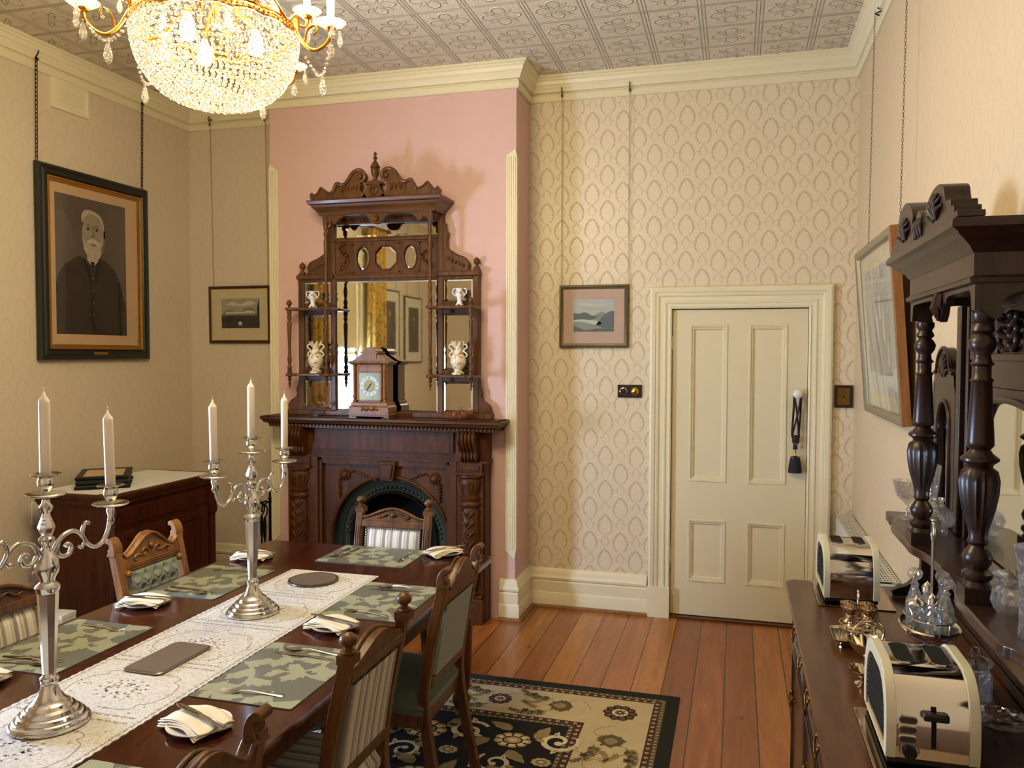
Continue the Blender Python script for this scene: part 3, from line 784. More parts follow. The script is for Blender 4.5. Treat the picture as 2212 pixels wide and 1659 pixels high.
# broken swan neck pediment
for sx in (-1, 1):
    t_ = sp2([(.44, 2.755), (.452, 2.785), (.44, 2.80), (.43, 2.785), (.40, 2.80), (.375, 2.835), (.345, 2.81), (.30, 2.795)], 4)
    neck = sp2([(.30, 2.80), (.285, 2.81), (.262, 2.855), (.225, 2.845), (.19, 2.86), (.15, 2.915), (.11, 2.935), (.075, 2.925), (.06, 2.895), (.075, 2.865), (.10, 2.865)], 4)
    low = sp2([(.09, 2.84), (.095, 2.80), (.06, 2.775), (.05, 2.755)], 4)
    poly = t_+neck+low
    m = MB().prism([(sx*a, Z(b)) for a, b in poly], -.235, -.185)
    m.tube([(sx*a, -.238, Z(b)) for a, b in t_], .007, 6); m.tube([(sx*a, -.238, Z(b)) for a, b in neck], [.012]*(len(neck)-4)+[.011, .01, .009, .008], 8)
    m.sphere((sx*.092, -.24, Z(2.892)), .017, 12, 8)
    for k in range(4): m.tube([(sx*(.12+.035*k), -.236, Z(2.79)), (sx*(.13+.03*k), -.243, Z(2.82)), (sx*(.11+.03*k), -.236, Z(2.84))], [.004, .009, .003], 6)
    m.build('swan_neck_scroll', FR, om, smooth=40)
m = MB(); m.prism([(a, Z(b)) for a, b in mir(sp2([(.0, 2.755), (.075, 2.755), (.07, 2.775), (.05, 2.80), (.042, 2.84)], 3))], -.235, -.18)
m.box(-.055, -.245, Z(2.84), .055, -.17, Z(2.852)); m.box(-.045, -.24, Z(2.852), .045, -.175, Z(2.86))
m.tube([(0, -.238, Z(2.765)), (-.028, -.242, Z(2.80)), (-.015, -.242, Z(2.825)), (0, -.24, Z(2.81)), (.015, -.242, Z(2.825)), (.028, -.242, Z(2.80)), (0, -.238, Z(2.765))], .005, 6)
ped = m.build('pedestal', FR, om, smooth=40)
MB().lathe([(.022, 0), (.024, .008), (.012, .016), (.014, .024), (.026, .05), (.03, .075), (.024, .085), (.033, .09), (.031, .098), (.022, .115), (.012, .13), (.007, .14), (.016, .152), (.009, .162), (.006, .168), (.013, .178), (.006, .188), (.0001, .196)], (0, -.207, Z(2.86)), 18, flute=(9, .15, .02, .12)).build('urn_finial', FR, om, smooth=50)

# ------------------------------------------------------------ things on the mantelpiece
ck = thing('mantel_clock', 'wooden bracket clock with round dial in the middle of the mantel shelf', 'clock', (-3.03, -.497, SZ)); ck.scale = (1, .9, 1)
W2, D2 = .118, .062
m = MB(); m.box(-.143, -.075, .012, .143, .08, .03); m.box(-.148, -.08, .02, .148, .085, .028)
m.prism([(-.143, 0), (-.09, 0), (-.085, .012), (.085, .012), (.09, 0), (.143, 0), (.143, .014), (-.143, .014)], -.075, .08)
m.sweep([(.13, .075), (.13, -.068), (-.13, -.068), (-.13, .075)], [(0.012, .028), (.012, .075), (.0, .085), (-.01, .10), (-.02, .105)], mpz, side=-1)
m.box(-.13, -.068, .028, .13, .075, .104)
m.box(-W2, -.05, .10, W2, .07, .355)
m.build('case', 'oak', ck, smooth=30, bev=.002)
m = MB(); 
for k in range(6): m.tube([(-.05+.02*k, -.083, .05+.01*(k % 2)), (-.04+.02*k, -.09, .07-.01*(k % 2)), (-.03+.02*k, -.083, .055)], [.003, .007, .003], 6)
m.build('carved_ornament', 'oak', ck, smooth=50)
m = MB(); m.sweep([(.125, .075), (.125, -.055), (-.125, -.055), (-.125, .075)], [(0, .352), (.008, .355), (.012, .362), (.022, .368), (.022, .375), (0, .378), (-.01, .378)], mpz, side=-1)
m.box(-.126, -.056, .352, .126, .075, .377)
m.prism([(-.13, .377), (-.105, .39), (-.085, .405), (-.052, .425), (-.052, .41), (.052, .41), (.052, .425), (.085, .405), (.105, .39), (.13, .377)], -.055, .075)
m.box(-.05, -.06, .39, .05, .07, .43); m.box(-.062, -.065, .43, .062, .072, .438)
m.prism([(.045*cos(pi*i/12), .438+.03*sin(pi*i/12)) for i in range(13)], -.06, .068)
m.build('hood', 'oak', ck, smooth=30)
for sx in (-1, 1):
    MB().lathe([(.012, .105), (.012, .12), (.006, .125), (.01, .135), (.012, .15), (.007, .16), (.009, .17), (.009, .32), (.012, .33), (.008, .338), (.013, .352)], (sx*.107, -.06, 0), 12).build('column', 'oak', ck, smooth=50)
m = MB(); m.box(-.085, -.056, .115, .085, -.05, .345); m.box(-.088, -.062, .11, -.075, -.05, .35).box(.075, -.062, .11, .088, -.05, .35).box(-.088, -.062, .11, .088, -.05, .122).box(-.088, -.062, .30, .088, -.05, .31).box(-.088, -.062, .34, .088, -.05, .352)
m.build('door_frame', 'oak', ck, bev=.002)
simple('dial_plate', '#6f6a52', .3, .7, bumpn=60)
simple('dial_silver', '#b4b2aa', .4, .4)
simple('dial_centre', '#857a4c', .4, .5, bumpn=80)
simple('ink', '#15120e', .6)
dl = MB(); dl.box(-.075, -.0575, .122, .075, -.056, .30, mat=0)
cz = .213
def disc(m, r, y, mat, n=40): m.add([(r*cos(2*pi*i/n), y, cz+r*sin(2*pi*i/n)) for i in range(n)], [tuple(range(n))], mat)
disc(dl, .066, -.0585, 1); disc(dl, .043, -.059, 2)
dial = dl.build('dial', ['dial_plate', 'dial_silver', 'dial_centre'], ck, smooth=0)
nm = MB(); rom = ['XII', 'I', 'II', 'III', 'IIII', 'V', 'VI', 'VII', 'VIII', 'IX', 'X', 'XI']
def stroke(x0, z0, x1, z1, w, ang):
    dx, dz = x1-x0, z1-z0; d = math.hypot(dx, dz); nx, nz = -dz/d*w/2, dx/d*w/2
    q = [(x0+nx, z0+nz), (x1+nx, z1+nz), (x1-nx, z1-nz), (x0-nx, z0-nz)]
    nm.add([(a*cos(ang)+b*sin(ang), -.0592, cz-a*sin(ang)+b*cos(ang)) for a, b in q], [(0, 1, 2, 3)])
for h, t in enumerate(rom):
    ang = h*pi/6; wd = {'I': .0038, 'V': .008, 'X': .008}; tot = sum(wd[c] for c in t); x = -tot/2
    for c in t:
        w_ = wd[c]; a, b = .047, .062
        if c == 'I': stroke(x+w_/2, a, x+w_/2, b, .0016, ang)
        elif c == 'V': stroke(x+.001, b, x+w_/2, a, .0018, ang); stroke(x+w_-.001, b, x+w_/2, a, .001, ang)
        else: stroke(x+.001, b, x+w_-.001, a, .0018, ang); stroke(x+w_-.001, b, x+.001, a, .001, ang)
        x += w_
nm.build('numerals', 'ink', dial, smooth=0)
hm = MB()
for ang, L, w_ in ((radians(38), .028, .005), (radians(215), .042, .0035)):
    q = [(-w_/2, -.008), (w_/2, -.008), (w_*.8, L*.6), (0, L), (-w_*.8, L*.6)]
    hm.add([(a*cos(ang)+b*sin(ang), -.0605, cz-a*sin(ang)+b*cos(ang)) for a, b in q], [(0, 1, 2, 3, 4)])
hm.build('hands', 'ink', dial, smooth=0)

def flowered_mat(name, base, petals, th=.60, sc=55):
    t = NT(name); v = t.coord(); n = t.voro(v, sc); k = t.noise(v, 28, 2)
    msk = t.math('MULTIPLY', t.math('LESS_THAN', n, .38), t.math('GREATER_THAN', k, .5))
    c = t.mix(msk, lin(base), lin(petals)); c = t.mix(t.math('GREATER_THAN', t.noise(v, 40, 2), th), c, lin('#9c8a5c'))
    t.bsdf(c, .2, 0, Coat_Weight=.3); MATS[name] = t.m
flowered_mat('floral_china', '#eee2c8', '#c98a6a'); flowered_mat('floral_china_white', '#e9e8ea', '#b0604e')
def big_vase(name, x, z, lab):
    t = thing(name, lab, 'vase', (x, -.49, z), group='cream floral vases on the overmantel')
    MB().lathe([(.030, 0), (.042, .003), (.043, .012), (.034, .018), (.024, .026), (.026, .034), (.042, .055), (.052, .08), (.052, .10), (.042, .125), (.028, .15), (.024, .17), (.028, .19), (.038, .205)], n=28, flute=(7, .12, .188, .3), cap=False).build('body', 'floral_china', t, smooth=60)
    m = MB()
    for k in range(7):
        a = 2*pi*k/7; m.tube([(.026*cos(a), .026*sin(a), .185), (.037*cos(a), .037*sin(a), .205), (.04*cos(a+.2), .04*sin(a+.2), .22)], [.005, .008, .002], 6)
    m.build('petal_rim', 'cream_ceramic', t, smooth=60)
    for sx in (-1, 1):
        MB().tube(spline([(sx*.04, 0, .11), (sx*.06, 0, .125), (sx*.05, 0, .145), (sx*.035, 0, .15), (sx*.045, 0, .165), (sx*.062, 0, .18), (sx*.05, 0, .198), (sx*.03, 0, .19)], 4), .0055, 8).build('handle', 'cream_ceramic', t, smooth=60)
    return t
v1 = big_vase('floral_vase', -3.455, 1.61, 'cream floral two-handled vase on the lower left shelf of the overmantel')
dup(v1, (-2.435, -.49, 1.61), 0, 'cream floral two-handled vase on the lower right shelf of the overmantel')
def small_vase(x, z, lab):
    t = thing('bud_vase', lab, 'vase', (x, -.49, z), group='small white vases on the overmantel')
    MB().lathe([(.018, .004), (.02, .012), (.016, .022), (.014, .035), (.02, .055), (.028, .075), (.026, .088), (.02, .095), (.03, .112)], n=24, flute=(6, .1, .1, .2), cap=False).build('body', 'floral_china_white', t, smooth=60)
    m = MB()
    for k in range(4):
        a = pi/4+k*pi/2; m.tube([(.012*cos(a), .012*sin(a), .02), (.024*cos(a), .024*sin(a), .0)], [.007, .006], 8)
    m.build('foot', 'china', t)
    for sx in (-1, 1): MB().tube(spline([(sx*.024, 0, .06), (sx*.045, 0, .08), (sx*.045, 0, .105), (sx*.028, 0, .11)], 4), .004, 8).build('handle', 'china', t)
    m = MB()
    for k in range(6):
        a = k*1.05; m.sphere((.024*cos(a), .024*sin(a), .075+.01*(k % 3)), .009, 8, 6)
    m.build('flower_relief', 'floral_china_white', t, smooth=60)
    return t
b1 = small_vase(-3.475, 2.055, 'small white vase with raised flowers on the upper left overmantel shelf')
dup(b1, (-2.425, -.49, 2.055), 0, 'small white vase with raised flowers on the upper right overmantel shelf')
def ruffle(R0, zr, k=9, amp=.008, n=72):
    return [(R0*(1+.05*cos(k*2*pi*i/n))*cos(2*pi*i/n), R0*(1+.05*cos(k*2*pi*i/n))*sin(2*pi*i/n), zr+amp*sin(k*2*pi*i/n)) for i in range(n)]
def bowl_rings(m, rings, mat=0):
    n = len(rings[0]); vs = [p for r_ in rings for p in r_]; fs = []
    for j in range(len(rings)-1):
        for i in range(n): fs.append((j*n+i, j*n+(i+1) % n, (j+1)*n+(i+1) % n, (j+1)*n+i))
    m.add(vs, fs, mat)
t = thing('glass_comport', 'pale pink frilled glass comport standing on the left of the mantel shelf', 'dish', (-3.475, -.505, SZ))
m = MB(); n = 72
bowl_rings(m, [ruffle(.004, .048, amp=0), ruffle(.03, .052, amp=0), ruffle(.052, .064, amp=.002), ruffle(.072, .078, amp=.007), ruffle(.07, .081, amp=.007), ruffle(.05, .068, amp=.002), ruffle(.028, .057, amp=0), ruffle(.003, .053, amp=0)])
m.build('bowl', 'pink_glass', t, smooth=60)
MB().lathe([(.036, 0), (.036, .003), (.018, .008), (.007, .018), (.006, .035), (.011, .042), (.008, .049)], n=24).build('stem', 'pink_glass', t, smooth=60)
t = thing('glass_basket', 'orange and pink frilled glass basket dish on the right of the mantel shelf', 'dish', (-2.44, -.515, SZ))
m = MB()
bowl_rings(m, [ruffle(.026, .0, amp=0), ruffle(.03, .016, amp=0), ruffle(.042, .024, amp=0, k=14), ruffle(.068, .03, amp=.004), ruffle(.085, .044, amp=.01), ruffle(.083, .046, amp=.01), ruffle(.06, .034, amp=.002), ruffle(.03, .022, amp=0), ruffle(.02, .004, amp=0)])
m.build('bowl', 'orange_glass', t, smooth=60)
MB().tube(spline([(-.03, -.06, .04), (.02, -.05, .06), (.075, -.01, .052), (.10, .02, .045), (.09, .03, .055)], 5), .0045, 8).build('handle', 'pink_glass', t)
MB().tube(spline([(.03, .01, .03), (.03, .015, .06), (.032, .01, .085)], 4), [.005]*8+[.003], 8).build('thorn_stem', 'pink_glass', t)

# fire irons
t = thing('fire_tool_set', 'black wrought iron fire tool stand in the recess left of the fireplace', 'fire tools', (-3.975, -.24, 0))
m = MB().lathe([(.085, 0), (.085, .012), (.05, .02), (.014, .03), (.009, .05), (.009, .68), (.016, .69), (.009, .70), (.007, .74), (.014, .75), (.011, .765), (.004, .785), (.0001, .79)], n=18)
for a in (0, pi/2, pi, 3*pi/2):
    m.tube(spline([(0, 0, .66), (.045*cos(a), .045*sin(a), .665), (.065*cos(a), .065*sin(a), .64), (.07*cos(a), .07*sin(a), .665)], 4), .006, 8)
m.build('stand', 'black_iron', t, smooth=50)
for k, (a, nm_) in enumerate(((0, 'poker'), (pi/2, 'brush'), (pi, 'shovel'), (3*pi/2, 'tongs'))):
    x, y = .07*cos(a), .07*sin(a)
    m = MB().tube(spline([(x-.022, y, .60), (x-.02, y, .635), (x, y, .655), (x+.02, y, .635), (x+.022, y, .60), (x+.012, y, .575), (x, y, .56)], 4), .0055, 8)
    m.lathe([(.006, .15), (.0055, .40), (.010, .42), (.012, .50), (.008, .56)], (x, y, 0), 10)
    if nm_ == 'shovel': m.box(x-.045, y-.004, .04, x+.045, y+.004, .17)
    if nm_ == 'brush': m.lathe([(.02, .04), (.03, .06), (.022, .16)], (x, y, 0), 12)
    if nm_ == 'tongs': m.tube([(x+.01, y, .3), (x+.03, y, .15), (x+.008, y, .05)], .005, 6)
    if nm_ == 'poker': m.tube([(x, y, .15), (x, y, .05), (x+.02, y, .06)], .0055, 6)
    m.build(nm_, 'black_iron', t, smooth=50)
# ------------------------------------------------------------ dining table
TX0, TX1, TY0, TY1, TZ = -3.07, -1.83, -4.80, -1.665, .765
tb = thing('dining_table', 'long polished dark red wood dining table set for a meal', 'table', ((TX0+TX1)/2, (TY0+TY1)/2, 0))
hx, hy = (TX1-TX0)/2, (TY1-TY0)/2
def rrect(hx, hy, r, n=5):
    out = []
    for cx, cy, a0 in ((hx-r, hy-r, 0), (-hx+r, hy-r, pi/2), (-hx+r, -hy+r, pi), (hx-r, -hy+r, 3*pi/2)):
        out += [(cx+r*cos(a0+pi/2*i/n), cy+r*sin(a0+pi/2*i/n)) for i in range(n+1)]
    return out
m = MB(); lv = [(-.012, TZ), (-.004, TZ-.002), (0, TZ-.008), (0, TZ-.018), (-.01, TZ-.026), (-.018, TZ-.03), (-.03, TZ-.034)]
rings = [[(a, b, z) for a, b in rrect(hx+o, hy+o, .06+o)] for o, z in lv]
bowl_rings(m, rings); m.add(rings[0], [tuple(range(len(rings[0])))])
m.build('tabletop', 'table_wood', tb, smooth=40)
m = MB(); m.box(-hx+.09, -hy+.09, TZ-.14, hx-.09, -hy+.115, TZ-.03).box(-hx+.09, hy-.115, TZ-.14, hx-.09, hy-.09, TZ-.03)
m.box(-hx+.09, -hy+.09, TZ-.14, -hx+.115, hy-.09, TZ-.03).box(hx-.115, -hy+.09, TZ-.14, hx-.09, hy-.09, TZ-.03)
m.build('apron', 'mahogany', tb)
for sx in (-1, 1):
    for sy in (-1, 1):
        m = MB().lathe([(.018, .0105), (.03, .016), (.03, .03), (.022, .04), (.035, .06), (.045, .10), (.03, .13), (.042, .15), (.05, .30), (.055, .48), (.04, .52), (.06, .54), (.045, .56), (.05, .60)], (sx*(hx-.13), sy*(hy-.13), 0), 20, flute=(12, .08, .14, .5))
        m.cbox((sx*(hx-.13), sy*(hy-.13), .66), (.09, .09, .14)); m.build('leg', 'mahogany', tb, smooth=50)

# ------------------------------------------------------------ lace runner
def mk_lace():
    t = NT('lace'); v = t.coord('Object'); n = t.noise(v, 120, 2); n2 = t.noise(v, 25, 3)
    c = t.mix(t.math('GREATER_THAN', n, .55), lin('#cccac8'), lin('#b4aaa0'))
    c = t.mix(t.math('MULTIPLY', n2, .5), c, lin('#d6d3cd'))
    t.bsdf(c, .85, 0, t.bump(n, .6, .002)); MATS['lace'] = t.m
    simple('lace_thread', '#8a7d70', .9, var=.1); simple('lace_light', '#efebe4', .9, var=.03)
mk_lace()
RX0, RX1, RY0, RY1 = -2.643, -2.218, -4.40, -2.165
rn = MB(); w_, l_ = RX1-RX0, RY1-RY0
n = 150; edge = []
pts = []
for i in range(n+1): pts.append((RX0-.004*abs(sin(pi*i/2)), RY0+l_*i/n))
for i in range(n+1): pts.append((RX1+.004*abs(sin(pi*i/2)), RY1-l_*i/n))
rn.prism(pts, 0.0, .0022, 'xy')
zt = .0026
y = RY0+.01; k = 0
def eye(x, y, a, s=1):
    for q in ribbon([(x+s*(.011*cos(b)*cos(a)-.006*sin(b)*sin(a)), y+s*(.011*cos(b)*sin(a)+.006*sin(b)*cos(a))) for b in [pi*(j/8*1.3-.15) for j in range(9)]], .0022): rn.poly(q, zt, 1)
    rn.poly([(x+s*(.004*cos(b)), y+s*(.0025*sin(b))) for b in [2*pi*j/7 for j in range(7)]], zt, 1)
while y < RY1-.01:
    for x, a in ((RX0+.014, pi/2), (RX1-.014, -pi/2)): eye(x, y, a, .9)
    y += .026
P_ = .372; nb = 6
for b in range(nb):
    yc = RY1-.19-P_*b
    for dy in (-.186, -.150):
        x = RX0+.03
        while x < RX1-.02: eye(x, yc+dy, 0 if dy < -.16 else pi, .95); x += .027
    for rx, ry, w3 in ((.075, .06, .0025), (.045, .036, .002)):     # medallion
        kk = 26
        for i in range(kk):
            a = 2*pi*i/kk; x0, y0 = (RX0+RX1)/2+rx*cos(a), yc+ry*sin(a)
            rn.poly([(x0+.006*cos(2*pi*j/6+a), y0+.004*sin(2*pi*j/6+a)) for j in range(6)], zt, 1 if i % 2 else 2)
    for i in range(34):
        a = R.uniform(0, 2*pi); q = R.uniform(.1, .95)**.5
        lf = leaf2((RX0+RX1)/2+.068*q*cos(a), yc+.054*q*sin(a), R.uniform(0, 6), .014, .006); rn.poly(lf, zt, R.choice((1, 2, 2)))
    for sx in (-1, 1):      # curved outline of the panel
        for sy in (-1, 1):
            cx = (RX0+RX1)/2
            pth = sp2([(cx+sx*.02, yc+sy*.115), (cx+sx*.09, yc+sy*.118), (cx+sx*.125, yc+sy*.10), (cx+sx*.12, yc+sy*.08), (cx+sx*.15, yc+sy*.06), (cx+sx*.17, yc+sy*.0)], 5)
            for q in ribbon(pth, .0022): rn.poly(q, zt, 1)
    for i in range(40):
        x, y2 = R.uniform(RX0+.035, RX1-.035), yc+R.uniform(-.14, .17)
        if abs(x-(RX0+RX1)/2) < .1 and abs(y2-yc) < .09: continue
        rn.poly(leaf2(x, y2, R.uniform(0, 6), .013, .005), zt, R.choice((1, 2)))
cx0, cy0 = (RX0+RX1)/2, (RY0+RY1)/2
rn.v = [(a-cx0, b-cy0, c) for a, b, c in rn.v]
tag(rn.build('table_runner', ['lace', 'lace_thread', 'lace_light'], smooth=0, loc=(cx0, cy0, TZ)), 'cream lace runner laid along the middle of the dining table', 'table runner')
ZR = TZ+.003
# ------------------------------------------------------------ placemats
simple('mat_ground', '#666a63', .42, var=.04, bumpn=300, Coat_Weight=.25, Coat_Roughness=.3); simple('mat_leaf', '#9c9f88', .42, var=.04, bumpn=300, Coat_Weight=.25, Coat_Roughness=.3)
simple('mat_back', '#4a4a40', .8)
def mk_mat(seed):
    rr = random.Random(seed); m = MB(); HX, HY = .225, .165
    m.prism(rrect(HX, HY, .004, 2), 0, .003, 'xy'); z = .0032; lay = [0]
    def put(poly, mat=1):
        p = clip(poly, -HX, -HY, HX, HY)
        if len(p) > 2: lay[0] += 1; m.poly(p, z+lay[0]*1.2e-6, mat)
    def acan(x, y, ang, L, sg):
        # curling leaf: fat body with four pointed lobes on the outer side
        n = 12; up, dn = [], []
        for j in range(n+1):
            t = j/n; a2 = ang+sg*1.5*t; cx = x+L*sin(1.5*t)/1.5*cos(ang)-sg*L*(1-cos(1.5*t))/1.5*sin(ang); cy = y+L*sin(1.5*t)/1.5*sin(ang)+sg*L*(1-cos(1.5*t))/1.5*cos(ang)
            w = L*.25*sin(pi*min(1, .12+t*.88))**.7
            up.append((cx-w*sin(a2), cy+w*cos(a2))); dn.append((cx+w*sin(a2), cy-w*cos(a2)))
            if j in (2, 5, 8): put(leaf2(cx, cy, a2-sg*(1.0-.25*j/n), L*(.60-.02*j), L*.34, sg*.5))
            if j in (4, 7): put(leaf2(cx, cy, a2+sg*.7, L*.42, L*.24, -sg*.3))
        put(up+dn[::-1])
    for sx, sy, a0, sg in ((-.25, -.14, .3, 1), (-.05, -.17, 1.0, -1), (.10, -.12, .1, 1), (-.23, .06, .5, -1), (-.04, .03, .9, 1), (.13, .05, .4, 1)):
        path = []; x, y, a = sx, sy, a0
        for i in range(26):
            path.append((x, y)); x += .0125*cos(a); y += .0125*sin(a); a += sg*(.02+.012*i*.6)
        for q in ribbon(path, [.008+.006*sin(i/8) for i in range(26)]): put(q)
        for i, L, s2 in ((2, .085, -1), (7, .09, 1), (13, .085, -1), (18, .075, 1), (23, .06, -1)):
            d = math.atan2(path[i+1][1]-path[i][1], path[i+1][0]-path[i][0]); acan(path[i][0], path[i][1], d+s2*sg*.6, L, s2*sg)
    return m
mm_ = mk_mat(3)
mat_defs = [((-2.395, -1.845), 0, 'patterned grey-green placemat at the fireplace end of the table'),
            ((-2.05, -2.485), pi/2, 'patterned placemat on the right of the table, before the green upholstered chair'),
            ((-2.045, -3.235), pi/2, 'patterned placemat on the right of the table, before the striped chair'),
            ((-2.035, -4.06), pi/2, 'patterned placemat at the bottom edge of the photo, nearest the camera'),
            ((-2.87, -2.435), -pi/2, 'patterned placemat on the left of the table, before the tufted chair'),
            ((-2.87, -3.225), -pi/2, 'patterned placemat on the left of the table, behind the nearer candelabrum')]
for i, ((x, y), rz, lb) in enumerate(mat_defs):
    if i == 0: m0 = o = mm_.build('placemat', ['mat_ground', 'mat_leaf'], smooth=0)
    else: o = m0.copy(); COL.objects.link(o)
    o.location = (x, y, TZ); o.rotation_euler = (0, 0, rz+(pi if i in (2, 4) else 0)); tag(o, lb, 'placemat', 'patterned placemats on the dining table')
ZM = TZ+.0036
# ------------------------------------------------------------ cutlery (handle at -x, tip at +x)
def cut_profile(pts, th=.0022, camber=.0):
    m = MB(); n = len(pts); rings = []
    for x, w, z in pts:
        rings.append([(x, -w, z), (x, -w*.5, z+th*.9), (x, 0, z+th), (x, w*.5, z+th*.9), (x, w, z), (x, 0, z-th*.4)])
    bowl_rings(m, rings); m.add(rings[0], [(0, 1, 2, 3, 4, 5)]); m.add(rings[-1], [(0, 1, 2, 3, 4, 5)]); return m
def mk_fork():
    t = thing('fork', '', 'fork')
    m = cut_profile([(-.10, .006, .001), (-.097, .010, .001), (-.06, .0065, .003), (0, .003, .008), (.03, .003, .008), (.038, .009, .006), (.045, .0115, .004), (.055, .0115, .003)])
    for k in range(4): m.tube([(.054, -.0095+.0063*k, .0035), (.075, -.0095+.0063*k, .0025), (.092, -.009+.006*k, .007)], [.0019, .0017, .0007], 5)
    return m
def mk_spoon():
    m = cut_profile([(-.10, .006, .001), (-.097, .010, .001), (-.06, .0065, .003), (0, .003, .009), (.03, .003, .009), (.036, .006, .007)])
    n = 20; rg = []
    for s, d in ((1, .006), (.8, .003), (.5, .0012), (.02, .0008)): rg.append([(.066+.033*s*cos(2*pi*i/n), .0195*s*sin(2*pi*i/n)*(1-.12*cos(2*pi*i/n)), d) for i in range(n)])
    bowl_rings(m, rg); bowl_rings(m, [rg[0], [(x, y, z+.0012) for x, y, z in rg[1]], [(x, y, z+.0014) for x, y, z in rg[2]], [(x, y, z+.0014) for x, y, z in rg[3]]])
    return m
def mk_knife(): return cut_profile([(-.11, .007, .001), (-.107, .009, .001), (-.05, .0075, .003), (-.005, .006, .004), (.0, .005, .004), (.005, .009, .003), (.05, .0105, .002), (.09, .0095, .0015), (.112, .005, .001), (.118, .001, .001)], .0015)
cut = {}
for nm_, fn in (('spoon', mk_spoon), ('knife', mk_knife)):
    cut[nm_] = fn().build(nm_, 'silver', smooth=60)
_f = mk_fork(); 
for o in [o for o in COL.objects if o.name == 'fork']: bpy.data.objects.remove(o)
cut['fork'] = _f.build('fork', 'silver', smooth=60)
used = set()
def place_cut(kind, x, y, z, rz, label, group):
    o = cut[kind]
    if kind in used: o = o.copy(); COL.objects.link(o)
    used.add(kind); o.location = (x, y, z); o.rotation_euler = (0, 0, rz)
    tag(o, label, kind, group)
# right-hand places: diners face -x ; far end faces -y ; left-hand places face +x
names = ['at the fireplace end of the table', 'before the green upholstered chair', 'before the right-hand striped chair', 'on the placemat nearest the camera', 'before the tufted chair on the left', 'behind the nearer candelabrum']
for i, ((x, y), rz, lb) in enumerate(mat_defs):
    if i == 3: continue
    if i == 0: fwd, a = Vector((0, -1)), -pi/2
    elif i < 4: fwd, a = Vector((-1, 0)), pi
    else: fwd, a = Vector((1, 0)), 0
    left = Vector((-fwd.y, fwd.x)); c = Vector((x, y))
    tilt = .12*(-1)**i
    pf = c+left*.165; pk = c-left*.135; ps = c-left*.175
    place_cut('fork', pf.x, pf.y, ZM, a+tilt, 'silver fork lying on the placemat '+names[i], 'forks on the placemats')
    place_cut('knife', pk.x, pk.y, ZM, a-tilt*.5, 'silver knife lying on the placemat '+names[i], 'knives on the placemats')
    place_cut('spoon', ps.x, ps.y, ZM, a-tilt*.5+.08, 'silver spoon lying on the placemat '+names[i], 'spoons on the placemats')
# ------------------------------------------------------------ side plates with folded napkins and butter knives
def mk_plate():
    return MB().lathe([(.0001, .006), (.045, .006), (.052, .008), (.079, .016), (.083, .0175), (.082, .0145), (.052, .003), (.044, .0), (.0001, .0)], n=40, cap=False)
plate0 = mk_plate().build('side_plate', 'china', smooth=50)
def mk_napkin(seed):
    m = MB(); nx, ny = 26, 12; L, Wd = .175, .115
    for k in range(4):
        vs, fs = [], []; ox, oy = (.004*(k % 2)-.002*k, .003*k)
        for j in range(ny+1):
            for i in range(nx+1):
                u_, v_ = i/nx-.5, j/ny-.5; x = u_*L*(1-.02*(3-k)); y = v_*Wd*(1-.03*k)
                ed = max(0, math.hypot(x, y)-.066)
                z = .0185+.0028*k+.0035*sin(7*u_+seed+.5*k)*(.4+abs(v_))+.0015*sin(14*v_+5*u_)-ed*(.34-.05*k)
                z = max(z, .0018+.0030*k)
                vs.append((x+ox+.004*sin(6*v_+k), y+oy+.004*sin(6*u_+seed), z))
        for j in range(ny):
            for i in range(nx): fs.append((j*(nx+1)+i, j*(nx+1)+i+1, (j+1)*(nx+1)+i+1, (j+1)*(nx+1)+i))
        m.add(vs, fs)
    return m
nap0 = mk_napkin(1).build('napkin', 'napkin', smooth=70, recalc=False)
sd = nap0.modifiers.new('thick', 'SOLIDIFY'); sd.thickness = .0013
plates = [((-2.065, -1.725), radians(55), 'at the fireplace end of the table'), ((-2.08, -2.83), radians(-12), 'between the right-hand placemats'), ((-2.055, -3.62), radians(-20), 'at the front, nearest the camera'),
          ((-2.92, -2.05), radians(10), 'at the far left table corner'), ((-2.915, -2.79), radians(12), 'on the left before the tufted chair'), ((-2.87, -3.56), radians(10), 'at the left edge of the photo')]
for i, ((x, y), rz, lb) in enumerate(plates):
    p = plate0 if i == 0 else plate0.copy(); nq = nap0 if i == 0 else nap0.copy()
    if i: COL.objects.link(p); COL.objects.link(nq)
    p.location = (x, y, TZ+.0005); nq.location = (x-.01, y, TZ+.001); nq.rotation_euler = (0, 0, rz)
    tag(p, 'white side plate under a napkin '+lb, 'plate', 'side plates on the dining table')
    tag(nq, 'folded cream napkin on the side plate '+lb, 'napkin', 'napkins on the side plates')
    place_cut('knife', x, y+.004, TZ+.0325, rz+pi-.05, 'silver knife lying on the napkin '+lb, 'knives on the napkins')
# ------------------------------------------------------------ trivets on the runner
m = MB().lathe([(.0001, .008), (.098, .008), (.103, .0085), (.107, .007), (.108, .004), (.106, .0), (.0001, .0)], n=56, cap=False)
mr = thing('round_trivet', 'round pewter-rimmed table mat on the far end of the lace runner', 'trivet', (-2.457, -2.31, ZR))
m.build('rim', 'pewter', mr, smooth=40)
MB().lathe([(.096, .0082), (.0001, .0084)], n=56, cap=False).build('top_face', 'cork', mr, smooth=0)
mr = thing('rectangular_trivet', 'rectangular dull metal table mat lying on the runner between the candelabra', 'trivet', (-2.452, -3.24, ZR), radians(-1))
m = MB(); rg = [[(a, b, z) for a, b in rrect(.072+o, .127+o, .02)] for o, z in ((-.002, 0), (0, .003), (0, .006), (-.003, .008))]
bowl_rings(m, rg); m.add(rg[3], [tuple(range(len(rg[3])))]); m.add(rg[0], [tuple(range(len(rg[0])))]); m.build('plate', 'tray_metal', mr, smooth=40)
MB().poly(rrect(.067, .122, .017), .0082).build('top_face', 'cork', mr, smooth=0)

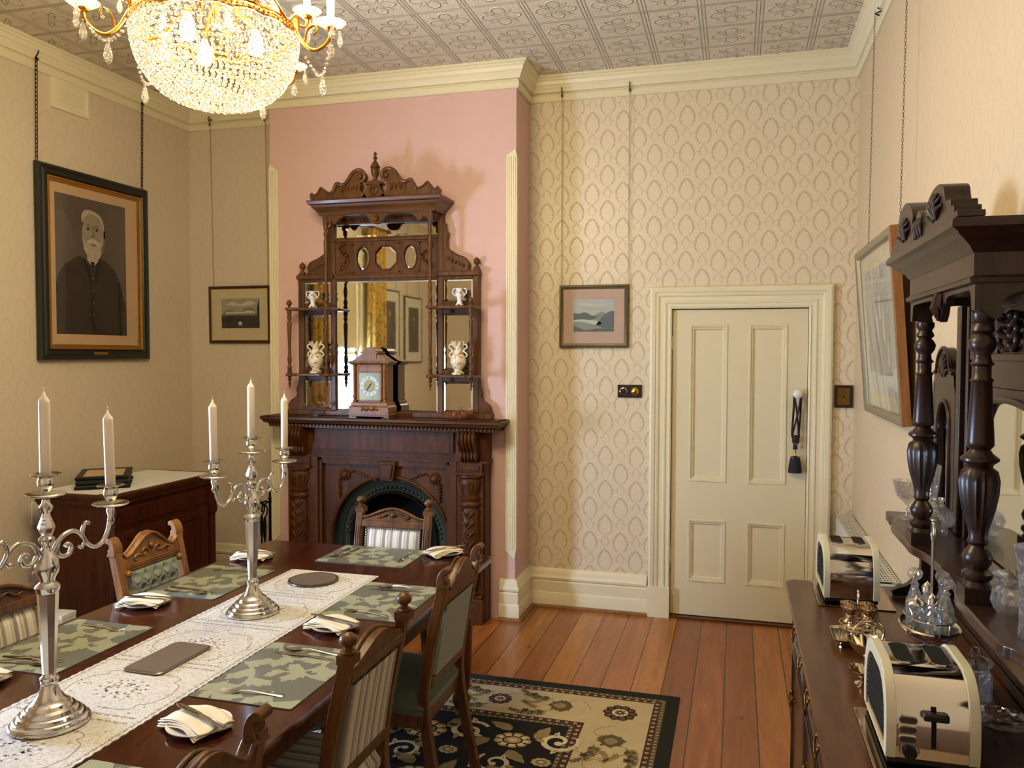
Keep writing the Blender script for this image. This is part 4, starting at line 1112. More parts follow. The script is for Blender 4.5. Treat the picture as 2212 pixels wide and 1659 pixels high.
# ------------------------------------------------------------ candelabra
def candelabrum(loc, rz, lab):
    t = thing('candelabrum', lab, 'candelabrum', loc, rz, 'silver candelabra on the lace runner')
    MB().lathe([(.0001, .002), (.094, .0), (.098, .002), (.099, .006), (.096, .010), (.091, .0105), (.090, .013), (.089, .019), (.085, .022), (.080, .022), (.079, .025), (.0775, .031), (.073, .034), (.068, .034), (.067, .037), (.065, .043), (.060, .047), (.055, .047), (.053, .050), (.050, .057), (.043, .061), (.036, .068), (.028, .082), (.0225, .095), (.02, .105), (.022, .11), (.019, .115)], n=56, cap=False).build('base', 'silver', t, smooth=32)
    m = MB().lathe([(.019, .114), (.023, .118), (.023, .124), (.017, .130), (.0165, .135)], n=28)
    m.lathe([(.0165, .134), (.026, .345), (.0265, .35)], n=8)
    m.lathe([(.026, .35), (.029, .356), (.031, .366), (.027, .372), (.018, .38), (.02, .39), (.028, .405), (.030, .42), (.028, .435), (.018, .455), (.012, .47), (.014, .478), (.02, .486), (.02, .494), (.012, .502)], n=28)
    m.lathe([(.012, .50), (.018, .512), (.021, .525), (.012, .55)], n=8)
    m.lathe([(.012, .55), (.009, .560), (.015, .570), (.017, .577), (.010, .588), (.009, .597)], n=24)
    m.build('stem', 'silver', t, smooth=40)
    def cup(x, y, z, par, nm_='candle_cup'):
        MB().lathe([(.008, -.065), (.047, -.056), (.05, -.052), (.048, -.05), (.03, -.055), (.010, -.058), (.009, -.048), (.013, -.042), (.019, -.03), (.02, -.018), (.017, -.010), (.02, -.006), (.036, -.002), (.037, .001), (.034, .0025), (.016, .0), (.0155, -.012), (.0001, -.012)], (x, y, z), 30, cap=False).build(nm_, 'silver', par, smooth=45)
    cup(0, 0, .664, t)
    for s in (-1, 1):
        m = MB().tube(spline([(0, s*.012, .445), (0, s*.030, .472), (0, s*.052, .491), (0, s*.082, .497), (0, s*.108, .482), (0, s*.128, .452), (0, s*.155, .437), (0, s*.182, .447), (0, s*.202, .478), (0, s*.210, .52), (0, s*.212, .545)], 5), [.0065]*16+[.006]*16+[.0065]*19, 10)
        m.tube(spline([(0, s*.035, .475), (0, s*.03, .452), (0, s*.045, .436), (0, s*.068, .438), (0, s*.076, .455), (0, s*.066, .466), (0, s*.056, .46)], 5), [.0065]*20+[.005]*5+[.006]*6, 10)
        m.tube(spline([(0, s*.112, .474), (0, s*.114, .495), (0, s*.124, .512), (0, s*.134, .508)], 5), [.006]*8+[.0045]*5+[.006]*3, 8)
        m.tube(spline([(0, s*.118, .455), (0, s*.108, .445), (0, s*.10, .45)], 4), .005, 8)
        m.lathe([(.005, .49), (.011, .50), (.007, .512), (.012, .53), (.009, .54), (.016, .545)], (0, s*.211, 0), 16)
        arm = m.build('arm', 'silver', t, smooth=50); cup(0, s*.212, .602, arm)
    return t
CDL = [((-2.452, -3.705, ZR), radians(-4), 'nearer'), ((-2.462, -2.755, ZR), radians(-3), 'farther')]
c1 = candelabrum(CDL[0][0], CDL[0][1], 'tall three-light silver candelabrum on the runner, nearer the camera')
dup(c1, CDL[1][0], CDL[1][1], 'tall three-light silver candelabrum on the runner, farther from the camera')
ca = MB().lathe([(.0125, 0), (.0135, .004), (.0135, .2), (.013, .205), (.004, .218), (.002, .228), (.0001, .23)], n=24)
for nm_i, ((x, y, z), rz, wh) in enumerate(CDL):
    for s, wz in ((0, .6525), (1, .5905), (-1, .5905)):
        dx, dy = -sin(rz)*s*.212, cos(rz)*s*.212
        tl = {0: 0, 1: .02, -1: -.012}[s]
        t = thing('candle', 'white taper candle in the %s cup of the %s candelabrum' % ({0: 'tall centre', 1: 'right-hand', -1: 'left-hand'}[s], wh), 'candle', (x+dx, y+dy, z+wz), 0, 'white candles in the candelabra', rot=(tl*.6, -tl*.8, R.uniform(0, 3)))
        if nm_i == 0 and s == 0:
            body = ca.build('wax_body', 'wax', t, smooth=40); wk = MB().tube([(0, 0, .226), (.002, 0, .234), (-.003, .001, .24)], .0011, 5).build('wick', 'wick', t)
        else:
            for q in (body, wk): c_ = q.copy(); COL.objects.link(c_); c_.parent = t
# ------------------------------------------------------------ dining chairs (front +y, back -y)
def mk_stripes():
    t = NT('stripe_fabric'); v = t.coord('Object'); S = t.sep(v)
    f = t.math('FRACT', t.math('ADD', t.math('DIVIDE', S[0], .092), 10.23))
    c = t.ramp(f, [(0, lin('#d3ccbd')), (.18, lin('#9a8d7c')), (.34, lin('#d3ccbd')), (.40, lin('#b5a68c')), (.50, lin('#dcd6ca')), (.62, lin('#8c837a')), (.80, lin('#cfc8ba')), (.86, lin('#b5a68c')), (.92, lin('#d9d3c6'))], 'CONSTANT')
    t.bsdf(c, .7, 0, t.bump(t.noise(v, 300, 2), .3, .0006), Sheen_Weight=.2); MATS['stripe_fabric'] = t.m
mk_stripes()
simple('braid', '#b3a07c', .8, bumpn=200)
def post_path(sx, top=.93): return spline([(sx*.19, -.285, 0), (sx*.19, -.235, .22), (sx*.19, -.20, .45), (sx*.19, -.215, .62), (sx*.19, -.25, .80), (sx*.19, -.278, top)], 4)
def pback(z):  # y of the back plane at height z
    return -.20-.078*max(0, (z-.45)/.48)**1.25
def seat_mesh(mat):
    m = MB(); n = 16; vs, fs = [], []
    for j in range(n+1):
        for i in range(n+1):
            u_, v_ = i/n*2-1, j/n*2-1
            w2 = .215+.02*(v_+1)/2
            d = (1-abs(u_)**5)*(1-abs(v_)**5)
            vs.append((u_*w2, v_*.215+.01, .455+.05*max(d, 0)**.35))
    for j in range(n):
        for i in range(n): fs.append((j*(n+1)+i, j*(n+1)+i+1, (j+1)*(n+1)+i+1, (j+1)*(n+1)+i))
    m.add(vs, fs)
    m.add([(-.215, -.205, .455), (.215, -.205, .455), (.235, .225, .455), (-.235, .225, .455), (-.213, -.203, .43), (.213, -.203, .43), (.233, .223, .43), (-.233, .223, .43)], [(0, 1, 5, 4), (1, 2, 6, 5), (2, 3, 7, 6), (3, 0, 4, 7), (4, 5, 6, 7)])
    return m
def cage(t, W, style):
    # seat rails
    m = MB()
    m.add([(-.215, -.205, .38), (.215, -.205, .38), (.235, .225, .38), (-.235, .225, .38), (-.215, -.205, .432), (.215, -.205, .432), (.235, .225, .432), (-.235, .225, .432)], [(0, 1, 5, 4), (1, 2, 6, 5), (2, 3, 7, 6), (3, 0, 4, 7), (0, 1, 2, 3), (4, 5, 6, 7)])
    m.build('seat_frame', W, t, bev=.004)
    for sx in (-1, 1):
        MB().lathe([(.012, 0), (.018, .01), (.014, .03), (.02, .06), (.013, .08), (.022, .10), (.026, .28), (.016, .30), (.028, .315), (.018, .33), (.026, .345)], (sx*.205, .195, 0), 16).cbox((sx*.205, .195, .39), (.045, .045, .095)).build('leg', W, t, smooth=50)
        P = post_path(sx); MB().tube(P, .0255, 4).build('leg', W, t, smooth=0, bev=.003)
def arch_board(zb, ends, top, y0, y1, flip=False):
    """board between posts following the back rake; ends z at +-.175, crest profile list"""
    n = 24; bot = [(-.172+.344*i/n, zb) for i in range(n+1)]; tp = []
    for i in range(n+1):
        u_ = -1+2*i/n; tp.append((-.172+.344*i/n, ends(u_)))
    vs, fs = [], []
    for (x, z) in bot+tp:
        vs.append((x, pback(z)+y0, z)); vs.append((x, pback(z)+y1, z))
    k = n+1
    for i in range(n):
        a, b, c, d = i, i+1, k+i+1, k+i
        fs += [(2*a, 2*b, 2*c, 2*d), (2*a+1, 2*b+1, 2*c+1, 2*d+1), (2*a, 2*b, 2*b+1, 2*a+1), (2*d, 2*c, 2*c+1, 2*d+1)]
    fs += [(0, 2*k, 2*k+1, 1), (2*n, 2*(k+n), 2*(k+n)+1, 2*n+1)]
    return MB().add(vs, fs)
def bar(z0, z1, y0, y1, x=.172):
    m = MB(); ya, yb = pback(z0), pback(z1)
    m.add([(-x, ya+y0, z0), (x, ya+y0, z0), (x, ya+y1, z0), (-x, ya+y1, z0), (-x, yb+y0, z1), (x, yb+y0, z1), (x, yb+y1, z1), (-x, yb+y1, z1)], [(0, 1, 2, 3), (4, 5, 6, 7), (0, 1, 5, 4), (1, 2, 6, 5), (2, 3, 7, 6), (3, 0, 4, 7)]); return m
def panel(x, z0, z1, off, tuft=False, bulge=.012):
    n, k = (40, 36) if tuft else (14, 14); vs, fs = [], []
    btn = []
    if tuft:
        for r_ in range(5):
            for c in range(5+(r_ % 2)): btn.append((-x+x*2*(c+(.5 if r_ % 2 == 0 else 0)+.0)/5, z0+(z1-z0)*(r_+.5)/5))
    for j in range(k+1):
        for i in range(n+1):
            u_, v_ = -1+2*i/n, -1+2*j/k; X, Zz = u_*x, z0+(z1-z0)*(v_+1)/2
            d = bulge*max(0, (1-u_**6)*(1-v_**6))**.5
            if tuft:
                ds = sorted(math.hypot(X-a, (Zz-b)) for a, b in btn); q = min(1, ds[0]/.026); e = min(1, (ds[1]-ds[0])/.012) if len(ds) > 1 else 1
                d = .002+.034*(q**.7)*(.62+.38*e)*max(0, (1-u_**8)*(1-v_**8))**.4
            vs.append((X, pback(Zz)+off+d, Zz))
    for j in range(k):
        for i in range(n): fs.append((j*(n+1)+i, j*(n+1)+i+1, (j+1)*(n+1)+i+1, (j+1)*(n+1)+i))
    m = MB().add(vs, fs)
    # flat back
    vb = [(-x, pback(z0)+off-.016, z0), (x, pback(z0)+off-.016, z0), (x, pback(z1)+off-.016, z1), (-x, pback(z1)+off-.016, z1)]
    zz = [z0+(z1-z0)*i/6 for i in range(7)]
    m.add([(s*x, pback(z)+off-.016, z) for z in zz for s in (-1, 1)], [(2*i, 2*i+1, 2*i+3, 2*i+2) for i in range(6)])
    m.add([(-x, pback(z)+o_, z) for z in zz for o_ in (off-.016, off)]+[(x, pback(z)+o_, z) for z in zz for o_ in (off-.016, off)], [(2*i, 2*i+1, 2*i+3, 2*i+2) for i in range(6)]+[(14+2*i, 15+2*i, 17+2*i, 16+2*i) for i in range(6)])
    return m, btn
def striped_chair(W):
    t = thing('striped_dining_chair', 'x', 'chair'); cage(t, W, 0)
    seat_mesh(0).build('seat', 'stripe_fabric', t, smooth=60)
    for sx in (-1, 1):
        m = MB(); tp = (sx*.19, -.278)
        for k in range(3): m.box(sx*.19-.014+.011*k, pback(.8)+.012, .56, sx*.19-.008+.011*k, pback(.7)+.03, .88) if False else None
        m.box(tp[0]-.024, tp[1]-.024, .905, tp[0]+.024, tp[1]+.024, .93)
        m.lathe([(.022, .93), (.024, .936), (.012, .944), (.012, .95), (.022, .958), (.025, .968), (.022, .978), (.012, .986), (.0001, .99)], (tp[0], tp[1], 0), 16)
        m.build('finial', W, t, smooth=40)
        g = MB()
        for k in range(3):
            pa = [(p.x-.011+.011*k, p.y+.0185, p.z) for p in post_path(sx) if .55 < p.z < .87]; g.tube(pa, .0028, 6)
        g.build('fluting', W, t, smooth=60)
    arch_board(.835, lambda u_: .880+.050*(.5+.5*cos(pi*min(1, abs(u_)*1.02)))**.8, 0, -.014, .012).build('crest_rail', W, t, smooth=30)
    e = MB(); pa = [(-.172+.344*i/24, pback(.9)+.016, .882+.050*(.5+.5*cos(pi*min(1, abs(-1+2*i/24)*1.02)))**.8) for i in range(25)]
    e.tube(pa, .008, 8); e.build('crest_moulding', W, t, smooth=60)
    c = MB()
    for s in (-1, 1):
        c.tube(spline([(0, pback(.9)+.014, .895), (s*.03, pback(.9)+.018, .905), (s*.06, pback(.88)+.014, .888), (s*.09, pback(.88)+.016, .892), (s*.075, pback(.88)+.014, .88)], 4), .005, 6)
    c.sphere((0, pback(.9)+.014, .898), .014, 10, 8); c.build('carving', W, t, smooth=60)
    m = bar(.835, .868, -.018, .02); m.build('upper_rail', W, t, bev=.004); bar(.52, .56, -.014, .016).build('lower_rail', W, t, bev=.004)
    pn, _ = panel(.148, .568, .825, .0); pn.build('back_panel', 'stripe_fabric', t, smooth=60)
    b = MB()
    for (x0, z0, x1, z1) in ((-.15, .566, -.15, .828), (.15, .566, .15, .828), (-.15, .828, .15, .828), (-.15, .566, .15, .566)):
        L = math.hypot(x1-x0, z1-z0); k = int(L/.012)
        for i in range(k+1):
            x, z = x0+(x1-x0)*i/k, z0+(z1-z0)*i/k; b.sphere((x, pback(z)+.004, z), .006, 6, 5)
    b.build('braid_trim', 'braid', t, smooth=60)
    return t
def tufted_chair(W):
    t = thing('tufted_dining_chair', 'x', 'chair'); cage(t, W, 0)
    seat_mesh(0).build('seat', 'green_velvet', t, smooth=60)
    for sx in (-1, 1):
        tp = -.278
        ear = sp2([(.0, .90), (.0, .935), (-.012, .962), (-.03, .975), (-.045, .968), (-.044, .954), (-.03, .95), (-.028, .93), (-.04, .90)], 4)
        MB().prism([(tp+.022+a, b) for a, b in ear], sx*.19-.024, sx*.19+.024, 'yz').build('scroll_ear', W, t, smooth=40, bev=.003)
    ctop = lambda u_: .885+.078*(.5+.5*cos(pi*min(1, abs(u_)*1.14)))**.9+.025*max(0, abs(u_)-.85)/.15
    arch_board(.825, ctop, 0, -.015, .014).build('crest_rail', W, t, smooth=30)
    pa = [(-.172+.344*i/30, pback(.9)+.015, ctop(-1+2*i/30)-.004) for i in range(31)]; MB().tube(pa, .0065, 8).build('crest_moulding', W, t, smooth=60)
    pa = [(-.172+.344*i/30, pback(.9)-.013, ctop(-1+2*i/30)-.002) for i in range(31)]; MB().tube(pa, .0065, 8).build('crest_moulding', W, t, smooth=60)
    c = MB()
    for s in (-1, 1):
        c.tube(spline([(s*.01, pback(.9)+.016, .87), (s*.03, pback(.9)+.02, .90), (s*.055, pback(.9)+.018, .895), (s*.05, pback(.9)+.02, .875), (s*.035, pback(.9)+.018, .88)], 4), .0055, 6)
        c.tube(spline([(s*.06, pback(.88)+.016, .875), (s*.09, pback(.88)+.02, .885), (s*.11, pback(.88)+.016, .872), (s*.095, pback(.88)+.018, .862)], 4), .005, 6)
    c.sphere((0, pback(.9)+.016, .905), .013, 10, 8)
    for k in range(3): c.tube([(-.16, pback(.83)+.016+.0015*k, .832+.010*k), (.16, pback(.83)+.016+.0015*k, .832+.010*k)], .0028, 6)
    c.build('carving', W, t, smooth=60)
    for sx in (-1, 1): MB().sphere((sx*.158, pback(.82)+.02, .818), .017, 12, 8).build('rosette', W, t, smooth=60)
    bar(.515, .555, -.014, .016).build('lower_rail', W, t, bev=.004)
    pn, btn = panel(.15, .56, .825, -.002, True); pn.build('back_panel', 'tuft_fabric', t, smooth=70)
    b = MB()
    for a, z in btn: 
        if abs(a) < .145: b.sphere((a, pback(z)+.006, z), .005, 8, 6)
    b.build('buttons', 'tuft_fabric', t, smooth=60)
    return t
s0 = striped_chair('walnut'); s0.location = (-2.415, -1.82, .0105); s0.rotation_euler = (0, 0, pi); s0['group'] = 'dining chairs round the table'
s0['label'] = 'striped dining chair at the fireplace end of the table, facing the camera'
t0 = tufted_chair('oak'); t0['group'] = 'dining chairs round the table'  # lighter wood than its twins: light falling on this chair put into its colour
t0.location = (-2.895, -2.475, .0105); t0.rotation_euler = (0, 0, -pi/2); t0['label'] = 'dining chair with grey-green buttoned back, in front of the dark cabinet'
G = 'dining chairs round the table'
dup(s0, (-2.885, -3.235, .0105), -pi/2, 'striped dining chair at the left edge of the photo', G)
dup(s0, (-1.985, -3.265, .0105), pi/2, 'striped dining chair with ball finials on the right side of the table', G)
t1 = tufted_chair('walnut'); t1.location = (-1.985, -2.52, .0105); t1.rotation_euler = (0, 0, pi/2); t1['label'] = 'dining chair with green upholstery on the right side of the table, nearest the fireplace'; t1['group'] = G
dup(t1, (-1.975, -4.09, .0105), pi/2, 'dining chair with a plain arched crest cut off by the bottom of the photo', G)
# ------------------------------------------------------------ framed pictures (local: x centre, z=0 bottom, front -y, back at y=0)
mpf = lambda u, v, w: (u, -w, v)
def chain(m, p0, p1, link=.034, r=.0022, wd=.008):
    a, b = Vector(p0), Vector(p1); L = (b-a).length; n = max(2, int(L/(link*.72))); d = (b-a).normalized()
    s1 = d.cross(Vector((0, 1, 0))); s1 = s1.normalized() if s1.length > .1 else Vector((1, 0, 0)); s2 = d.cross(s1)
    for i in range(n):
        c = a+(b-a)*((i+.5)/n); s = s1 if i % 2 else s2
        m.tube([c+d*(cos(t)*link/2)+s*(sin(t)*wd) for t in [2*pi*k/8 for k in range(8)]], r, 4, closed=True)
def hook(m, x, z0, y=-.02):
    m.tube(spline([(x, y+.0, z0+.02), (x, y-.012, z0+.026), (x, y-.024, z0+.012), (x, y-.012, z0-.006), (x, y-.004, z0-.02), (x, y-.014, z0-.036), (x, y-.024, z0-.028)], 4), .004, 6)
def frame_obj(t, w, h, prof, mat, name='frame', slip=None):
    m = MB().sweep([(-w/2, 0), (-w/2, h), (w/2, h), (w/2, 0)], prof, mpf, closed=True, side=1)
    m.box(-w/2+.004, -.012, .004, w/2-.004, 0, h-.004); return m.build(name, mat, t, smooth=30)
# portrait on the left wall
pt = thing('framed_portrait', 'large dark framed portrait photograph of a bearded man hung from chains', 'picture', (XL+.012, -.982, 1.70), pi/2)
PW, PH = .945, 1.205
frame_obj(pt, PW, PH, [(0, .0), (0, .022), (.008, .034), (.018, .036), (.028, .03), (.04, .036), (.058, .034), (.066, .024), (.07, .012)], 'dark_green_frame')
MB().sweep([(-PW/2+.069, .069), (-PW/2+.069, PH-.069), (PW/2-.069, PH-.069), (PW/2-.069, .069)], [(0, .008), (0, .03), (.008, .031), (.012, .022), (.03, .016), (.032, .006)], mpf, closed=True, side=1).build('gilt_slip', 'gilt', pt, smooth=30)
MB().box(-PW/2+.10, -.0145, .10, PW/2-.10, -.011, PH-.10).build('mount', 'mount_tan', pt, smooth=0)
q0, q1, r0, r1 = -.338, .262, .165, 1.045
def grey(nm_, a, b, sc=6):
    t = NT(nm_); v = t.coord(); n = t.noise(v, sc, 4, .6); t.bsdf(t.mix(n, lin(a), lin(b)), .45, 0); MATS[nm_] = t.m
grey('print_bg', '#4a4239', '#645a4e', 3); grey('print_suit', '#2a2520', '#39332c', 9); grey('print_skin', '#857868', '#a09280', 14); grey('print_hair', '#8f8474', '#c0b4a0', 30); grey('print_mid', '#6c6256', '#7f7466', 20); grey('print_dark', '#141210', '#1d1a17', 20); grey('print_shirt', '#a59a88', '#c2b6a2', 20); grey('print_light', '#564d43', '#675d51', 5)
m = MB(); W3, H3 = q1-q0, r1-r0
def pp(pts, mat, lay): m.poly([(q0+W3*a, r0+H3*b) for a, b in clip(pts, 0, 0, 1, 1)], -.0150-.00012*lay, mat, plane='xz')
pp(rect(0, 0, 1, 1), 0, 0)
pp(sp2([(0, .35), (.12, .42), (.22, .55), (.25, .7), (.16, .85), (0, .9)], 4), 7, 1)
# coat
pp(sp2([(-.02, -.05), (-.02, .30), (.08, .47), (.20, .53), (.33, .575), (.46, .52), (.62, .57), (.76, .53), (.88, .44), (.97, .26), (1.02, .05), (1.02, -.05)], 4), 1, 2)
for a in ([(.36, .555), (.44, .44), (.47, .30), (.46, .10), (.50, .0), (.53, .0), (.50, .15), (.50, .34), (.47, .46), (.40, .56)], [(.58, .555), (.53, .46), (.52, .36), (.54, .34), (.57, .45), (.62, .55)]): pp(a, 5, 3)
pp([(.86, .42), (.90, .38), (.90, .12), (.93, .0), (.88, .0), (.86, .14)], 5, 3)
for z in (.42, .33, .24, .15): pp(ell(.505, z, .010, .0085, 10), 4, 4)
# collar, tie, face
pp([(.42, .56), (.50, .50), (.58, .55), (.56, .60), (.44, .61)], 6, 4); pp([(.47, .545), (.53, .54), (.515, .50), (.485, .50)], 5, 5)
pp(sp2([(.365, .78), (.36, .72), (.38, .66), (.44, .60), (.52, .585), (.60, .62), (.655, .69), (.67, .77), (.66, .84), (.60, .885), (.50, .90), (.41, .87), (.365, .78)], 4), 2, 5)
pp(sp2([(.362, .82), (.35, .86), (.375, .90), (.44, .922), (.53, .915), (.61, .895), (.66, .85), (.672, .79), (.662, .76), (.648, .80), (.625, .855), (.56, .885), (.48, .893), (.41, .87), (.38, .83)], 4), 3, 6)
pp(sp2([(.365, .72), (.39, .69), (.44, .685), (.50, .70), (.57, .685), (.63, .70), (.665, .74), (.65, .66), (.61, .585), (.56, .555), (.51, .545), (.45, .565), (.39, .62), (.37, .67), (.365, .72)], 4), 3, 6)
pp(sp2([(.42, .685), (.46, .705), (.51, .712), (.57, .70), (.61, .675), (.56, .672), (.51, .682), (.46, .675)], 4), 6, 8)
pp(sp2([(.47, .668), (.51, .676), (.56, .665), (.52, .655)], 3), 4, 9)
for x in (.44, .565):
    pp(sp2([(x-.04, .80), (x, .818), (x+.045, .80), (x, .805)], 3), 4, 8); pp(ell(x+.003, .782, .030, .014, 12), 4, 7); pp(ell(x+.003, .782, .012, .009, 10), 5, 8)
pp([(.505, .80), (.525, .80), (.535, .735), (.52, .72), (.49, .725), (.50, .745)], 4, 7); pp([(.512, .79), (.52, .79), (.524, .74), (.508, .74)], 2, 8)
pp(sp2([(.62, .64), (.66, .72), (.675, .80), (.69, .76), (.675, .68), (.64, .60)], 3), 4, 7); pp(ell(.675, .76, .015, .035, 12), 4, 7)
m.build('photographic_print', ['print_bg', 'print_suit', 'print_skin', 'print_hair', 'print_mid', 'print_dark', 'print_shirt', 'print_light'], pt, smooth=0, recalc=False)
MB().box(-PW/2+.09, -.0225, .09, PW/2-.09, -.0215, PH-.09).build('picture_glass', 'picture_glass', pt, smooth=0)
for x in (-PW/2+.01, PW/2-.04):
    m = MB(); chain(m, (x, -.014, PH), (x-.004, -.030, 3.515-1.70)); hook(m, x, 3.515-1.70+.02, -.02); m.build('chain', 'chain_metal', pt, smooth=60)
MB().box(-.06, -.036, .035, .06, -.034, .052).build('name_plate', 'gilt', pt, smooth=0)

def landscape(t, x0, z0, x1, z1, kind):
    m = MB(); W3, H3 = x1-x0, z1-z0
    def pp(pts, mat, lay): m.poly([(x0+W3*a, z0+H3*b) for a, b in clip(pts, 0, 0, 1, 1)], -.0148-.00012*lay, mat, plane='xz')
    pp(rect(0, 0, 1, 1), 0, 0)
    if kind == 0:
        pp([(0, 0), (1, 0), (1, .42), (.7, .46), (.4, .43), (.15, .47), (0, .45)], 1, 1); pp([(0, .45), (.12, .62), (.3, .60), (.36, .50), (.55, .52), (.6, .66), (.78, .70), (.95, .52), (1, .5), (1, .42), (0, .42)], 2, 2)
        pp([(.1, .48), (.9, .5), (.88, .56), (.7, .60), (.55, .54), (.12, .56)], 3, 3)
        pp([(.35, .30), (.6, .30), (.56, .24), (.4, .24)], 4, 3); pp([(.45, .30), (.5, .30), (.48, .5)], 4, 3); pp([(.44, .1), (.54, .1), (.52, .22), (.46, .22)], 3, 3)
        pp([(0, .2), (.3, .24), (.2, .3), (0, .33)], 4, 2); pp([(.96, 0), (1, 0), (1, 1), (.94, .7)], 4, 4)
        pp(sp2([(.1, .8), (.3, .9), (.5, .8), (.7, .92), (.9, .82), (.6, .74), (.3, .76)], 3), 3, 1)
    else:
        pp([(0, 0), (1, 0), (1, .45), (.7, .62), (.5, .5), (.2, .55), (0, .58)], 2, 1); pp(sp2([(0, .58), (.12, .56), (.3, .60), (.45, .5), (.6, .45), (.4, .36), (0, .34)], 3), 1, 2)
        pp(sp2([(.55, .2), (.68, .42), (.8, .56), (1, .62), (1, .12), (.7, .12)], 3), 4, 3); pp(sp2([(0, .3), (.25, .3), (.55, .2), (.7, .26), (.55, .34), (.2, .38), (0, .36)], 3), 3, 3)
        pp([(0, 0), (1, 0), (1, .08), (.6, .1), (.3, .04), (0, .18)], 1, 4); pp(sp2([(.05, .85), (.3, .9), (.6, .82), (.9, .88), (.6, .78), (.3, .8)], 3), 3, 1)
        pp(sp2([(.2, .68), (.5, .76), (.9, .68), (.5, .64)], 3), 5, 1)
    return m
grey('pr_sky', '#8f8a7c', '#a69f8d'); grey('pr_dark', '#2c2c2a', '#43413c', 12); grey('pr_mid', '#6d685c', '#85806f', 20); grey('pr_light', '#b9b29c', '#cac3ad', 20); grey('pr_black', '#1c1c1b', '#2c2a27', 12)
grey('wc_sky', '#9aa3a0', '#b4b9b2', 9); grey('wc_dark', '#3c4444', '#586260', 14); grey('wc_mid', '#6f7a72', '#87917f', 20); grey('wc_light', '#a9afa6', '#c0c4ba', 20); grey('wc_blue', '#3d4c5c', '#56656f', 12); grey('wc_pink', '#a49a98', '#b3a9a4', 9)
def cords(t, xs, z0, z1, y=-.02, mat='cord', r=.0011, twin=True):
    for x in xs:
        m = MB()
        for d in ((-.004, .004) if twin else (0,)): m.tube([(x+d, -.008, z0), (x+d*.3, y, z1-.03)], r, 5)
        m.tube([(x+.007*sin(a), y, z1-.022+.014*cos(a)) for a in [2*pi*k/10 for k in range(10)]], .0018, 4, closed=True)
        c = m.build('hanging_cord', mat, t, smooth=60)
        k = MB(); hook(k, x, z1, y); k.box(x-.012, y-.004, z1+.002, x+.012, y+.012, z1+.012); k.build('rail_hook', 'dark_brass', c, smooth=50)
t = thing('framed_print', 'small brown framed print of a ship and buildings hanging in the left recess', 'picture', (-4.362, -.006, 1.822), 0, rot=(radians(.5), 0, 0))
frame_obj(t, .535, .435, [(0, 0), (0, .016), (.006, .02), (.014, .018), (.02, .012), (.022, .006)], 'dark_brown_frame')
MB().sweep([(-.247, .02), (-.247, .415), (.247, .415), (.247, .02)], [(0, .006), (0, .015), (.004, .0155), (.006, .01)], mpf, closed=True, side=1).build('gilt_slip', 'gilt', t, smooth=30)
MB().box(-.243, -.0142, .024, .243, -.011, .411).build('mount', 'mount_cream', t, smooth=0)
landscape(t, -.155, .115, .175, .34, 0).build('print', ['pr_sky', 'pr_dark', 'pr_mid', 'pr_light', 'pr_black'], t, smooth=0, recalc=False)
MB().box(-.246, -.0166, .021, .246, -.016, .414).build('picture_glass', 'picture_glass', t, smooth=0)
cords(t, (-.225, .25), .433, 3.51-1.822, -.02)
t = thing('framed_watercolour', 'bronze framed blue-grey landscape watercolour hanging between the fireplace and the door', 'picture', (-1.637, -.006, 1.79), 0)
frame_obj(t, .468, .42, [(0, 0), (0, .018), (.005, .022), (.011, .022), (.014, .016), (.026, .013), (.03, .008)], 'bronze_frame')
MB().box(-.206, -.0142, .028, .206, -.011, .392).build('mount', 'mount_pink', t, smooth=0)
landscape(t, -.136, .108, .138, .325, 1).build('print', ['wc_sky', 'wc_dark', 'wc_mid', 'wc_light', 'wc_blue', 'wc_pink'], t, smooth=0, recalc=False)
MB().box(-.208, -.0166, .026, .208, -.016, .394).build('picture_glass', 'picture_glass', t, smooth=0)
cords(t, (-.222, .232), .418, 3.505-1.79, -.02)
# tilted picture on the right wall
t = thing('framed_print', 'large wood framed pale print leaning out from the right-hand wall', 'picture', (-.012, -1.285, 1.455), 0, rot=(radians(4.4), 0, -pi/2))
frame_obj(t, 1.02, .83, [(0, 0), (0, .034), (.006, .038), (.016, .036), (.022, .028), (.03, .026), (.034, .012)], 'light_oak_frame')
MB().sweep([(-.476, .034), (-.476, .796), (.476, .796), (.476, .034)], [(-.030, .030), (-.028, .0385), (-.018, .0395), (-.008, .0385), (0, .034), (.006, .02)], mpf, closed=True, side=1).build('silver_slip', 'silver_frame', t, smooth=30)
MB().box(-.474, -.0142, .035, .474, -.011, .795).build('mount', 'mount_cream', t, smooth=0)
m = MB(); m.box(-.36, -.0152, .12, .37, -.0142, .71, 0)
grey('pale_print', '#8e8f86', '#a9a89b', 8); grey('pale_print_b', '#77786f', '#8d8c80', 12); grey('pale_print_c', '#b5b3a6', '#c4c1b1', 12)
def pq(pts, mat, lay): m.poly(clip(pts, -.36, .12, .37, .71), -.0153-.00012*lay, mat, plane='xz')
pq([(-.36, .12), (.37, .12), (.37, .24), (.1, .2), (-.36, .22)], 2, 1); pq([(-.1, .2), (.25, .2), (.25, .6), (-.1, .6)], 1, 1)
for k in range(22):
    x, z = R.uniform(-.36, .36), R.uniform(.2, .7); w3, h3 = R.uniform(.01, .05), R.uniform(.03, .14); pq(rect(x, z, x+w3, z+h3), R.choice((1, 2)), 2+k*.2)
m.build('print', ['pale_print', 'pale_print_b', 'pale_print_c'], t, smooth=0, recalc=False)
MB().box(-.475, -.0245, .034, .475, -.024, .796).build('picture_glass', 'picture_glass', t, smooth=0)
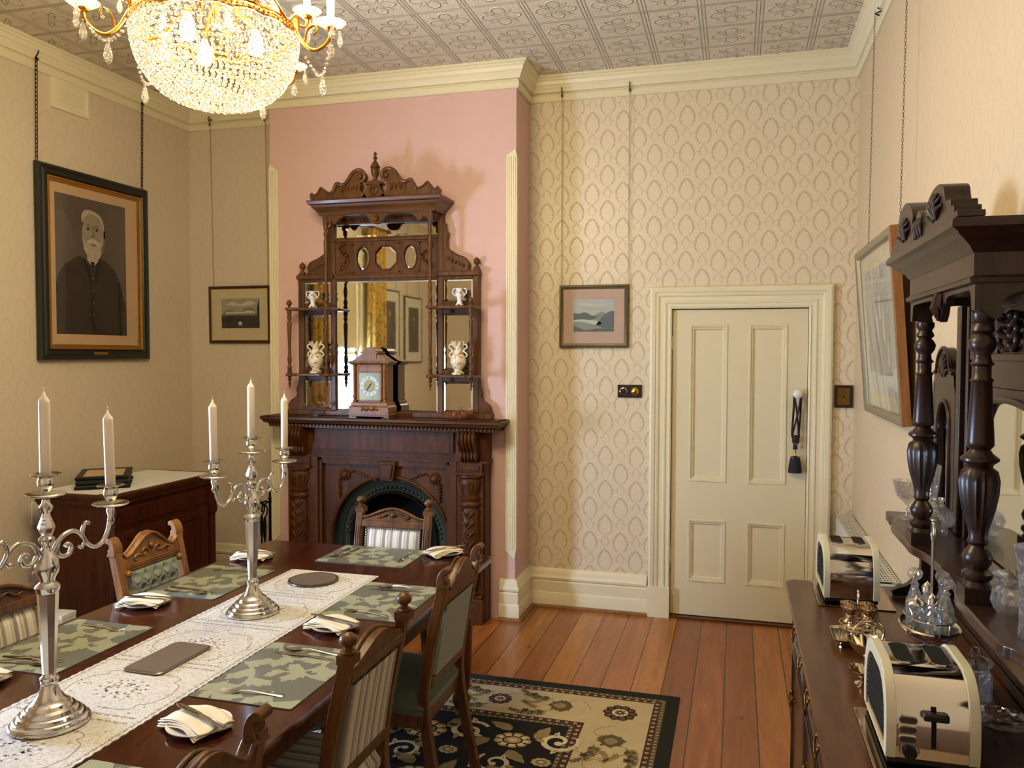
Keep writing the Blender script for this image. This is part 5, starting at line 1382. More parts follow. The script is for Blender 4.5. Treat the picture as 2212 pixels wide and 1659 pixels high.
for x in (-.40, .44):
    m = MB(); inv = t.rotation_euler.to_matrix().inverted()
    top = inv @ (Vector((-.05, -1.285-x, 3.50))-Vector(t.location)); chain(m, (x, -.004, .60), tuple(top), .02, .0009, .0038)
    m.tube([tuple(inv @ (Vector((-.028-.02*sin(a*2.2), -1.285-x, 3.475+.012*a))-Vector(t.location))) for a in [k*.35 for k in range(10)]], .0035, 6)
    m.build('chain', 'chain_metal', t, smooth=60)
# pictures on the left wall beyond the window (seen in the overmantel mirror)
pm0 = None
for y, zb, lb in ((-4.50, 1.66, 'framed dark print on the left wall beyond the curtain, next to the curtain'), (-5.25, 1.62, 'framed dark print on the left wall, far rear corner of the room')):
    if pm0 is None:
        pm0 = thing('framed_print', lb, 'picture', (XL+.006, y, zb), pi/2, 'framed prints reflected in the overmantel mirror')
        frame_obj(pm0, .58, .86, [(0, 0), (0, .018), (.006, .02), (.018, .014), (.02, .008)], 'bronze_frame')
        MB().box(-.27, -.0142, .02, .27, -.011, .84).build('mount', 'mount_white', pm0, smooth=0)
        m = MB().box(-.17, -.0152, .14, .17, -.0142, .72, 0); m.poly(ell(.0, .42, .07, .16, 16), -.0154, 1, plane='xz'); m.poly(ell(.0, .57, .03, .04, 12), -.0156, 2, plane='xz')
        m.build('print', ['print_bg', 'print_light', 'print_skin'], pm0, smooth=0, recalc=False)
        m = MB()
        for x in (-.2, .2): m.tube([(x, -.008, .85), (x, -.02, 3.49-zb)], .0025, 5)
        m.build('hanging_cord', 'cord', pm0)
    else: dup(pm0, (XL+.006, y, zb), pi/2, lb)

# ------------------------------------------------------------ fittings
t = thing('air_vent', 'cream plaster air vent high on the left wall between the picture chains', 'vent', (XL, -1.165, 3.355), pi/2)
m = MB().box(-.148, -.02, -.09, .148, 0, .093); m.sweep([(-.148, -.09), (-.148, .093), (.148, .093), (.148, -.09)], [(0, .02), (.02, .024), (.03, .012), (.045, .010), (.05, .016)], mpf, closed=True)
m.build('frame', 'cream_paint', t, smooth=25)
m = MB().box(-.10, -.022, -.045, .10, -.01, .048); 
for k in range(7): m.box(-.095, -.025, -.04+.012*k, .095, -.02, -.035+.012*k)
m.build('louvre', 'cream_paint', t, smooth=0)
t = thing('light_switch', 'dark brown switch plate with a black and a brass round switch, left of the door', 'switch', (-1.393, 0, 1.50))
MB().box(-.08, -.012, -.043, .08, 0, .043).build('plate', 'brown_plastic', t, bev=.003)
MB().lathe([(.024, .012), (.025, .018), (.021, .020)], n=28, T=TR(-.04, 0, 0, rx=pi/2)).build('switch_ring', 'chrome', t, smooth=40)
MB().lathe([(.020, .012), (.02, .021), (.006, .021), (.005, .027), (.0001, .028)], n=24, T=TR(-.04, 0, 0, rx=pi/2)).build('black_switch', 'black_plastic', t, smooth=40)
MB().lathe([(.027, .012), (.027, .016), (.02, .024), (.012, .026), (.01, .032), (.004, .034), (.004, .044), (.0001, .046)], n=24, T=TR(.035, 0, 0, rx=pi/2)).build('brass_dolly_switch', 'brass', t, smooth=40)
t = thing('wall_call_plate', 'square dark wood and brass bell push plate right of the door', 'wall plate', (-.061, 0, 1.487))
m = MB().sweep([(-.053, -.07), (-.053, .07), (.053, .07), (.053, -.07)], [(0, 0), (0, .012), (.004, .015), (.016, .014), (.018, .006)], mpf, closed=True); m.build('surround', 'brown_plastic', t, smooth=25)
MB().box(-.04, -.009, -.057, .04, 0, .057).build('brass_plate', 'dark_brass', t); MB().lathe([(.007, .009), (.007, .014), (.0001, .015)], n=14, T=TR(rx=pi/2)).build('push_button', 'black_plastic', t, smooth=40)
# tassel on the knob
t = thing('curtain_tassel', 'dark navy tassel with plum cords and gold beads hanging on the door knob', 'tassel', (DX1-.068, -.03, 1.50))
def knobworld(): pass
m = MB()
L1 = [(-.0205, .0, .0), (-.023, -.004, -.10), (-.030, 0, -.24), (-.026, 0, -.275), (-.008, 0, -.30)]
m.tube(spline(L1, 5), .0065, 8); m.tube(spline([(.0205, 0, 0), (.018, -.003, -.12), (.010, 0, -.24), (.010, 0, -.275), (-.004, 0, -.30)], 5), .0065, 8)
m.tube(spline([(-.018, -.006, -.02), (-.004, -.010, -.12), (.006, -.008, -.22), (.008, 0, -.27)], 5), .0055, 8); m.tube(spline([(.018, -.008, -.02), (.002, -.014, -.12), (-.020, -.008, -.22), (-.026, 0, -.26)], 5), .0055, 8)
m.tube(spline([(-.0205, 0, 0), (-.016, 0, .016), (0, 0, .0235), (.016, 0, .016), (.0205, 0, 0)], 4), .006, 8)
m.build('cord', 'plum_cord', t, smooth=60)
MB().lathe([(.018, -.315), (.022, -.30), (.022, -.275), (.017, -.262)], (-.008, 0, 0), 16).lathe([(.013, -.352), (.015, -.345), (.012, -.33), (.015, -.32)], (-.010, 0, 0), 14).build('knot', 'plum_cord', t, smooth=50)
MB().lathe([(.003, -.40), (.011, -.395), (.012, -.388), (.005, -.378), (.007, -.37), (.009, -.362), (.004, -.354)], (-.010, 0, 0), 16).build('gold_bead', 'brass', t, smooth=50)
MB().lathe([(.0001, -.50), (.042, -.50), (.041, -.48), (.034, -.43), (.030, -.415), (.028, -.405), (.026, -.398), (.0001, -.395)], (-.010, .0, 0), 40, flute=(20, .08, -.51, -.42), sy=.8).build('fringe', 'navy_tassel', t, smooth=50)
MB().lathe([(.026, -.418), (.029, -.41), (.027, -.40)], (-.010, 0, 0), 20, sy=.85).build('fringe_band', 'black_plastic', t, smooth=50)
# panel heater on the right wall
t = thing('panel_heater', 'white wall-mounted panel heater with slotted top grille, right of the door', 'heater', (0, -.83, 0))
m = MB().box(-.10, -.77, .29, -.088, .77, .745).box(-.10, -.77, .29, -.012, -.76, .745).box(-.10, .76, .29, -.012, .77, .745).box(-.024, -.77, .29, -.012, .77, .745).box(-.10, -.77, .29, -.012, .77, .302).box(-.012, -.6, .3, -.003, -.5, .6).box(-.012, .5, .3, -.003, .6, .6)
m.build('body', 'white_plastic', t, smooth=0)
m = MB(); 
for i in range(8): x = -.100+.0126*i-.0002; m.box(x, -.77, .7548, x+.0046, .77, .757)
for k in range(43): y = -.77+.0362*k; m.box(-.10, y, .7546, -.012, y+.012, .7568)
m.build('top_grille', 'white_plastic', t, smooth=0)
MB().box(-.0875, -.758, .60, -.0245, .758, .72).build('heating_element', 'dark_void', t, smooth=0)
# power outlet behind the cabinet
t = thing('power_outlet', 'white wall outlet showing beside the dark cabinet under the portrait', 'outlet', (XL, -1.47, .77), pi/2)
MB().box(-.045, -.012, -.07, .045, 0, .07).build('plate', 'white_plastic', t, bev=.003); MB().box(-.012, -.018, .02, .012, -.012, .045).build('rocker', 'white_plastic', t)

# ------------------------------------------------------------ left cabinet
cb = thing('cabinet', 'dark red wooden cabinet with a white top cover under the portrait', 'cabinet', (-4.09, -1.18, 0))
CW, CDp, CH = .475, .54, .945      # half length along y, depth
m = MB().box(-CDp+.02, -CW+.02, .10, -.02, CW-.02, .88).box(-CDp+.01, -CW+.01, 0, -.01, CW-.01, .10).box(-CDp+.015, -CW+.015, .10, -.015, CW-.015, .12)
m.build('carcass', 'cabinet_red', cb, bev=.003)
m = MB(); tp = [(-.02, .86), (-.012, .87), (-.012, .885), (0, .90), (.008, .905), (.012, .915), (.012, .93), (.006, .94), (-.02, .94)]
m.sweep([(-CDp, CW), (0, CW), (0, -CW), (-CDp, -CW)], tp, mpz, side=-1); m.box(-CDp, -CW, .88, 0, CW, .9395); m.build('top', 'cabinet_red', cb, smooth=30)
for s in (-1, 1):
    m = MB(); a, b = sorted((s*.015, s*(CW-.07))); 
    m.sweep([(a+.01, .16), (a+.01, .72), (b-.01, .72), (b-.01, .16)], [(0, .0), (0, .008), (.012, .012), (.05, .012), (.06, .004), (.062, .0)], lambda u, v, w: (-.02+w, u, v), closed=True)
    m.box(-.03, a+.01, .16, -.018, b-.01, .72); d = m.build('door', 'cabinet_red', cb, smooth=30)
    MB().lathe([(.008, 0), (.006, .01), (.012, .018), (.0001, .024)], n=12, T=TR(-.008, s*.04, .46, ry=pi/2)).build('door_knob', 'dark_brass', d, smooth=50)
m = MB().box(-.03, -.40, .75, -.012, .40, .85); m.build('drawer', 'cabinet_red', cb, bev=.004)
for s in (-1, 1):
    pr = sp2([(-.02, .86), (.018, .855), (.022, .83), (.010, .80), (.014, .77), (.006, .74), (.012, .70), (.002, .67), (-.02, .66)], 3)
    MB().prism([(a, b) for a, b in pr], s*(CW-.035)-.025, s*(CW-.035)+.025, 'xz').box(-.03, s*(CW-.035)-.025, .12, -.004, s*(CW-.035)+.025, .68).build('scroll_bracket', 'cabinet_red', cb, smooth=40)
m = MB().prism([(-4.61, -1.62), (-4.115, -1.62), (-4.105, -.74), (-4.61, -.74)], .9405, .9425, 'xy').box(-4.61, -1.645, .9405, -4.2, -1.62, .9425)
m.v = [(a+4.36, b+1.18, c-.9402) for a, b, c in m.v]
tag(m.build('cabinet_cover', 'white_cloth', smooth=0, loc=(-4.36, -1.18, .9402)), 'flat white cover sheet on top of the dark cabinet', 'table cover')
t = thing('writing_box', 'low black lacquered box with a pale inset top, on the white cabinet cover', 'box', (-4.43, -1.33, .9432), radians(38)); t.scale = (1.1, 1.15, 1.05)
m = MB().box(-.135, -.175, 0, .135, .175, .014)
m.box(-.12, -.16, .014, .12, .16, .062); m.sweep([(-.12, -.16), (-.12, .16), (.12, .16), (.12, -.16)], [(0, .0), (-.008, .014), (-.004, .022), (-.010, .034), (-.006, .05), (-.014, .062), (-.008, .07), (.02, .07), (.022, .066)], mpz, closed=True)
m.build('body', 'black_iron', t, smooth=30); MB().box(-.10, -.14, .060, .10, .14, .0665).build('inset_top', 'mount_tan', t, smooth=0)
MB().tube(spline([(.122, -.04, .035), (.135, -.03, .022), (.135, .03, .022), (.122, .04, .035)], 4), .003, 6).build('handle', 'dark_brass', t)
t = thing('paper_box', 'small white fluted box on the floor in front of the dark cabinet', 'box', (-4.215, -1.90, 0), .1); t.scale = (.55, .75, .76)
m = MB().box(-.09, -.07, 0, .09, .07, .42); 
for k in range(12): m.box(.09, -.07+.012*k, .0, .094, -.064+.012*k, .42).box(-.09+.0155*k, -.074, 0, -.083+.0155*k, -.07, .42)
m.build('box_body', 'white_plastic', t, smooth=0); MB().box(-.094, -.074, .42, .096, .074, .45).build('lid', 'white_plastic', t, bev=.003)
# ------------------------------------------------------------ patterned rug
for nm_, c in (('rug_green', '#10150f'), ('rug_black', '#0a0b0a'), ('rug_cream', '#cdbb97'), ('rug_tan', '#9c8658'), ('rug_olive', '#5d5638'), ('rug_red', '#4c211c'), ('rug_light', '#ddcfae'), ('rug_gold', '#b9985a')): simple(nm_, c, .95, bumpn=320, var=.12)
GX0, GX1, GY0, GY1 = -3.95, -.962, -4.95, -1.292
rg = MB(); rg.box(GX0, GY0, 0, GX1, GY1, .009, 0); lay = 0
def rp(poly, mat, L): rg.poly(poly, .0092+L*.00008, mat)
def inset(d, mat, L): rp([(GX0+d, GY0+d), (GX1-d, GY0+d), (GX1-d, GY1-d), (GX0+d, GY1-d)], mat, L)
B = [(0, 0), (.062, 4), (.082, 5), (.125, 2), (.415, 5), (.455, 4), (.475, 1)]
inset(.062, 4, 0); inset(.085, 5, 1); inset(.118, 2, 2); inset(.415, 5, 3); inset(.455, 4, 4); inset(.475, 1, 5)
def side_pts(off, step, x_lim=-2.35, y_lim=-4.3):
    """points along the right and far edges of the rug at a given inset: (x,y,tangent angle)"""
    out = []
    n = int((abs(y_lim)-abs(GY1)-off)/step)
    for i in range(n): out.append((GX1-off, GY1-off-.5*step-i*step, -pi/2))
    n = int((GX1-off-x_lim)/step)
    for i in range(n): out.append((GX1-off-.5*step-i*step, GY1-off, pi))
    return out
def lf(x, y, a, dx, dy, ang, L, W, mat, lay, bend=.3, lobes=0):
    px_ = x+dx*cos(a)-dy*sin(a); py_ = y+dx*sin(a)+dy*cos(a); rp(leaf2(px_, py_, a+ang, L, W, bend, lobes), mat, lay)
for off, c1_, c2_, st in ((.074, 6, 3, .030), (.101, 6, 4, .042), (.434, 6, 4, .042), (.465, 6, 3, .030)):
    for k, (x, y, a) in enumerate(side_pts(off, st)):
        if off in (.101, .434):
            for j in range(5): rp(leaf2(x, y, a+j*1.257, .011, .008, 0), c1_, 7)
            rp(ell(x, y, .004, .004, 8), 5, 8); rp(leaf2(x+cos(a)*st*.36, y+sin(a)*st*.36, a+.8, .018, .004, .2), c2_, 7); rp(leaf2(x+cos(a)*st*.36, y+sin(a)*st*.36, a-2.4, .018, .004, .2), c2_, 7)
        else:
            rp(ell(x, y, .009, .006, 10, a), c2_, 7); rp(ell(x, y, .004, .003, 8), c1_, 8)
def rosette(x, y, s, a=0, base=20):
    for j in range(10): rp(ell(x+s*.72*cos(a+j*pi/5), y+s*.72*sin(a+j*pi/5), s*.27, s*.27, 10), 5, base)
    for j in range(10): rp(ell(x+s*.70*cos(a+j*pi/5), y+s*.70*sin(a+j*pi/5), s*.17, s*.17, 10), 4, base+1)
    rp(ell(x, y, s*.55, s*.55, 20), 5, base+2); rp(ell(x, y, s*.47, s*.47, 20), 6, base+3)
    for j in range(8): rp(leaf2(x, y, a+j*pi/4, s*.42, s*.16, 0), 4, base+4)
    rp(ell(x, y, s*.16, s*.16, 12), 5, base+5); rp(ell(x, y, s*.08, s*.08, 10), 6, base+6)
def sprig(x, y, a, s, base=12, mat=4):
    path = sp2([(0, 0), (.3*s, .12*s), (.7*s, .08*s), (1.0*s, -.14*s)], 5); P = [(x+u*cos(a)-v*sin(a), y+u*sin(a)+v*cos(a)) for u, v in path]
    for q in ribbon(P, .005): rp(q, mat, base)
    for i in range(2, len(P)-1):
        d = math.atan2(P[i][1]-P[i-1][1], P[i][0]-P[i-1][0])
        for sg in (-1, 1): rp(leaf2(P[i][0], P[i][1], d+sg*.9, s*.22*(1-i/24), s*.075, sg*.3), mat if (i+sg) % 3 else 3, base+1)
rr = random.Random(5)
for k, (x, y, a) in enumerate([(q[0]-.14*(q[2] > 0), q[1]-.14*(q[2] < 0), q[2]) for q in side_pts(.267, .31)]):
    rosette(x-.0, y, .062, a) if (k % 2 == 1) else (rp(leaf2(x-.06*cos(a), y-.06*sin(a), a, .12, .10, 0, 4), 4, 20), rp(leaf2(x-.03*cos(a), y-.03*sin(a), a, .07, .05, 0, 3), 3, 21), [rp(leaf2(x, y, a+j*.785, .07, .022, .2), 4, 19) for j in range(8)])
    for sg in (-1, 1):
        dx, dy = -sg*sin(a)*.07, sg*cos(a)*.07
        sprig(x+dx+.05*cos(a), y+dy+.05*sin(a), a+sg*.25, .19); sprig(x+dx*.6+.10*cos(a), y+dy*.6+.10*sin(a), a-sg*.5, .11, 14, 3)
        fx, fy = x+dx*1.35+.155*cos(a), y+dy*1.35+.155*sin(a)
        for j in range(5): rp(leaf2(fx, fy, j*1.257, .026, .018, 0), 4, 16)
        rp(ell(fx, fy, .008, .008, 8), 5, 17)
    for q in ribbon([(x+.31*(t/20-.5)*cos(a)-.09*sin(2*pi*t/20)*sin(a)*-1, y+.31*(t/20-.5)*sin(a)+.09*sin(2*pi*t/20)*cos(a)*-1) for t in range(21)], .004): rp(q, 3, 11)
# corner rosette
rosette(GX1-.267, GY1-.267, .085, 0, 26)
# field: big curling scrolls and flowers on black
def scr(cx, cy, a0, s, sgn, mat, base, w=.028):
    P = []
    for i in range(30):
        t = i/29; r = s*(1-t*.80); an = a0+sgn*t*2.6*pi; P.append((cx+r*cos(an), cy+r*sin(an)))
    for q in ribbon(P, [w*(.35+.65*sin(pi*min(1, .15+i/29*.85))) for i in range(30)]): rp(q, mat, base)
    ex, ey = P[-1]; rp(ell(ex, ey, w*.7, w*.7, 12), mat, base+1)
    for i in (3, 7, 12, 17):
        d = math.atan2(P[i+1][1]-P[i][1], P[i+1][0]-P[i][0]); rp(leaf2(P[i][0], P[i][1], d-sgn*.8, s*.5, s*.24, -sgn*.5, 3), (6 if i % 2 else 7), base+1)
        rp(leaf2(P[i][0], P[i][1], d-sgn*.8, s*.36, s*.10, -sgn*.5), 3, base+2)
fx0, fy1 = GX1-.475, GY1-.475
def flower(x, y, s, base=34):
    for j in range(9): rp(ell(x+s*.62*cos(j*.698), y+s*.5*sin(j*.698), s*.30, s*.26, 10), 7, base)
    for j in range(9): rp(ell(x+s*.60*cos(j*.698), y+s*.48*sin(j*.698), s*.18, s*.15, 10), 6, base+1)
    rp(ell(x, y, s*.5, s*.4, 18), 1, base+2); rp(ell(x, y, s*.42, s*.33, 18), 7, base+3); rp(ell(x, y, s*.22, s*.17, 14), 6, base+4)
for i in range(7):
    for j in range(4):
        cx, cy = fx0-.22-.42*j+(.1 if i % 2 else 0), fy1-.20-.40*i
        if cy < GY0+.5 or cx < -2.9: continue
        flower(cx, cy, .095+.02*((i+j) % 2)); scr(cx+.20, cy+.04, .6+i, .095, 1 if (i+j) % 2 else -1, 6, 30); scr(cx-.02, cy-.21, 2.4+j, .085, -1 if (i+j) % 2 else 1, 6, 30, .022)
        for a in (.5, 1.9, 3.3, 4.8): rp(leaf2(cx+.1*cos(a), cy+.09*sin(a), a+.4, .13, .055, .5, 3), 3, 31)
        flower(cx+.17, cy-.16, .05, 40)
keep = []
for fi, f in enumerate(rg.f):
    pass
cxr, cyr = (GX0+GX1)/2, (GY0+GY1)/2; rg.v = [(a-cxr, b-cyr, c) for a, b, c in rg.v]
tag(rg.build('floor_rug', ['rug_green', 'rug_black', 'rug_cream', 'rug_tan', 'rug_olive', 'rug_red', 'rug_light', 'rug_gold'], smooth=0, recalc=False, loc=(cxr, cyr, .0005)), 'black and cream floral patterned rug under the dining table', 'rug')
# ------------------------------------------------------------ sideboard (world y along the right wall)
SY0, SY1, SX, STZ = -3.99, -2.205, -.52, .90
sb = thing('sideboard', 'long brown wooden sideboard with brass drawer handles along the right-hand wall', 'sideboard', (0, -3.10, 0))
hy = (SY1-SY0)/2
m = MB(); tpf = [(-.03, STZ-.028), (-.010, STZ-.026), (-.006, STZ-.020), (0, STZ-.014), (0, STZ-.006), (-.004, STZ), (-.03, STZ)]
rings = [[(a, b, z) for a, b in [(0-.012, -hy-o), (SX+.03-o, -hy-o)]+[(SX+.03-o-.0+(-.03-0)*sin(pi/2*i/5)+0, 0) for i in ()]+[(SX-o, -hy+.03), (SX-o, hy-.03), (SX+.03, hy+o), (-.012, hy+o)]] for o, z in tpf]
bowl_rings(m, rings); m.add(rings[-1], [tuple(range(len(rings[-1])))]); m.add(rings[0], [tuple(range(len(rings[0])))])
m.build('top', 'sideboard_top_wood', sb, smooth=30)
m = MB().box(SX+.045, -hy+.03, .10, -.015, hy-.03, STZ-.028).box(SX+.03, -hy+.02, 0, -.02, hy-.02, .10).box(SX+.036, -hy+.024, STZ-.045, -.015, hy-.024, STZ-.03)
m.build('carcass', 'dark_oak', sb, bev=.003)
def drop_handle(par, x, y, z):
    m = MB(); m.prism(mir(sp2([(0, .022), (.012, .02), (.03, .026), (.045, .012), (.05, 0), (.036, -.012), (.02, -.01), (0, -.02)], 3)), 0, .003, 'xz', T=TR(x, y, z, rz=-pi/2))
    m.tube(spline([(x-.006, y-.03, z+.004), (x-.012, y-.032, z-.008), (x-.014, y-.02, z-.03), (x-.014, y, z-.036), (x-.014, y+.02, z-.03), (x-.012, y+.032, z-.008), (x-.006, y+.03, z+.004)], 4), .0032, 8)
    m.sphere((x-.006, y-.03, z+.004), .007, 8, 6).sphere((x-.006, y+.03, z+.004), .007, 8, 6); m.build('brass_handle', 'dark_brass', par, smooth=60)
for k in range(3):
    y0, y1 = hy-.05-(k+1)*.565, hy-.065-k*.565
    for (z0, z1, nm_) in ((.70, .85, 'drawer'), (.15, .67, 'door')):
        m = MB().box(SX+.032, y0, z0, SX+.046, y1, z1)
        m.sweep([(y0+.012, z0+.012), (y0+.012, z1-.012), (y1-.012, z1-.012), (y1-.012, z0+.012)], [(0, 0), (0, .005), (.008, .008), (.016, .002), (.018, 0)], lambda u, v, w: (SX+.032-w, u, v), closed=True)
        d = m.build(nm_, 'dark_oak_y', sb, smooth=30)
        if nm_ == 'drawer':
            drop_handle(d, SX+.032, y0+.13, .765); drop_handle(d, SX+.032, y1-.13, .765)
        else: drop_handle(d, SX+.030, y1-.06, .50)

# ------------------------------------------------------------ mirrored hutch on the sideboard
ht = thing('mirrored_hutch', 'dark carved mirror-backed hutch with turned columns standing on the sideboard', 'hutch', (0, -3.10, STZ))
def hz(z): return z-STZ
DO, DOY = 'dark_oak', 'dark_oak_y'
# back boards
m = MB(); m.box(-.028, -.80, .004, -.006, .80, hz(1.66)); m.box(-.028, -.50, hz(1.66), -.006, .50, hz(1.93))
m.box(-.034, -.80, .004, -.028, .80, .03)
m.build('back_board', DO, ht, bev=.002)
# shelf with curved ends
pts = [(-.03, -.80), (-.188, -.80)]+sp2([(-.188, -.80), (-.196, -.74), (-.185, -.66), (-.195, -.60), (-.212, -.56), (-.212, -.35), (-.212, -.25), (-.190, -.15), (-.184, 0)], 4)+sp2([(-.184, 0), (-.190, .15), (-.212, .25), (-.212, .35), (-.212, .56), (-.195, .60), (-.185, .66), (-.196, .74), (-.188, .80)], 4)+[(-.03, .80)]
m = MB().prism(pts, hz(1.170), hz(1.195), 'xy'); m.build('shelf', DOY, ht, bev=.004)
# scroll brackets carrying the shelf
for s in (-1, 1):
    br = [(-.03, .004), (-.165, .004)]+sp2([(-.165, .004), (-.168, .02), (-.15, .032), (-.118, .045), (-.095, .075), (-.082, .085), (-.078, .13), (-.09, .175), (-.118, .205), (-.145, .215), (-.150, .235), (-.178, .25), (-.182, .27)], 4)+[(-.03, .27)]
    MB().prism(br, s*.775-.018, s*.775+.018, 'xz').build('scroll_bracket', DO, ht, smooth=40, bev=.003)
    br = [(-.03, .004), (-.13, .004)]+sp2([(-.13, .004), (-.12, .03), (-.08, .07), (-.07, .13), (-.11, .2), (-.19, .23), (-.195, .27)], 4)+[(-.03, .27)]
# stiles, carved top panels, wing pediments
for s in (-1, 1):
    m = MB()
    for y, w_, d in ((.455, .045, -.05), (.39, .022, -.042), (.352, .012, -.036)): m.box(d, s*y-w_/2, hz(1.195), -.02, s*y+w_/2, hz(1.90))
    m.box(-.045, min(s*.775, s*.80), hz(1.195), -.02, max(s*.775, s*.80), hz(1.66)); m.build('stile', DO, ht, bev=.004)
    # wing: arched mirror frame + small pediment
    y0, y1 = (.505, .775); yc = s*(y0+y1)/2; hw = (y1-y0)/2
    outr, inn = [], []
    n = 20
    for i in range(n+1):
        a = pi*i/n; inn.append((yc+.082*cos(a), 1.50+.10*sin(a)))
    inn += [(yc-.082, 1.235), (yc+.082, 1.235)]
    for (a, b) in inn:
        if b >= 1.5:
            dx, dz = a-yc, b-1.5; k_ = min(hw/max(abs(dx), 1e-6), .15/max(dz, 1e-6)); outr.append((yc+dx*min(k_, 9), 1.5+dz*min(k_, 9)) if dz > 1e-4 else (yc+math.copysign(hw, dx), 1.5))
        else: outr.append((yc+math.copysign(hw, a-yc), 1.20))
    m = MB(); m.ring([(a, hz(b)) for a, b in outr], [(a, hz(b)) for a, b in inn], -.044, -.028, 'yz'); m.tube([(-.046, a, hz(b)) for a, b in inn], .006, 6, closed=True)
    m.build('arched_frame', DO, ht, smooth=40)
    MB().add([(-.033, a, hz(b)) for a, b in inn], [tuple(range(len(inn)))]).build('mirror_panel', 'mirror', ht, smooth=0)
    pd = [(yc-hw, 1.65), (yc-hw, 1.665)]+sp2([(yc-s*0-hw+.01, 1.69), (yc-.09, 1.70), (yc-.075, 1.735), (yc-.04, 1.765), (yc, 1.775), (yc+.04, 1.765), (yc+.075, 1.735), (yc+.09, 1.70), (yc+hw-.01, 1.69)], 4)+[(yc+hw, 1.65)]
    m = MB().prism([(a, hz(b)) for a, b in pd], -.048, -.02, 'yz')
    for k in range(9):
        a = pi*(k+1)/10; m.tube([(-.049, yc+.015*cos(a), hz(1.675+.012*sin(a))), (-.052, yc+.05*cos(a), hz(1.68+.06*sin(a))), (-.049, yc+.075*cos(a), hz(1.68+.075*sin(a)))], [.002, .006, .003], 6)
    m.tube([(-.050, a, hz(b)) for a, b in pd[2:-1]], .006, 6); m.build('wing_pediment', DO, ht, smooth=40)
# centre: carved panels under the canopy
m = MB(); m.box(-.045, -.345, hz(1.735), -.02, .345, hz(1.755)); m.box(-.04, -.345, hz(1.875), -.02, .345, hz(1.90)); m.box(-.04, -.345, hz(1.66), -.02, .345, hz(1.74))
for y in (-.345, -.115, .115, .345): m.box(-.042, y-.012, hz(1.74), -.02, y+.012, hz(1.88))
m.build('upper_rail', DO, ht, bev=.003)
for c_ in (-.23, 0, .23):
    m = MB(); m.box(-.034, c_-.105, hz(1.755), -.02, c_+.105, hz(1.875))
    for sg in (-1, 1):
        for k in range(3):
            m.tube(spline([(-.036, c_, hz(1.77+.03*k)), (-.044, c_+sg*.035, hz(1.765+.033*k)), (-.046, c_+sg*.07, hz(1.785+.03*k)), (-.042, c_+sg*.055, hz(1.805+.025*k)), (-.040, c_+sg*.04, hz(1.795+.025*k))], 4), [.008]*12+[.006]*5, 6)
    for k in range(4): m.sphere((-.038, c_, hz(1.775+.026*k)), .013, 8, 6)
    m.build('carved_panel', DO, ht, smooth=60)
# centre arched mirror with serpentine frame
top = sp2([(-.345, 1.42), (-.30, 1.46), (-.24, 1.55), (-.17, 1.615), (-.10, 1.63), (0, 1.635), (.10, 1.63), (.17, 1.615), (.24, 1.55), (.30, 1.46), (.345, 1.42)], 4)
n = len(top)
m = MB()
for i in range(n-1):
    a, b = top[i], top[i+1]
    m.add([(-.040, a[0], hz(a[1])), (-.040, b[0], hz(b[1])), (-.040, b[0], hz(1.665)), (-.040, a[0], hz(1.665)), (-.028, a[0], hz(a[1])), (-.028, b[0], hz(b[1]))], [(0, 1, 2, 3), (0, 1, 5, 4)])
m.tube([(-.043, a, hz(b)) for a, b in top], .009, 6); m.build('serpentine_frame', DO, ht, smooth=40)
MB().add([(-.032, a, hz(b)) for a, b in top]+[(-.032, .345, hz(1.20)), (-.032, -.345, hz(1.20))], [tuple(range(n+2))]).build('mirror_panel', 'mirror', ht, smooth=0)
MB().add([(-.035, -.74, .06), (-.035, .74, .06), (-.035, .74, .25), (-.035, -.74, .25)], [(0, 1, 2, 3)]).build('mirror_panel', 'mirror', ht, smooth=0)
# columns
def column(y):
    L = 1.845-1.195
    pr = [(.032, .04), (.030, .045), (.026, .055), (.034, .065), (.034, .075), (.022, .085), (.030, .10), (.034, .115), (.028, .13), (.018, .145), (.024, .155), (.020, .165), (.024, .19), (.036, .235), (.043, .275), (.045, .31), (.040, .335), (.028, .345), (.030, .352), (.042, .362), (.042, .368), (.028, .38), (.022, .39), (.030, .40), (.030, .41), (.022, .56), (.026, .565), (.020, .572), (.020, .60), (.027, .606), (.020, .614), (.018, .63), (.028, .645), (.031, .66), (.026, .672), (.018, .682), (.026, .69), (.024, .698), (.019, .708), (.026, .72), (.026, .735)]
    pr = [(a*.93, b*L/.735) for a, b in pr]
    m = MB().lathe(pr, (-.178, y, hz(1.195)), 32, flute=(14, .14, .17*L/.735, .335*L/.735)); m.box(-.178-.032, y-.032, hz(1.195), -.178+.032, y+.032, hz(1.195)+.037)
    m.build('turned_column', DO, ht, smooth=45)
CYF, CYN = .285, -.29
column(CYF); column(CYN)
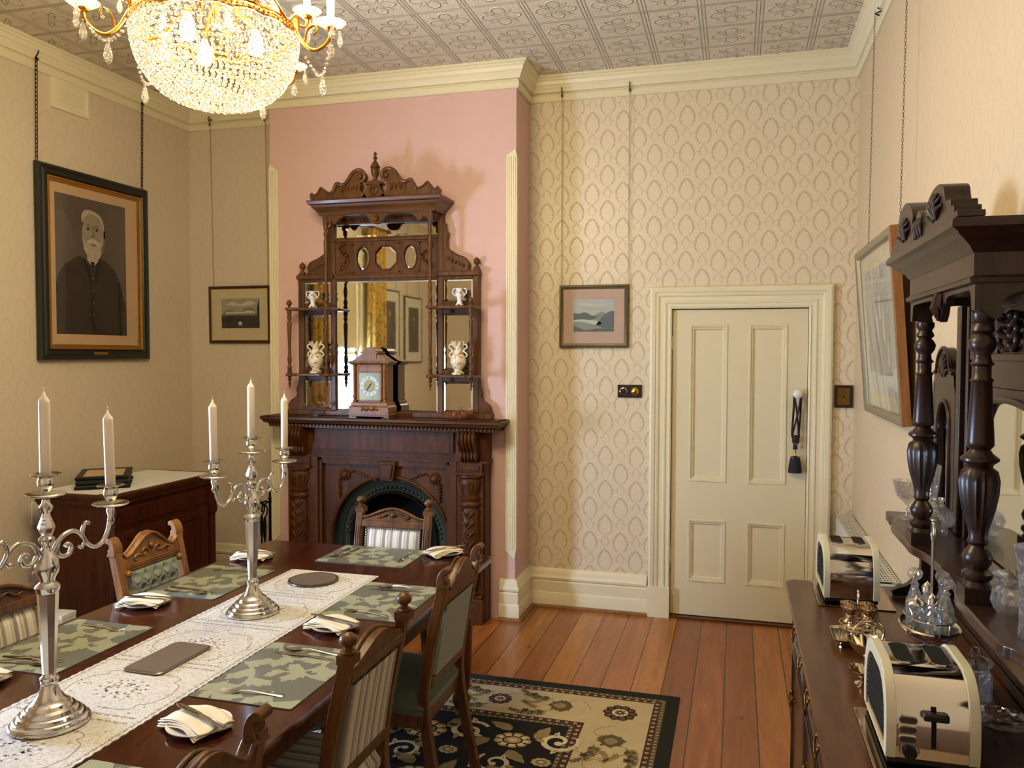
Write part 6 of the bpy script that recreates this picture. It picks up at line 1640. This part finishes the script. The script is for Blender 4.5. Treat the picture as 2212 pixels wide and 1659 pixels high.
# canopy: frieze, valance, cornice, pediment
m = MB(); m.box(-.208, -.325, hz(1.915), -.01, .355, hz(1.985)); m.sweep([(-.01, .355), (-.208, .355), (-.208, -.325), (-.01, -.325)], [(0, hz(1.908)), (.008, hz(1.91)), (.010, hz(1.92)), (0, hz(1.926))], mpz, side=1)
m.build('frieze', DO, ht, smooth=30)
m = MB(); m.sweep([(-.01, .355), (-.208, .355), (-.208, -.325), (-.01, -.325)], [(0, hz(1.975)), (.006, hz(1.98)), (.012, hz(1.99)), (.03, hz(2.005)), (.04, hz(2.012)), (.046, hz(2.02)), (.058, hz(2.026)), (.058, hz(2.038)), (.054, hz(2.046)), (0, hz(2.048))], mpz, side=1)
m.box(-.209, -.326, hz(1.975), -.01, .356, hz(2.047)); m.build('cornice', DO, ht, smooth=30)
val = [(-.325, 1.915), (-.325, 1.85), (-.30, 1.85)]+sp2([(-.295, 1.87), (-.285, 1.893), (-.25, 1.897), (-.09, 1.895), (-.07, 1.875), (-.05, 1.885), (-.035, 1.855), (-.01, 1.835), (.015, 1.855), (.03, 1.885), (.05, 1.875), (.07, 1.895), (.27, 1.897), (.315, 1.893), (.325, 1.87)], 3)+[(.33, 1.85), (.355, 1.85), (.355, 1.915)]
m = MB().prism([(a, hz(b)) for a, b in val], -.205, -.188, 'yz'); m.tube([(-.207, -.01, hz(1.91)), (-.214, -.01, hz(1.87)), (-.207, -.01, hz(1.838))], [.012, .016, .004], 8)
for s in (-.022, .022): m.tube([(-.207, -.01+s, hz(1.905)), (-.211, -.01+s, hz(1.88)), (-.207, -.01+s, hz(1.865))], [.006, .008, .002], 6)
m.build('valance', DO, ht, smooth=40)
for y in (.335, -.315):     # shaped side brackets, seen black from the camera
    br = [(-.19, hz(1.915)), (-.19, hz(1.85))]+[(a, hz(b)) for a, b in sp2([(-.19, 1.85), (-.165, 1.83), (-.15, 1.845), (-.152, 1.865), (-.13, 1.885), (-.08, 1.895), (-.03, 1.885), (-.03, 1.86)], 4)]+[(-.01, hz(1.86)), (-.01, hz(1.915))]
    MB().prism(br, y-.012, y+.012, 'xz').build('side_bracket', DO, ht, smooth=40)
pdm = [(-.375, 2.048), (-.372, 2.062), (-.345, 2.062), (-.342, 2.078), (-.315, 2.08), (-.312, 2.096), (-.285, 2.10)]+sp2([(-.265, 2.10), (-.255, 2.115), (-.24, 2.14), (-.19, 2.152), (-.13, 2.146), (-.075, 2.125), (-.062, 2.10), (-.08, 2.09), (-.05, 2.072), (-.01, 2.115), (.03, 2.125), (.06, 2.09), (.075, 2.072), (.10, 2.10), (.09, 2.125), (.12, 2.155), (.18, 2.175), (.25, 2.165), (.30, 2.125), (.32, 2.085)], 4)+[(.345, 2.08), (.375, 2.075), (.40, 2.06), (.405, 2.048)]
m = MB().prism([(a, hz(b)) for a, b in pdm], -.255, -.20, 'yz')
for c_, s in ((-.17, 1), (.19, -1)):
    for k in range(7):
        a = radians(20+22*k); m.tube([(-.256, c_+.015*cos(a), hz(2.065+.01*sin(a))), (-.262, c_+.055*cos(a), hz(2.065+.055*sin(a))), (-.256, c_+.08*cos(a), hz(2.065+.07*sin(a)))], [.002, .007, .003], 6)
for y in (-.03, .0, .03, .05): m.tube([(-.256, y, hz(2.055)), (-.26, y, hz(2.085)), (-.256, y, hz(2.105))], [.004, .007, .003], 6)
m.build('broken_pediment', DO, ht, smooth=35, bev=.003)

# ------------------------------------------------------------ toasters
def toaster(loc, lab):
    t = thing('toaster', lab, 'toaster', loc, 0, 'cream and chrome toasters on the sideboard')
    Wd, Ln, Ht = .176, .285, .19
    def prof(w):       # arched section across x, profile in xz  (front to back extruded along y) : body curved front and back
        return None
    # side profile in the yz plane: bulging front and rounded shoulders
    sd_ = sp2([(-.139, .018), (-.1425, .05), (-.1415, .095), (-.133, .13), (-.116, .160), (-.09, .180), (-.058, .189), (0, .19), (.058, .189), (.09, .180), (.116, .160), (.133, .13), (.1415, .095), (.1425, .05), (.139, .018)], 5)
    body = MB().prism(sd_, -Wd/2+.012, Wd/2-.012, 'yz'); 
    body.build('chrome_body', 'chrome', t, smooth=50)
    for s in (-1, 1):
        x0, x1 = sorted((s*(Wd/2-.020), s*(Wd/2)))
        big = [(y*1.035, .018+(z-.018)*1.03) for y, z in sd_]; inn = [(y*.86, .03+(z-.03)*.86) for y, z in sd_]
        m = MB().ring(big, inn, x0, x1, 'yz'); m.build('side_rim', 'cream_enamel', t, smooth=50, bev=.003)
        m = MB(); xa, xb = sorted((s*(Wd/2-.012), s*(Wd/2-.004)))
        m.prism([(y*.88, .03+(z-.03)*.88) for y, z in sd_], xa, xb, 'yz'); side = m.build('side_panel', 'chrome', t, smooth=30)
        m = MB()
        for k in range(9):
            z = .044+.0135*k; hw = .116 if z < .10 else .116-(z-.10)*.9
            m.box(min(s*(Wd/2-.0045), s*(Wd/2-.0015)), -hw, z, max(s*(Wd/2-.0045), s*(Wd/2-.0015)), hw, z+.0055)
        m.build('vent_slots', 'dark_bronze' if False else 'dark_void', side, smooth=0)
    MB().box(-Wd/2+.004, -.136, .004, Wd/2-.004, .136, .02).box(-Wd/2+.02, -.12, 0, -Wd/2+.05, -.09, .004).box(Wd/2-.05, -.12, 0, Wd/2-.02, -.09, .004).box(-Wd/2+.02, .09, 0, -Wd/2+.05, .12, .004).box(Wd/2-.05, .09, 0, Wd/2-.02, .12, .004).build('base', 'black_plastic', t, bev=.003)
    for sx in (-1, 1):
        m = MB(); c = [(sx*.036+a, b) for a, b in rrect(.019, .058, .015)]
        m.prism(c, .182, .1902, 'xy'); s_ = m.build('bread_slot', 'dark_void', t, smooth=0)
        o_ = [(sx*.036+a, b) for a, b in rrect(.0210, .060, .0165)]
        MB().ring(o_, c, .182, .1908, 'xy').build('slot_rim', 'chrome', s_, smooth=30)
    # front controls
    m = MB(); fy = lambda z: -.1425 if z < .09 else -.1425+.0035*((z-.09)/.03)**2
    m.add([(-.002, fy(z)-.0012, z) for z in (.045, .07, .09, .10, .11, .12, .13)]+[(.007, fy(z)-.0012, z) for z in (.045, .07, .09, .10, .11, .12, .13)], [(i, i+1, i+8, i+7) for i in range(6)]); m.build('lever_slot', 'dark_void', t, smooth=0)
    MB().box(-.02, -.160, .106, .028, -.139, .122).build('lever', 'black_plastic', t, bev=.004)
    for k in range(3):
        z = .100-.0205*k; sh_ = [(-.046+a, z+b) for a, b in rrect(.0155, .0058, .0057)]
        b_ = MB().prism(sh_, -.146, -.138, 'xz').build('button', 'steel_grey', t, smooth=40)
        oo = [(-.046+a, z+b) for a, b in rrect(.0178, .008, .0079)]
        MB().ring(oo, sh_, -.1468, -.138, 'xz').build('button_rim', 'chrome', b_, smooth=40)
    MB().lathe([(.014, 0), (.013, .012), (.0001, .013)], n=24, T=TR(-.042, -.141, .034, rx=pi/2)).build('browning_dial', 'black_plastic', t, smooth=40)
    arc = [(-.042+.018*cos(a), -.1432, .034+.018*sin(a)) for a in [radians(-10+230*i/20) for i in range(21)]]
    MB().tube(arc, .0011, 5).build('dial_ring', 'chrome', t)
    return t
T1 = toaster((-.313, -3.482, STZ+.0045), 'cream and chrome two-slot toaster nearest the camera on the sideboard')
dup(T1, (-.322, -2.355, STZ+.0045), pi, 'cream and chrome toaster at the far end of the sideboard by the door')
metal('warm_tray', '#b09a80', .16)
def tray(nm_, loc, hx_, hy_, lab, rz=0):
    m = MB(); rg_ = [[(a, b, z) for a, b in rrect(hx_+o, hy_+o, .012)] for o, z in ((-.003, 0), (0, .0035), (-.001, .004), (-.006, .0032))]
    bowl_rings(m, rg_); m.add(rg_[3], [tuple(range(len(rg_[3])))]); m.add(rg_[0], [tuple(range(len(rg_[0])))])
    tag(m.build(nm_, 'warm_tray', smooth=30, loc=loc), lab, 'tray', 'metal trays under the toasters').rotation_euler = (0, 0, rz)
tray('metal_tray', (-.307, -3.515, STZ+.0003), .118, .172, 'flat metal tray under the nearest toaster')
tray('metal_tray', (-.307, -2.375, STZ+.0003), .122, .155, 'flat metal tray under the far toaster')

# ------------------------------------------------------------ silver egg cruet, basket
def eggcup(par, x, y, z):
    m = MB().lathe([(.014, 0), (.015, .002), (.006, .008), (.004, .02), (.006, .024), (.016, .032), (.022, .045), (.0235, .058), (.022, .058), (.0205, .046), (.012, .034), (.0001, .031)], (x, y, z), 24, cap=False, flute=(12, .12, .050, .07))
    m.build('egg_cup', 'old_silver', par, smooth=50)
t = thing('egg_cruet', 'silver egg cup stand with tall loop handle between the two toasters', 'egg stand', (-.353, -2.87, STZ))
m = MB(); r_ = [[(a, b, z) for a, b in rrect(.068+o, .068+o, .025)] for o, z in ((-.01, .018), (.0, .02), (.004, .026), (.001, .0265), (-.006, .022))]
bowl_rings(m, r_); m.add(r_[0], [tuple(range(len(r_[0])))]); m.add(r_[-1], [tuple(range(len(r_[-1])))])
for a in (pi/4, 3*pi/4, 5*pi/4, 7*pi/4): m.tube(spline([(.06*cos(a), .06*sin(a), .02), (.072*cos(a), .072*sin(a), .012), (.066*cos(a), .066*sin(a), .0), (.075*cos(a), .075*sin(a), .002)], 3), .004, 8)
for (z, r2) in ((.048, .048), (.060, .050)):
    m.tube([(r2*cos(a), r2*sin(a), z) for a in [2*pi*k/32 for k in range(32)]], .0018, 6, closed=True)
for k in range(8): a = 2*pi*k/8; m.tube([(.049*cos(a), .049*sin(a), .02), (.049*cos(a), .049*sin(a), .062)], .0016, 6)
m.build('stand', 'old_silver', t, smooth=50)
m = MB().tube(spline([(0, -.002, .02), (0, -.0022, .10), (0, -.008, .135), (0, 0, .155), (0, .008, .135), (0, .0022, .10), (0, .002, .02)], 5), .0026, 8); m.sphere((0, 0, .155), .004); m.build('loop_handle', 'old_silver', t, smooth=60)
for a in (pi/4, 3*pi/4, 5*pi/4, 7*pi/4): eggcup(t, .034*cos(a), .034*sin(a), .055)
t2 = thing('silver_basket', 'small silver sugar basket with pointed fluted sides behind the nearest toaster', 'basket', (-.355, -3.07, STZ), .5)
m = MB(); n = 40
def sq(rx, ry, z, k=0): return [(rx*(1+k*(i % 2))*cos(2*pi*i/n)*(1+.12*abs(sin(4*pi*i/n))), ry*(1+k*(i % 2))*sin(2*pi*i/n)*(1+.12*abs(sin(4*pi*i/n))), z+(.003 if (k and i % 2) else 0)) for i in range(n)]
bowl_rings(m, [sq(.02, .02, 0), sq(.022, .022, .003), sq(.006, .006, .012), sq(.008, .008, .03), sq(.03, .03, .045), sq(.047, .05, .075, .05), sq(.045, .048, .0755, .05), sq(.028, .028, .05), sq(.001, .001, .04)])
m.build('bowl', 'old_silver', t2, smooth=40)
MB().tube(spline([(-.046, 0, .075), (-.05, 0, .10), (-.025, 0, .125), (.025, 0, .125), (.05, 0, .10), (.046, 0, .075)], 5), .003, 8).build('handle', 'old_silver', t2, smooth=60)
t3 = thing('sugar_tongs_dish', 'little silver dish with serrated edge at the front, left of the nearest toaster', 'dish', (-.385, -3.19, STZ), .2)
m = MB(); m.lathe([(.016, 0), (.017, .003), (.005, .01), (.006, .02), (.028, .034), (.034, .042), (.032, .042), (.02, .034), (.0001, .028)], n=32, flute=(16, .14, .04, .05), cap=False, sy=1.3); m.build('dish', 'old_silver', t3, smooth=40)

# ------------------------------------------------------------ cut glass
def cutlathe(name, prof, loc, lab, cat, n=24, flute=None, mat='cut_glass', group=None, rot=None):
    t = thing(name, lab, cat, loc, 0, group, rot=rot); MB().lathe(prof, n=n, flute=flute, cap=False).build('glass_body', mat, t, smooth=25); return t
# glass cake stand carrying the cruet stand
CRX, CRY = -.228, -3.178
t = thing('glass_pedestal_stand', 'pinkish glass pedestal under the silver cruet stand', 'glass stand', (CRX, CRY, STZ))
MB().lathe([(.0001, 0), (.046, 0), (.048, .003), (.028, .010), (.013, .03), (.011, .08), (.014, .118), (.034, .132), (.052, .136), (.052, .140), (.0001, .141)], n=32, cap=False).build('glass_body', 'pink_glass', t, smooth=50)
t = thing('cruet_stand', 'silver cruet stand with glass bottles and tall handle, raised in front of the hutch', 'cruet set', (CRX, CRY, STZ+.0415))
MB().lathe([(.0001, .10), (.060, .10), (.076, .106), (.094, .118), (.098, .126), (.094, .129), (.078, .120), (.0001, .118)], n=48, cap=False, sx=.72).build('silver_tray', 'silver', t, smooth=50)
m = MB()
for k in range(4): a = 2*pi*k/4+.6; m.tube([(.055*cos(a), .077*sin(a), .12), (.057*cos(a), .08*sin(a), .15)], .0025, 6)
m.tube([(.057*cos(a), .081*sin(a), .15) for a in [2*pi*k/40 for k in range(40)]], .0022, 6, closed=True)
m.build('gallery', 'silver', t, smooth=50)
m = MB().tube([(.004, -.004, .12), (.004, -.004, .34)], .0024, 8).tube([(.004, .004, .12), (.004, .004, .34)], .0024, 8)
m.tube(spline([(.004, -.004, .34), (.004, -.012, .355), (.004, -.008, .378), (.004, 0, .388), (.004, .008, .378), (.004, .012, .355), (.004, .004, .34)], 4), .0032, 8); m.sphere((.004, 0, .392), .005); m.build('tall_handle', 'silver', t, smooth=60)
bt = [(0, 'a'), (60, 'b'), (120, 'a'), (180, 'c'), (240, 'b'), (300, 'a')]
for a_, k_ in bt:
    a = radians(a_+20); x, y = .036*cos(a), .058*sin(a); z0 = .1205
    if k_ == 'c':
        b = MB().lathe([(.0001, 0), (.023, 0), (.024, .01), (.024, .06), (.026, .064), (.024, .064), (.022, .06), (.021, .006), (.0001, .005)], (x, y, z0), 12, cap=False).build('mustard_pot', 'cut_glass', t, smooth=25)
        MB().lathe([(.0001, .084), (.003, .082), (.004, .078), (.014, .073), (.025, .067), (.026, .063)], (x, y, z0), 24).build('silver_lid', 'silver', b, smooth=50)
    else:
        H2 = .095 if k_ == 'a' else .075
        b = MB().lathe([(.0001, 0), (.02, 0), (.021, .005), (.021, H2*.6), (.012, H2*.85), (.009, H2), (.013, H2+.003), (.009, H2+.004), (.006, H2*.8), (.0175, H2*.55), (.017, .006), (.0001, .005)], (x, y, z0), 12, cap=False).build('cruet_bottle', 'cut_glass', t, smooth=25)
        if k_ == 'a': MB().lathe([(.007, H2-.005), (.008, H2+.006), (.006, H2+.012), (.017, H2+.022), (.019, H2+.032), (.014, H2+.042), (.0001, H2+.045)], (x, y, z0), 12).build('glass_stopper', 'cut_glass', b, smooth=20)
        else: MB().lathe([(.013, H2-.004), (.013, H2+.012), (.008, H2+.02), (.003, H2+.024), (.0001, H2+.028)], (x, y, z0), 20).build('silver_top', 'silver', b, smooth=50)
# covered jar
t = thing('glass_jar', 'cut glass jar with a domed glass lid, right of the nearest toaster', 'jar', (-.134, -3.222, STZ))
MB().lathe([(.0001, .0), (.030, 0), (.040, .012), (.041, .06), (.034, .078), (.033, .088), (.038, .092), (.034, .094), (.029, .085), (.030, .076), (.036, .058), (.035, .014), (.0001, .006)], n=12, cap=False).build('jar_body', 'cut_glass', t, smooth=20)
MB().lathe([(.039, .094), (.041, .099), (.036, .106), (.020, .112), (.010, .114), (.009, .118), (.011, .132), (.0001, .134)], n=24).build('lid', 'glass', t, smooth=40)
t = thing('glass_dish', 'small shallow glass dish under the front edge of the hutch shelf', 'dish', (-.115, -3.36, STZ))
MB().lathe([(.0001, 0), (.035, 0), (.06, .012), (.066, .024), (.063, .024), (.056, .014), (.0001, .004)], n=10, cap=False).build('dish_body', 'cut_glass', t, smooth=15)
SH = 1.1955
cutlathe('tumbler_vase', [(.0001, 0), (.031, 0), (.034, .004), (.032, .06), (.036, .13), (.044, .178), (.0455, .182), (.043, .18), (.034, .13), (.029, .06), (.028, .012), (.0001, .01)], (-.133, -3.635, SH), 'tall flared cut glass vase on the hutch shelf at the right edge of the photo', 'vase', 28, (14, .06, .02, .19))
cutlathe('glass_bowl', [(.0001, 0), (.026, 0), (.04, .008), (.05, .03), (.046, .052), (.036, .062), (.04, .078), (.048, .086), (.046, .087), (.036, .076), (.032, .062), (.043, .048), (.045, .03), (.036, .012), (.0001, .006)], (-.125, -3.475, SH), 'round cut glass bowl on the hutch shelf behind the near column', 'bowl', 18, (9, .06, .0, .1))
cutlathe('glass_decanter', [(.0001, 0), (.03, 0), (.031, .012), (.026, .018), (.044, .03), (.052, .052), (.044, .075), (.022, .088), (.016, .10), (.022, .108), (.020, .112), (.012, .10), (.018, .085), (.040, .072), (.047, .052), (.036, .03), (.0001, .02)], (-.100, -2.66, SH), 'round cut glass jug on the hutch shelf beside the far column', 'jug', 20, (10, .07, .02, .09))
cutlathe('crystal_vase', [(.0001, 0), (.026, 0), (.028, .006), (.018, .014), (.024, .05), (.022, .09), (.028, .13), (.034, .20), (.032, .20), (.024, .13), (.017, .09), (.018, .05), (.0001, .03)], (-.10, -2.545, SH), 'narrow flared cut glass vase behind the round jug on the hutch shelf', 'vase', 24, (12, .08, .02, .21), rot=None)
cutlathe('glass_goblet', [(.0001, 0), (.028, 0), (.026, .004), (.006, .01), (.005, .045), (.012, .055), (.036, .075), (.044, .105), (.05, .13), (.048, .13), (.04, .105), (.032, .078), (.0001, .062)], (-.142, -2.43, SH), 'stemmed cut glass bowl at the far tip of the hutch shelf', 'goblet', 20, (10, .1, .06, .14))
# ------------------------------------------------------------ chandelier
HXc, HYc = -2.42, -3.0
ch = thing('chandelier', 'large gold and crystal basket chandelier with lit candle bulbs hanging from the ceiling', 'chandelier', (HXc, HYc, 2.576))
def cz_(z): return z-2.576
G_ = 'gold_metal'
MB().lathe([(.07, cz_(3.607)), (.072, cz_(3.59)), (.05, cz_(3.575)), (.02, cz_(3.56)), (.008, cz_(3.55))], n=28).tube([(0, 0, cz_(3.55)), (0, 0, cz_(3.42))], .008, 8).build('ceiling_rose', G_, ch, smooth=50)
MB().lathe([(.006, cz_(3.43)), (.03, cz_(3.41)), (.085, cz_(3.37)), (.10, cz_(3.34)), (.095, cz_(3.33)), (.0001, cz_(3.35))], n=28).lathe([(.012, cz_(3.34)), (.02, cz_(3.2)), (.012, cz_(3.1)), (.03, cz_(3.02)), (.015, cz_(2.96)), (.012, cz_(2.86))], n=20).build('crown', G_, ch, smooth=50)
# gold ring frame
RB = .268; ZB = 2.83
m = MB(); n = 96
for k in (0, 1): m.tube([((RB-.008*k)*cos(2*pi*i/n), (RB-.008*k)*sin(2*pi*i/n), cz_(ZB+.022*k)+.006*abs(sin(8*2*pi*i/n))) for i in range(n)], .006, 6, closed=True)
for k in range(8):
    a = 2*pi*k/8; b = a+2*pi/8
    pth = [((RB)*cos(a+(b-a)*t), RB*sin(a+(b-a)*t), cz_(ZB+.02)+.055*sin(pi*t)**1.5) for t in [i/12 for i in range(13)]]; m.tube(pth, .0055, 6)
    m.tube([(RB*cos(a), RB*sin(a), cz_(ZB)), (.10*cos(a), .10*sin(a), cz_(2.93)), (.01, 0, cz_(2.95))], .004, 6)
for k in range(96):
    a = 2*pi*k/96; m.sphere((RB*cos(a), RB*sin(a), cz_(ZB+.012)), .0065, 6, 4)
m.build('gold_frame', G_, ch, smooth=60)
# bead basket
def bead(m, x, y, z, r):
    m.add([(x+r, y, z), (x-r, y, z), (x, y+r, z), (x, y-r, z), (x, y, z+r*1.1), (x, y, z-r*1.1), (x+r*.6, y+r*.6, z+r*.6), (x-r*.6, y-r*.6, z-r*.6)], [(0, 6, 4), (6, 2, 4), (2, 1, 4), (1, 3, 4), (3, 0, 4), (6, 0, 5), (2, 6, 5), (1, 2, 5), (3, 1, 5), (0, 3, 5)])
def bead2(m, x, y, z, r):
    m.lathe([(.0001, -r), (r*.8, -r*.6), (r, 0), (r*.8, r*.6), (.0001, r)], (x, y, z), 6, cap=False)
m = MB(); rows = 21
for j in range(rows):
    t = j/(rows-1); ang = t*pi/2; rr_ = RB*cos(ang)**.72 if t < 1 else .0; zz = cz_(ZB)-.238*sin(ang)
    cnt = max(4, int(2*pi*rr_/.0205)); 
    for i in range(cnt):
        a = 2*pi*(i+.5*(j % 2))/cnt; bead2(m, rr_*cos(a), rr_*sin(a), zz+R.uniform(-.002, .002), .0082)
o = m.build('crystal_bead_basket', 'crystal', ch, smooth=0); o['kind'] = 'stuff'
m = MB()
for k in range(28):
    a = 2*pi*k/28; p0 = (RB*.98, cz_(ZB+.02)); p1 = (.095, cz_(3.335))
    for i in range(26):
        t = i/25; rr_ = p0[0]+(p1[0]-p0[0])*t**.75; zz = p0[1]+(p1[1]-p0[1])*t**1.35; bead2(m, rr_*cos(a), rr_*sin(a), zz, .007)
o = m.build('crystal_bead_strings', 'crystal', ch, smooth=0); o['kind'] = 'stuff'
def drop_mesh():
    return MB().lathe([(.0001, 0), (.006, -.008), (.004, -.014), (.009, -.03), (.013, -.05), (.009, -.064), (.0001, -.074)], n=6)
d0 = None
def drop(x, y, z, par, s=1.0):
    global d0
    if d0 is None: d0 = o_ = drop_mesh().build('crystal_drop', 'crystal', par, smooth=0)
    else: o_ = d0.copy(); COL.objects.link(o_); o_.parent = par
    o_.location = (x, y, z); o_.scale = (s, s, s)
NA = 10; LAMPS = []
am = None
for k in range(NA):
    a = 2*pi*k/NA+.16; upper = k % 2; r1 = .40 if not upper else .31; zc = 2.835 if not upper else 2.955
    ca_, sa_ = cos(a), sin(a)
    def P3(r_, z): return (r_*ca_, r_*sa_, cz_(z))
    if not upper: path = [P3(.27, 2.85), P3(.30, 2.795), P3(.335, 2.765), P3(.37, 2.772), P3(.395, 2.80), P3(.40, zc)]
    else: path = [P3(.24, 2.86), P3(.27, 2.90), P3(.255, 2.945), P3(.275, 2.92), P3(.30, 2.915), P3(.31, 2.93), P3(.31, zc)]
    m = MB().tube(spline(path, 5), .0062, 8); m.tube(spline([P3(.31, 2.785), P3(.32, 2.83), P3(.345, 2.845), P3(.352, 2.825), P3(.34, 2.815)], 4), .0042, 6) if not upper else None
    m.lathe([(.006, 0), (.016, .006), (.018, .012)], P3(r1, zc-.014), 16)
    arm = m.build('candle_arm', G_, ch, smooth=60)
    c = P3(r1, zc)
    MB().lathe([(.012, 0), (.03, .003), (.05, .014), (.052, .018), (.049, .017), (.03, .006), (.012, .003)], c, 36, flute=(18, .06, .01, .03), cap=False).build('glass_pan', 'glass', arm, smooth=50)
    MB().lathe([(.0125, .004), (.0125, .095), (.010, .098)], c, 16).build('candle_sleeve', 'wax', arm, smooth=40)
    MB().lathe([(.006, .098), (.011, .11), (.0135, .125), (.011, .145), (.006, .165), (.0001, .182)], c, 14).build('lit_bulb', 'bulb_glow', arm, smooth=60)
    LAMPS.append((HXc+c[0], HYc+c[1], 2.576+c[2]+.135))
    drop(c[0], c[1], c[2]-.03, ch, 1.0)
    for da in (-.09, .09):
        drop((r1+.02)*cos(a+da), (r1+.02)*sin(a+da), c[2]+.004, ch, .8)
    if not upper:     # bead festoon to the basket
        bm_ = MB(); b = a+2*pi/NA*.9
        for i in range(16):
            t = i/15; rr_ = .395+(.30-.395)*t; aa = a+(b-a)*t; bead2(bm_, rr_*cos(aa), rr_*sin(aa), cz_(2.80)-.085*sin(pi*t), .0062)
        bm_.build('bead_festoon', 'crystal', ch, smooth=0)
        drop(.35*cos((a+b)/2), .35*sin((a+b)/2), cz_(2.72), ch, 1.1)
LAMPS_IN = []
for k in range(3):
    a = 2*pi*k/3+.4; x, y = .13*cos(a), .13*sin(a)
    MB().lathe([(.010, .06), (.012, .05), (.022, .03), (.026, .0), (.02, -.022), (.0001, -.03)], (x, y, cz_(2.79)), 16).build('lit_inner_bulb', 'bulb_glow', ch, smooth=60)
    MB().tube([(x, y, cz_(2.85)), (x*.4, y*.4, cz_(2.93))], .008, 8).build('bulb_holder', G_, ch)
    LAMPS_IN.append((HXc+x, HYc+y, 2.79))
LAMP_E = 12.5; LAMP_IN_E = 23; DAY_E = 480; EXPO = 0.47
# ------------------------------------------------------------ camera, light, world
cd = bpy.data.cameras.new('camera'); cam = bpy.data.objects.new('camera', cd); COL.objects.link(cam)
f_px = 1744.8; cd.sensor_width = 36; cd.sensor_fit = 'HORIZONTAL'; cd.lens = f_px/2212*36
r = Vector((0.96345578, 0.26785454, 0.00262881)); u = Vector((-0.0128156, 0.03628986, 0.99925913)); fw = Vector((-0.26756069, 0.96277567, -0.03839639))
cam.matrix_world = Matrix.Translation((-.70683686, -5.41047422, 1.75300645)) @ Matrix((r, u, -fw)).transposed().to_4x4()
cd.clip_start = .05; scn.camera = cam
def light(name, typ, loc, energy, col, size=.05, rot=None, **kw):
    d = bpy.data.lights.new(name, typ); d.energy = energy; d.color = lin(col)[:3]
    if typ == 'AREA': d.shape = 'RECTANGLE'; d.size, d.size_y = size
    else: d.shadow_soft_size = size
    o = bpy.data.objects.new(name, d); COL.objects.link(o); o.location = loc
    if rot: o.rotation_euler = rot
    return o
WARM = '#ffecbe'
for (x, y, z) in LAMPS: light('lamp_light', 'POINT', (x, y, z), LAMP_E, WARM, .03)
for (x, y, z) in LAMPS_IN: light('lamp_light_inner', 'POINT', (x, y, z), LAMP_IN_E, WARM, .05)
light('window_daylight', 'AREA', (XL-.25, (WY0+WY1)/2, (WZ0+WZ1)/2), DAY_E, '#bcd6ff', (WZ1-WZ0+.2, WY1-WY0+.2), rot=(0, -pi/2, 0))
w = bpy.data.worlds.new('world'); scn.world = w; w.use_nodes = True
w.node_tree.nodes['Background'].inputs[0].default_value = (.55, .72, 1, 1); w.node_tree.nodes['Background'].inputs[1].default_value = 1.2
vs = scn.view_settings; vs.view_transform = 'Standard'; vs.look = 'None'; vs.gamma = 1; vs.use_curve_mapping = False; vs.exposure = EXPO

cy = scn.cycles
cy.max_bounces = 6; cy.diffuse_bounces = 3; cy.glossy_bounces = 4; cy.transmission_bounces = 4; cy.transparent_max_bounces = 10
cy.caustics_reflective = False; cy.caustics_refractive = False; cy.sample_clamp_indirect = 5.0
cy.use_adaptive_sampling = True; cy.adaptive_threshold = 0.05; cy.adaptive_min_samples = 16
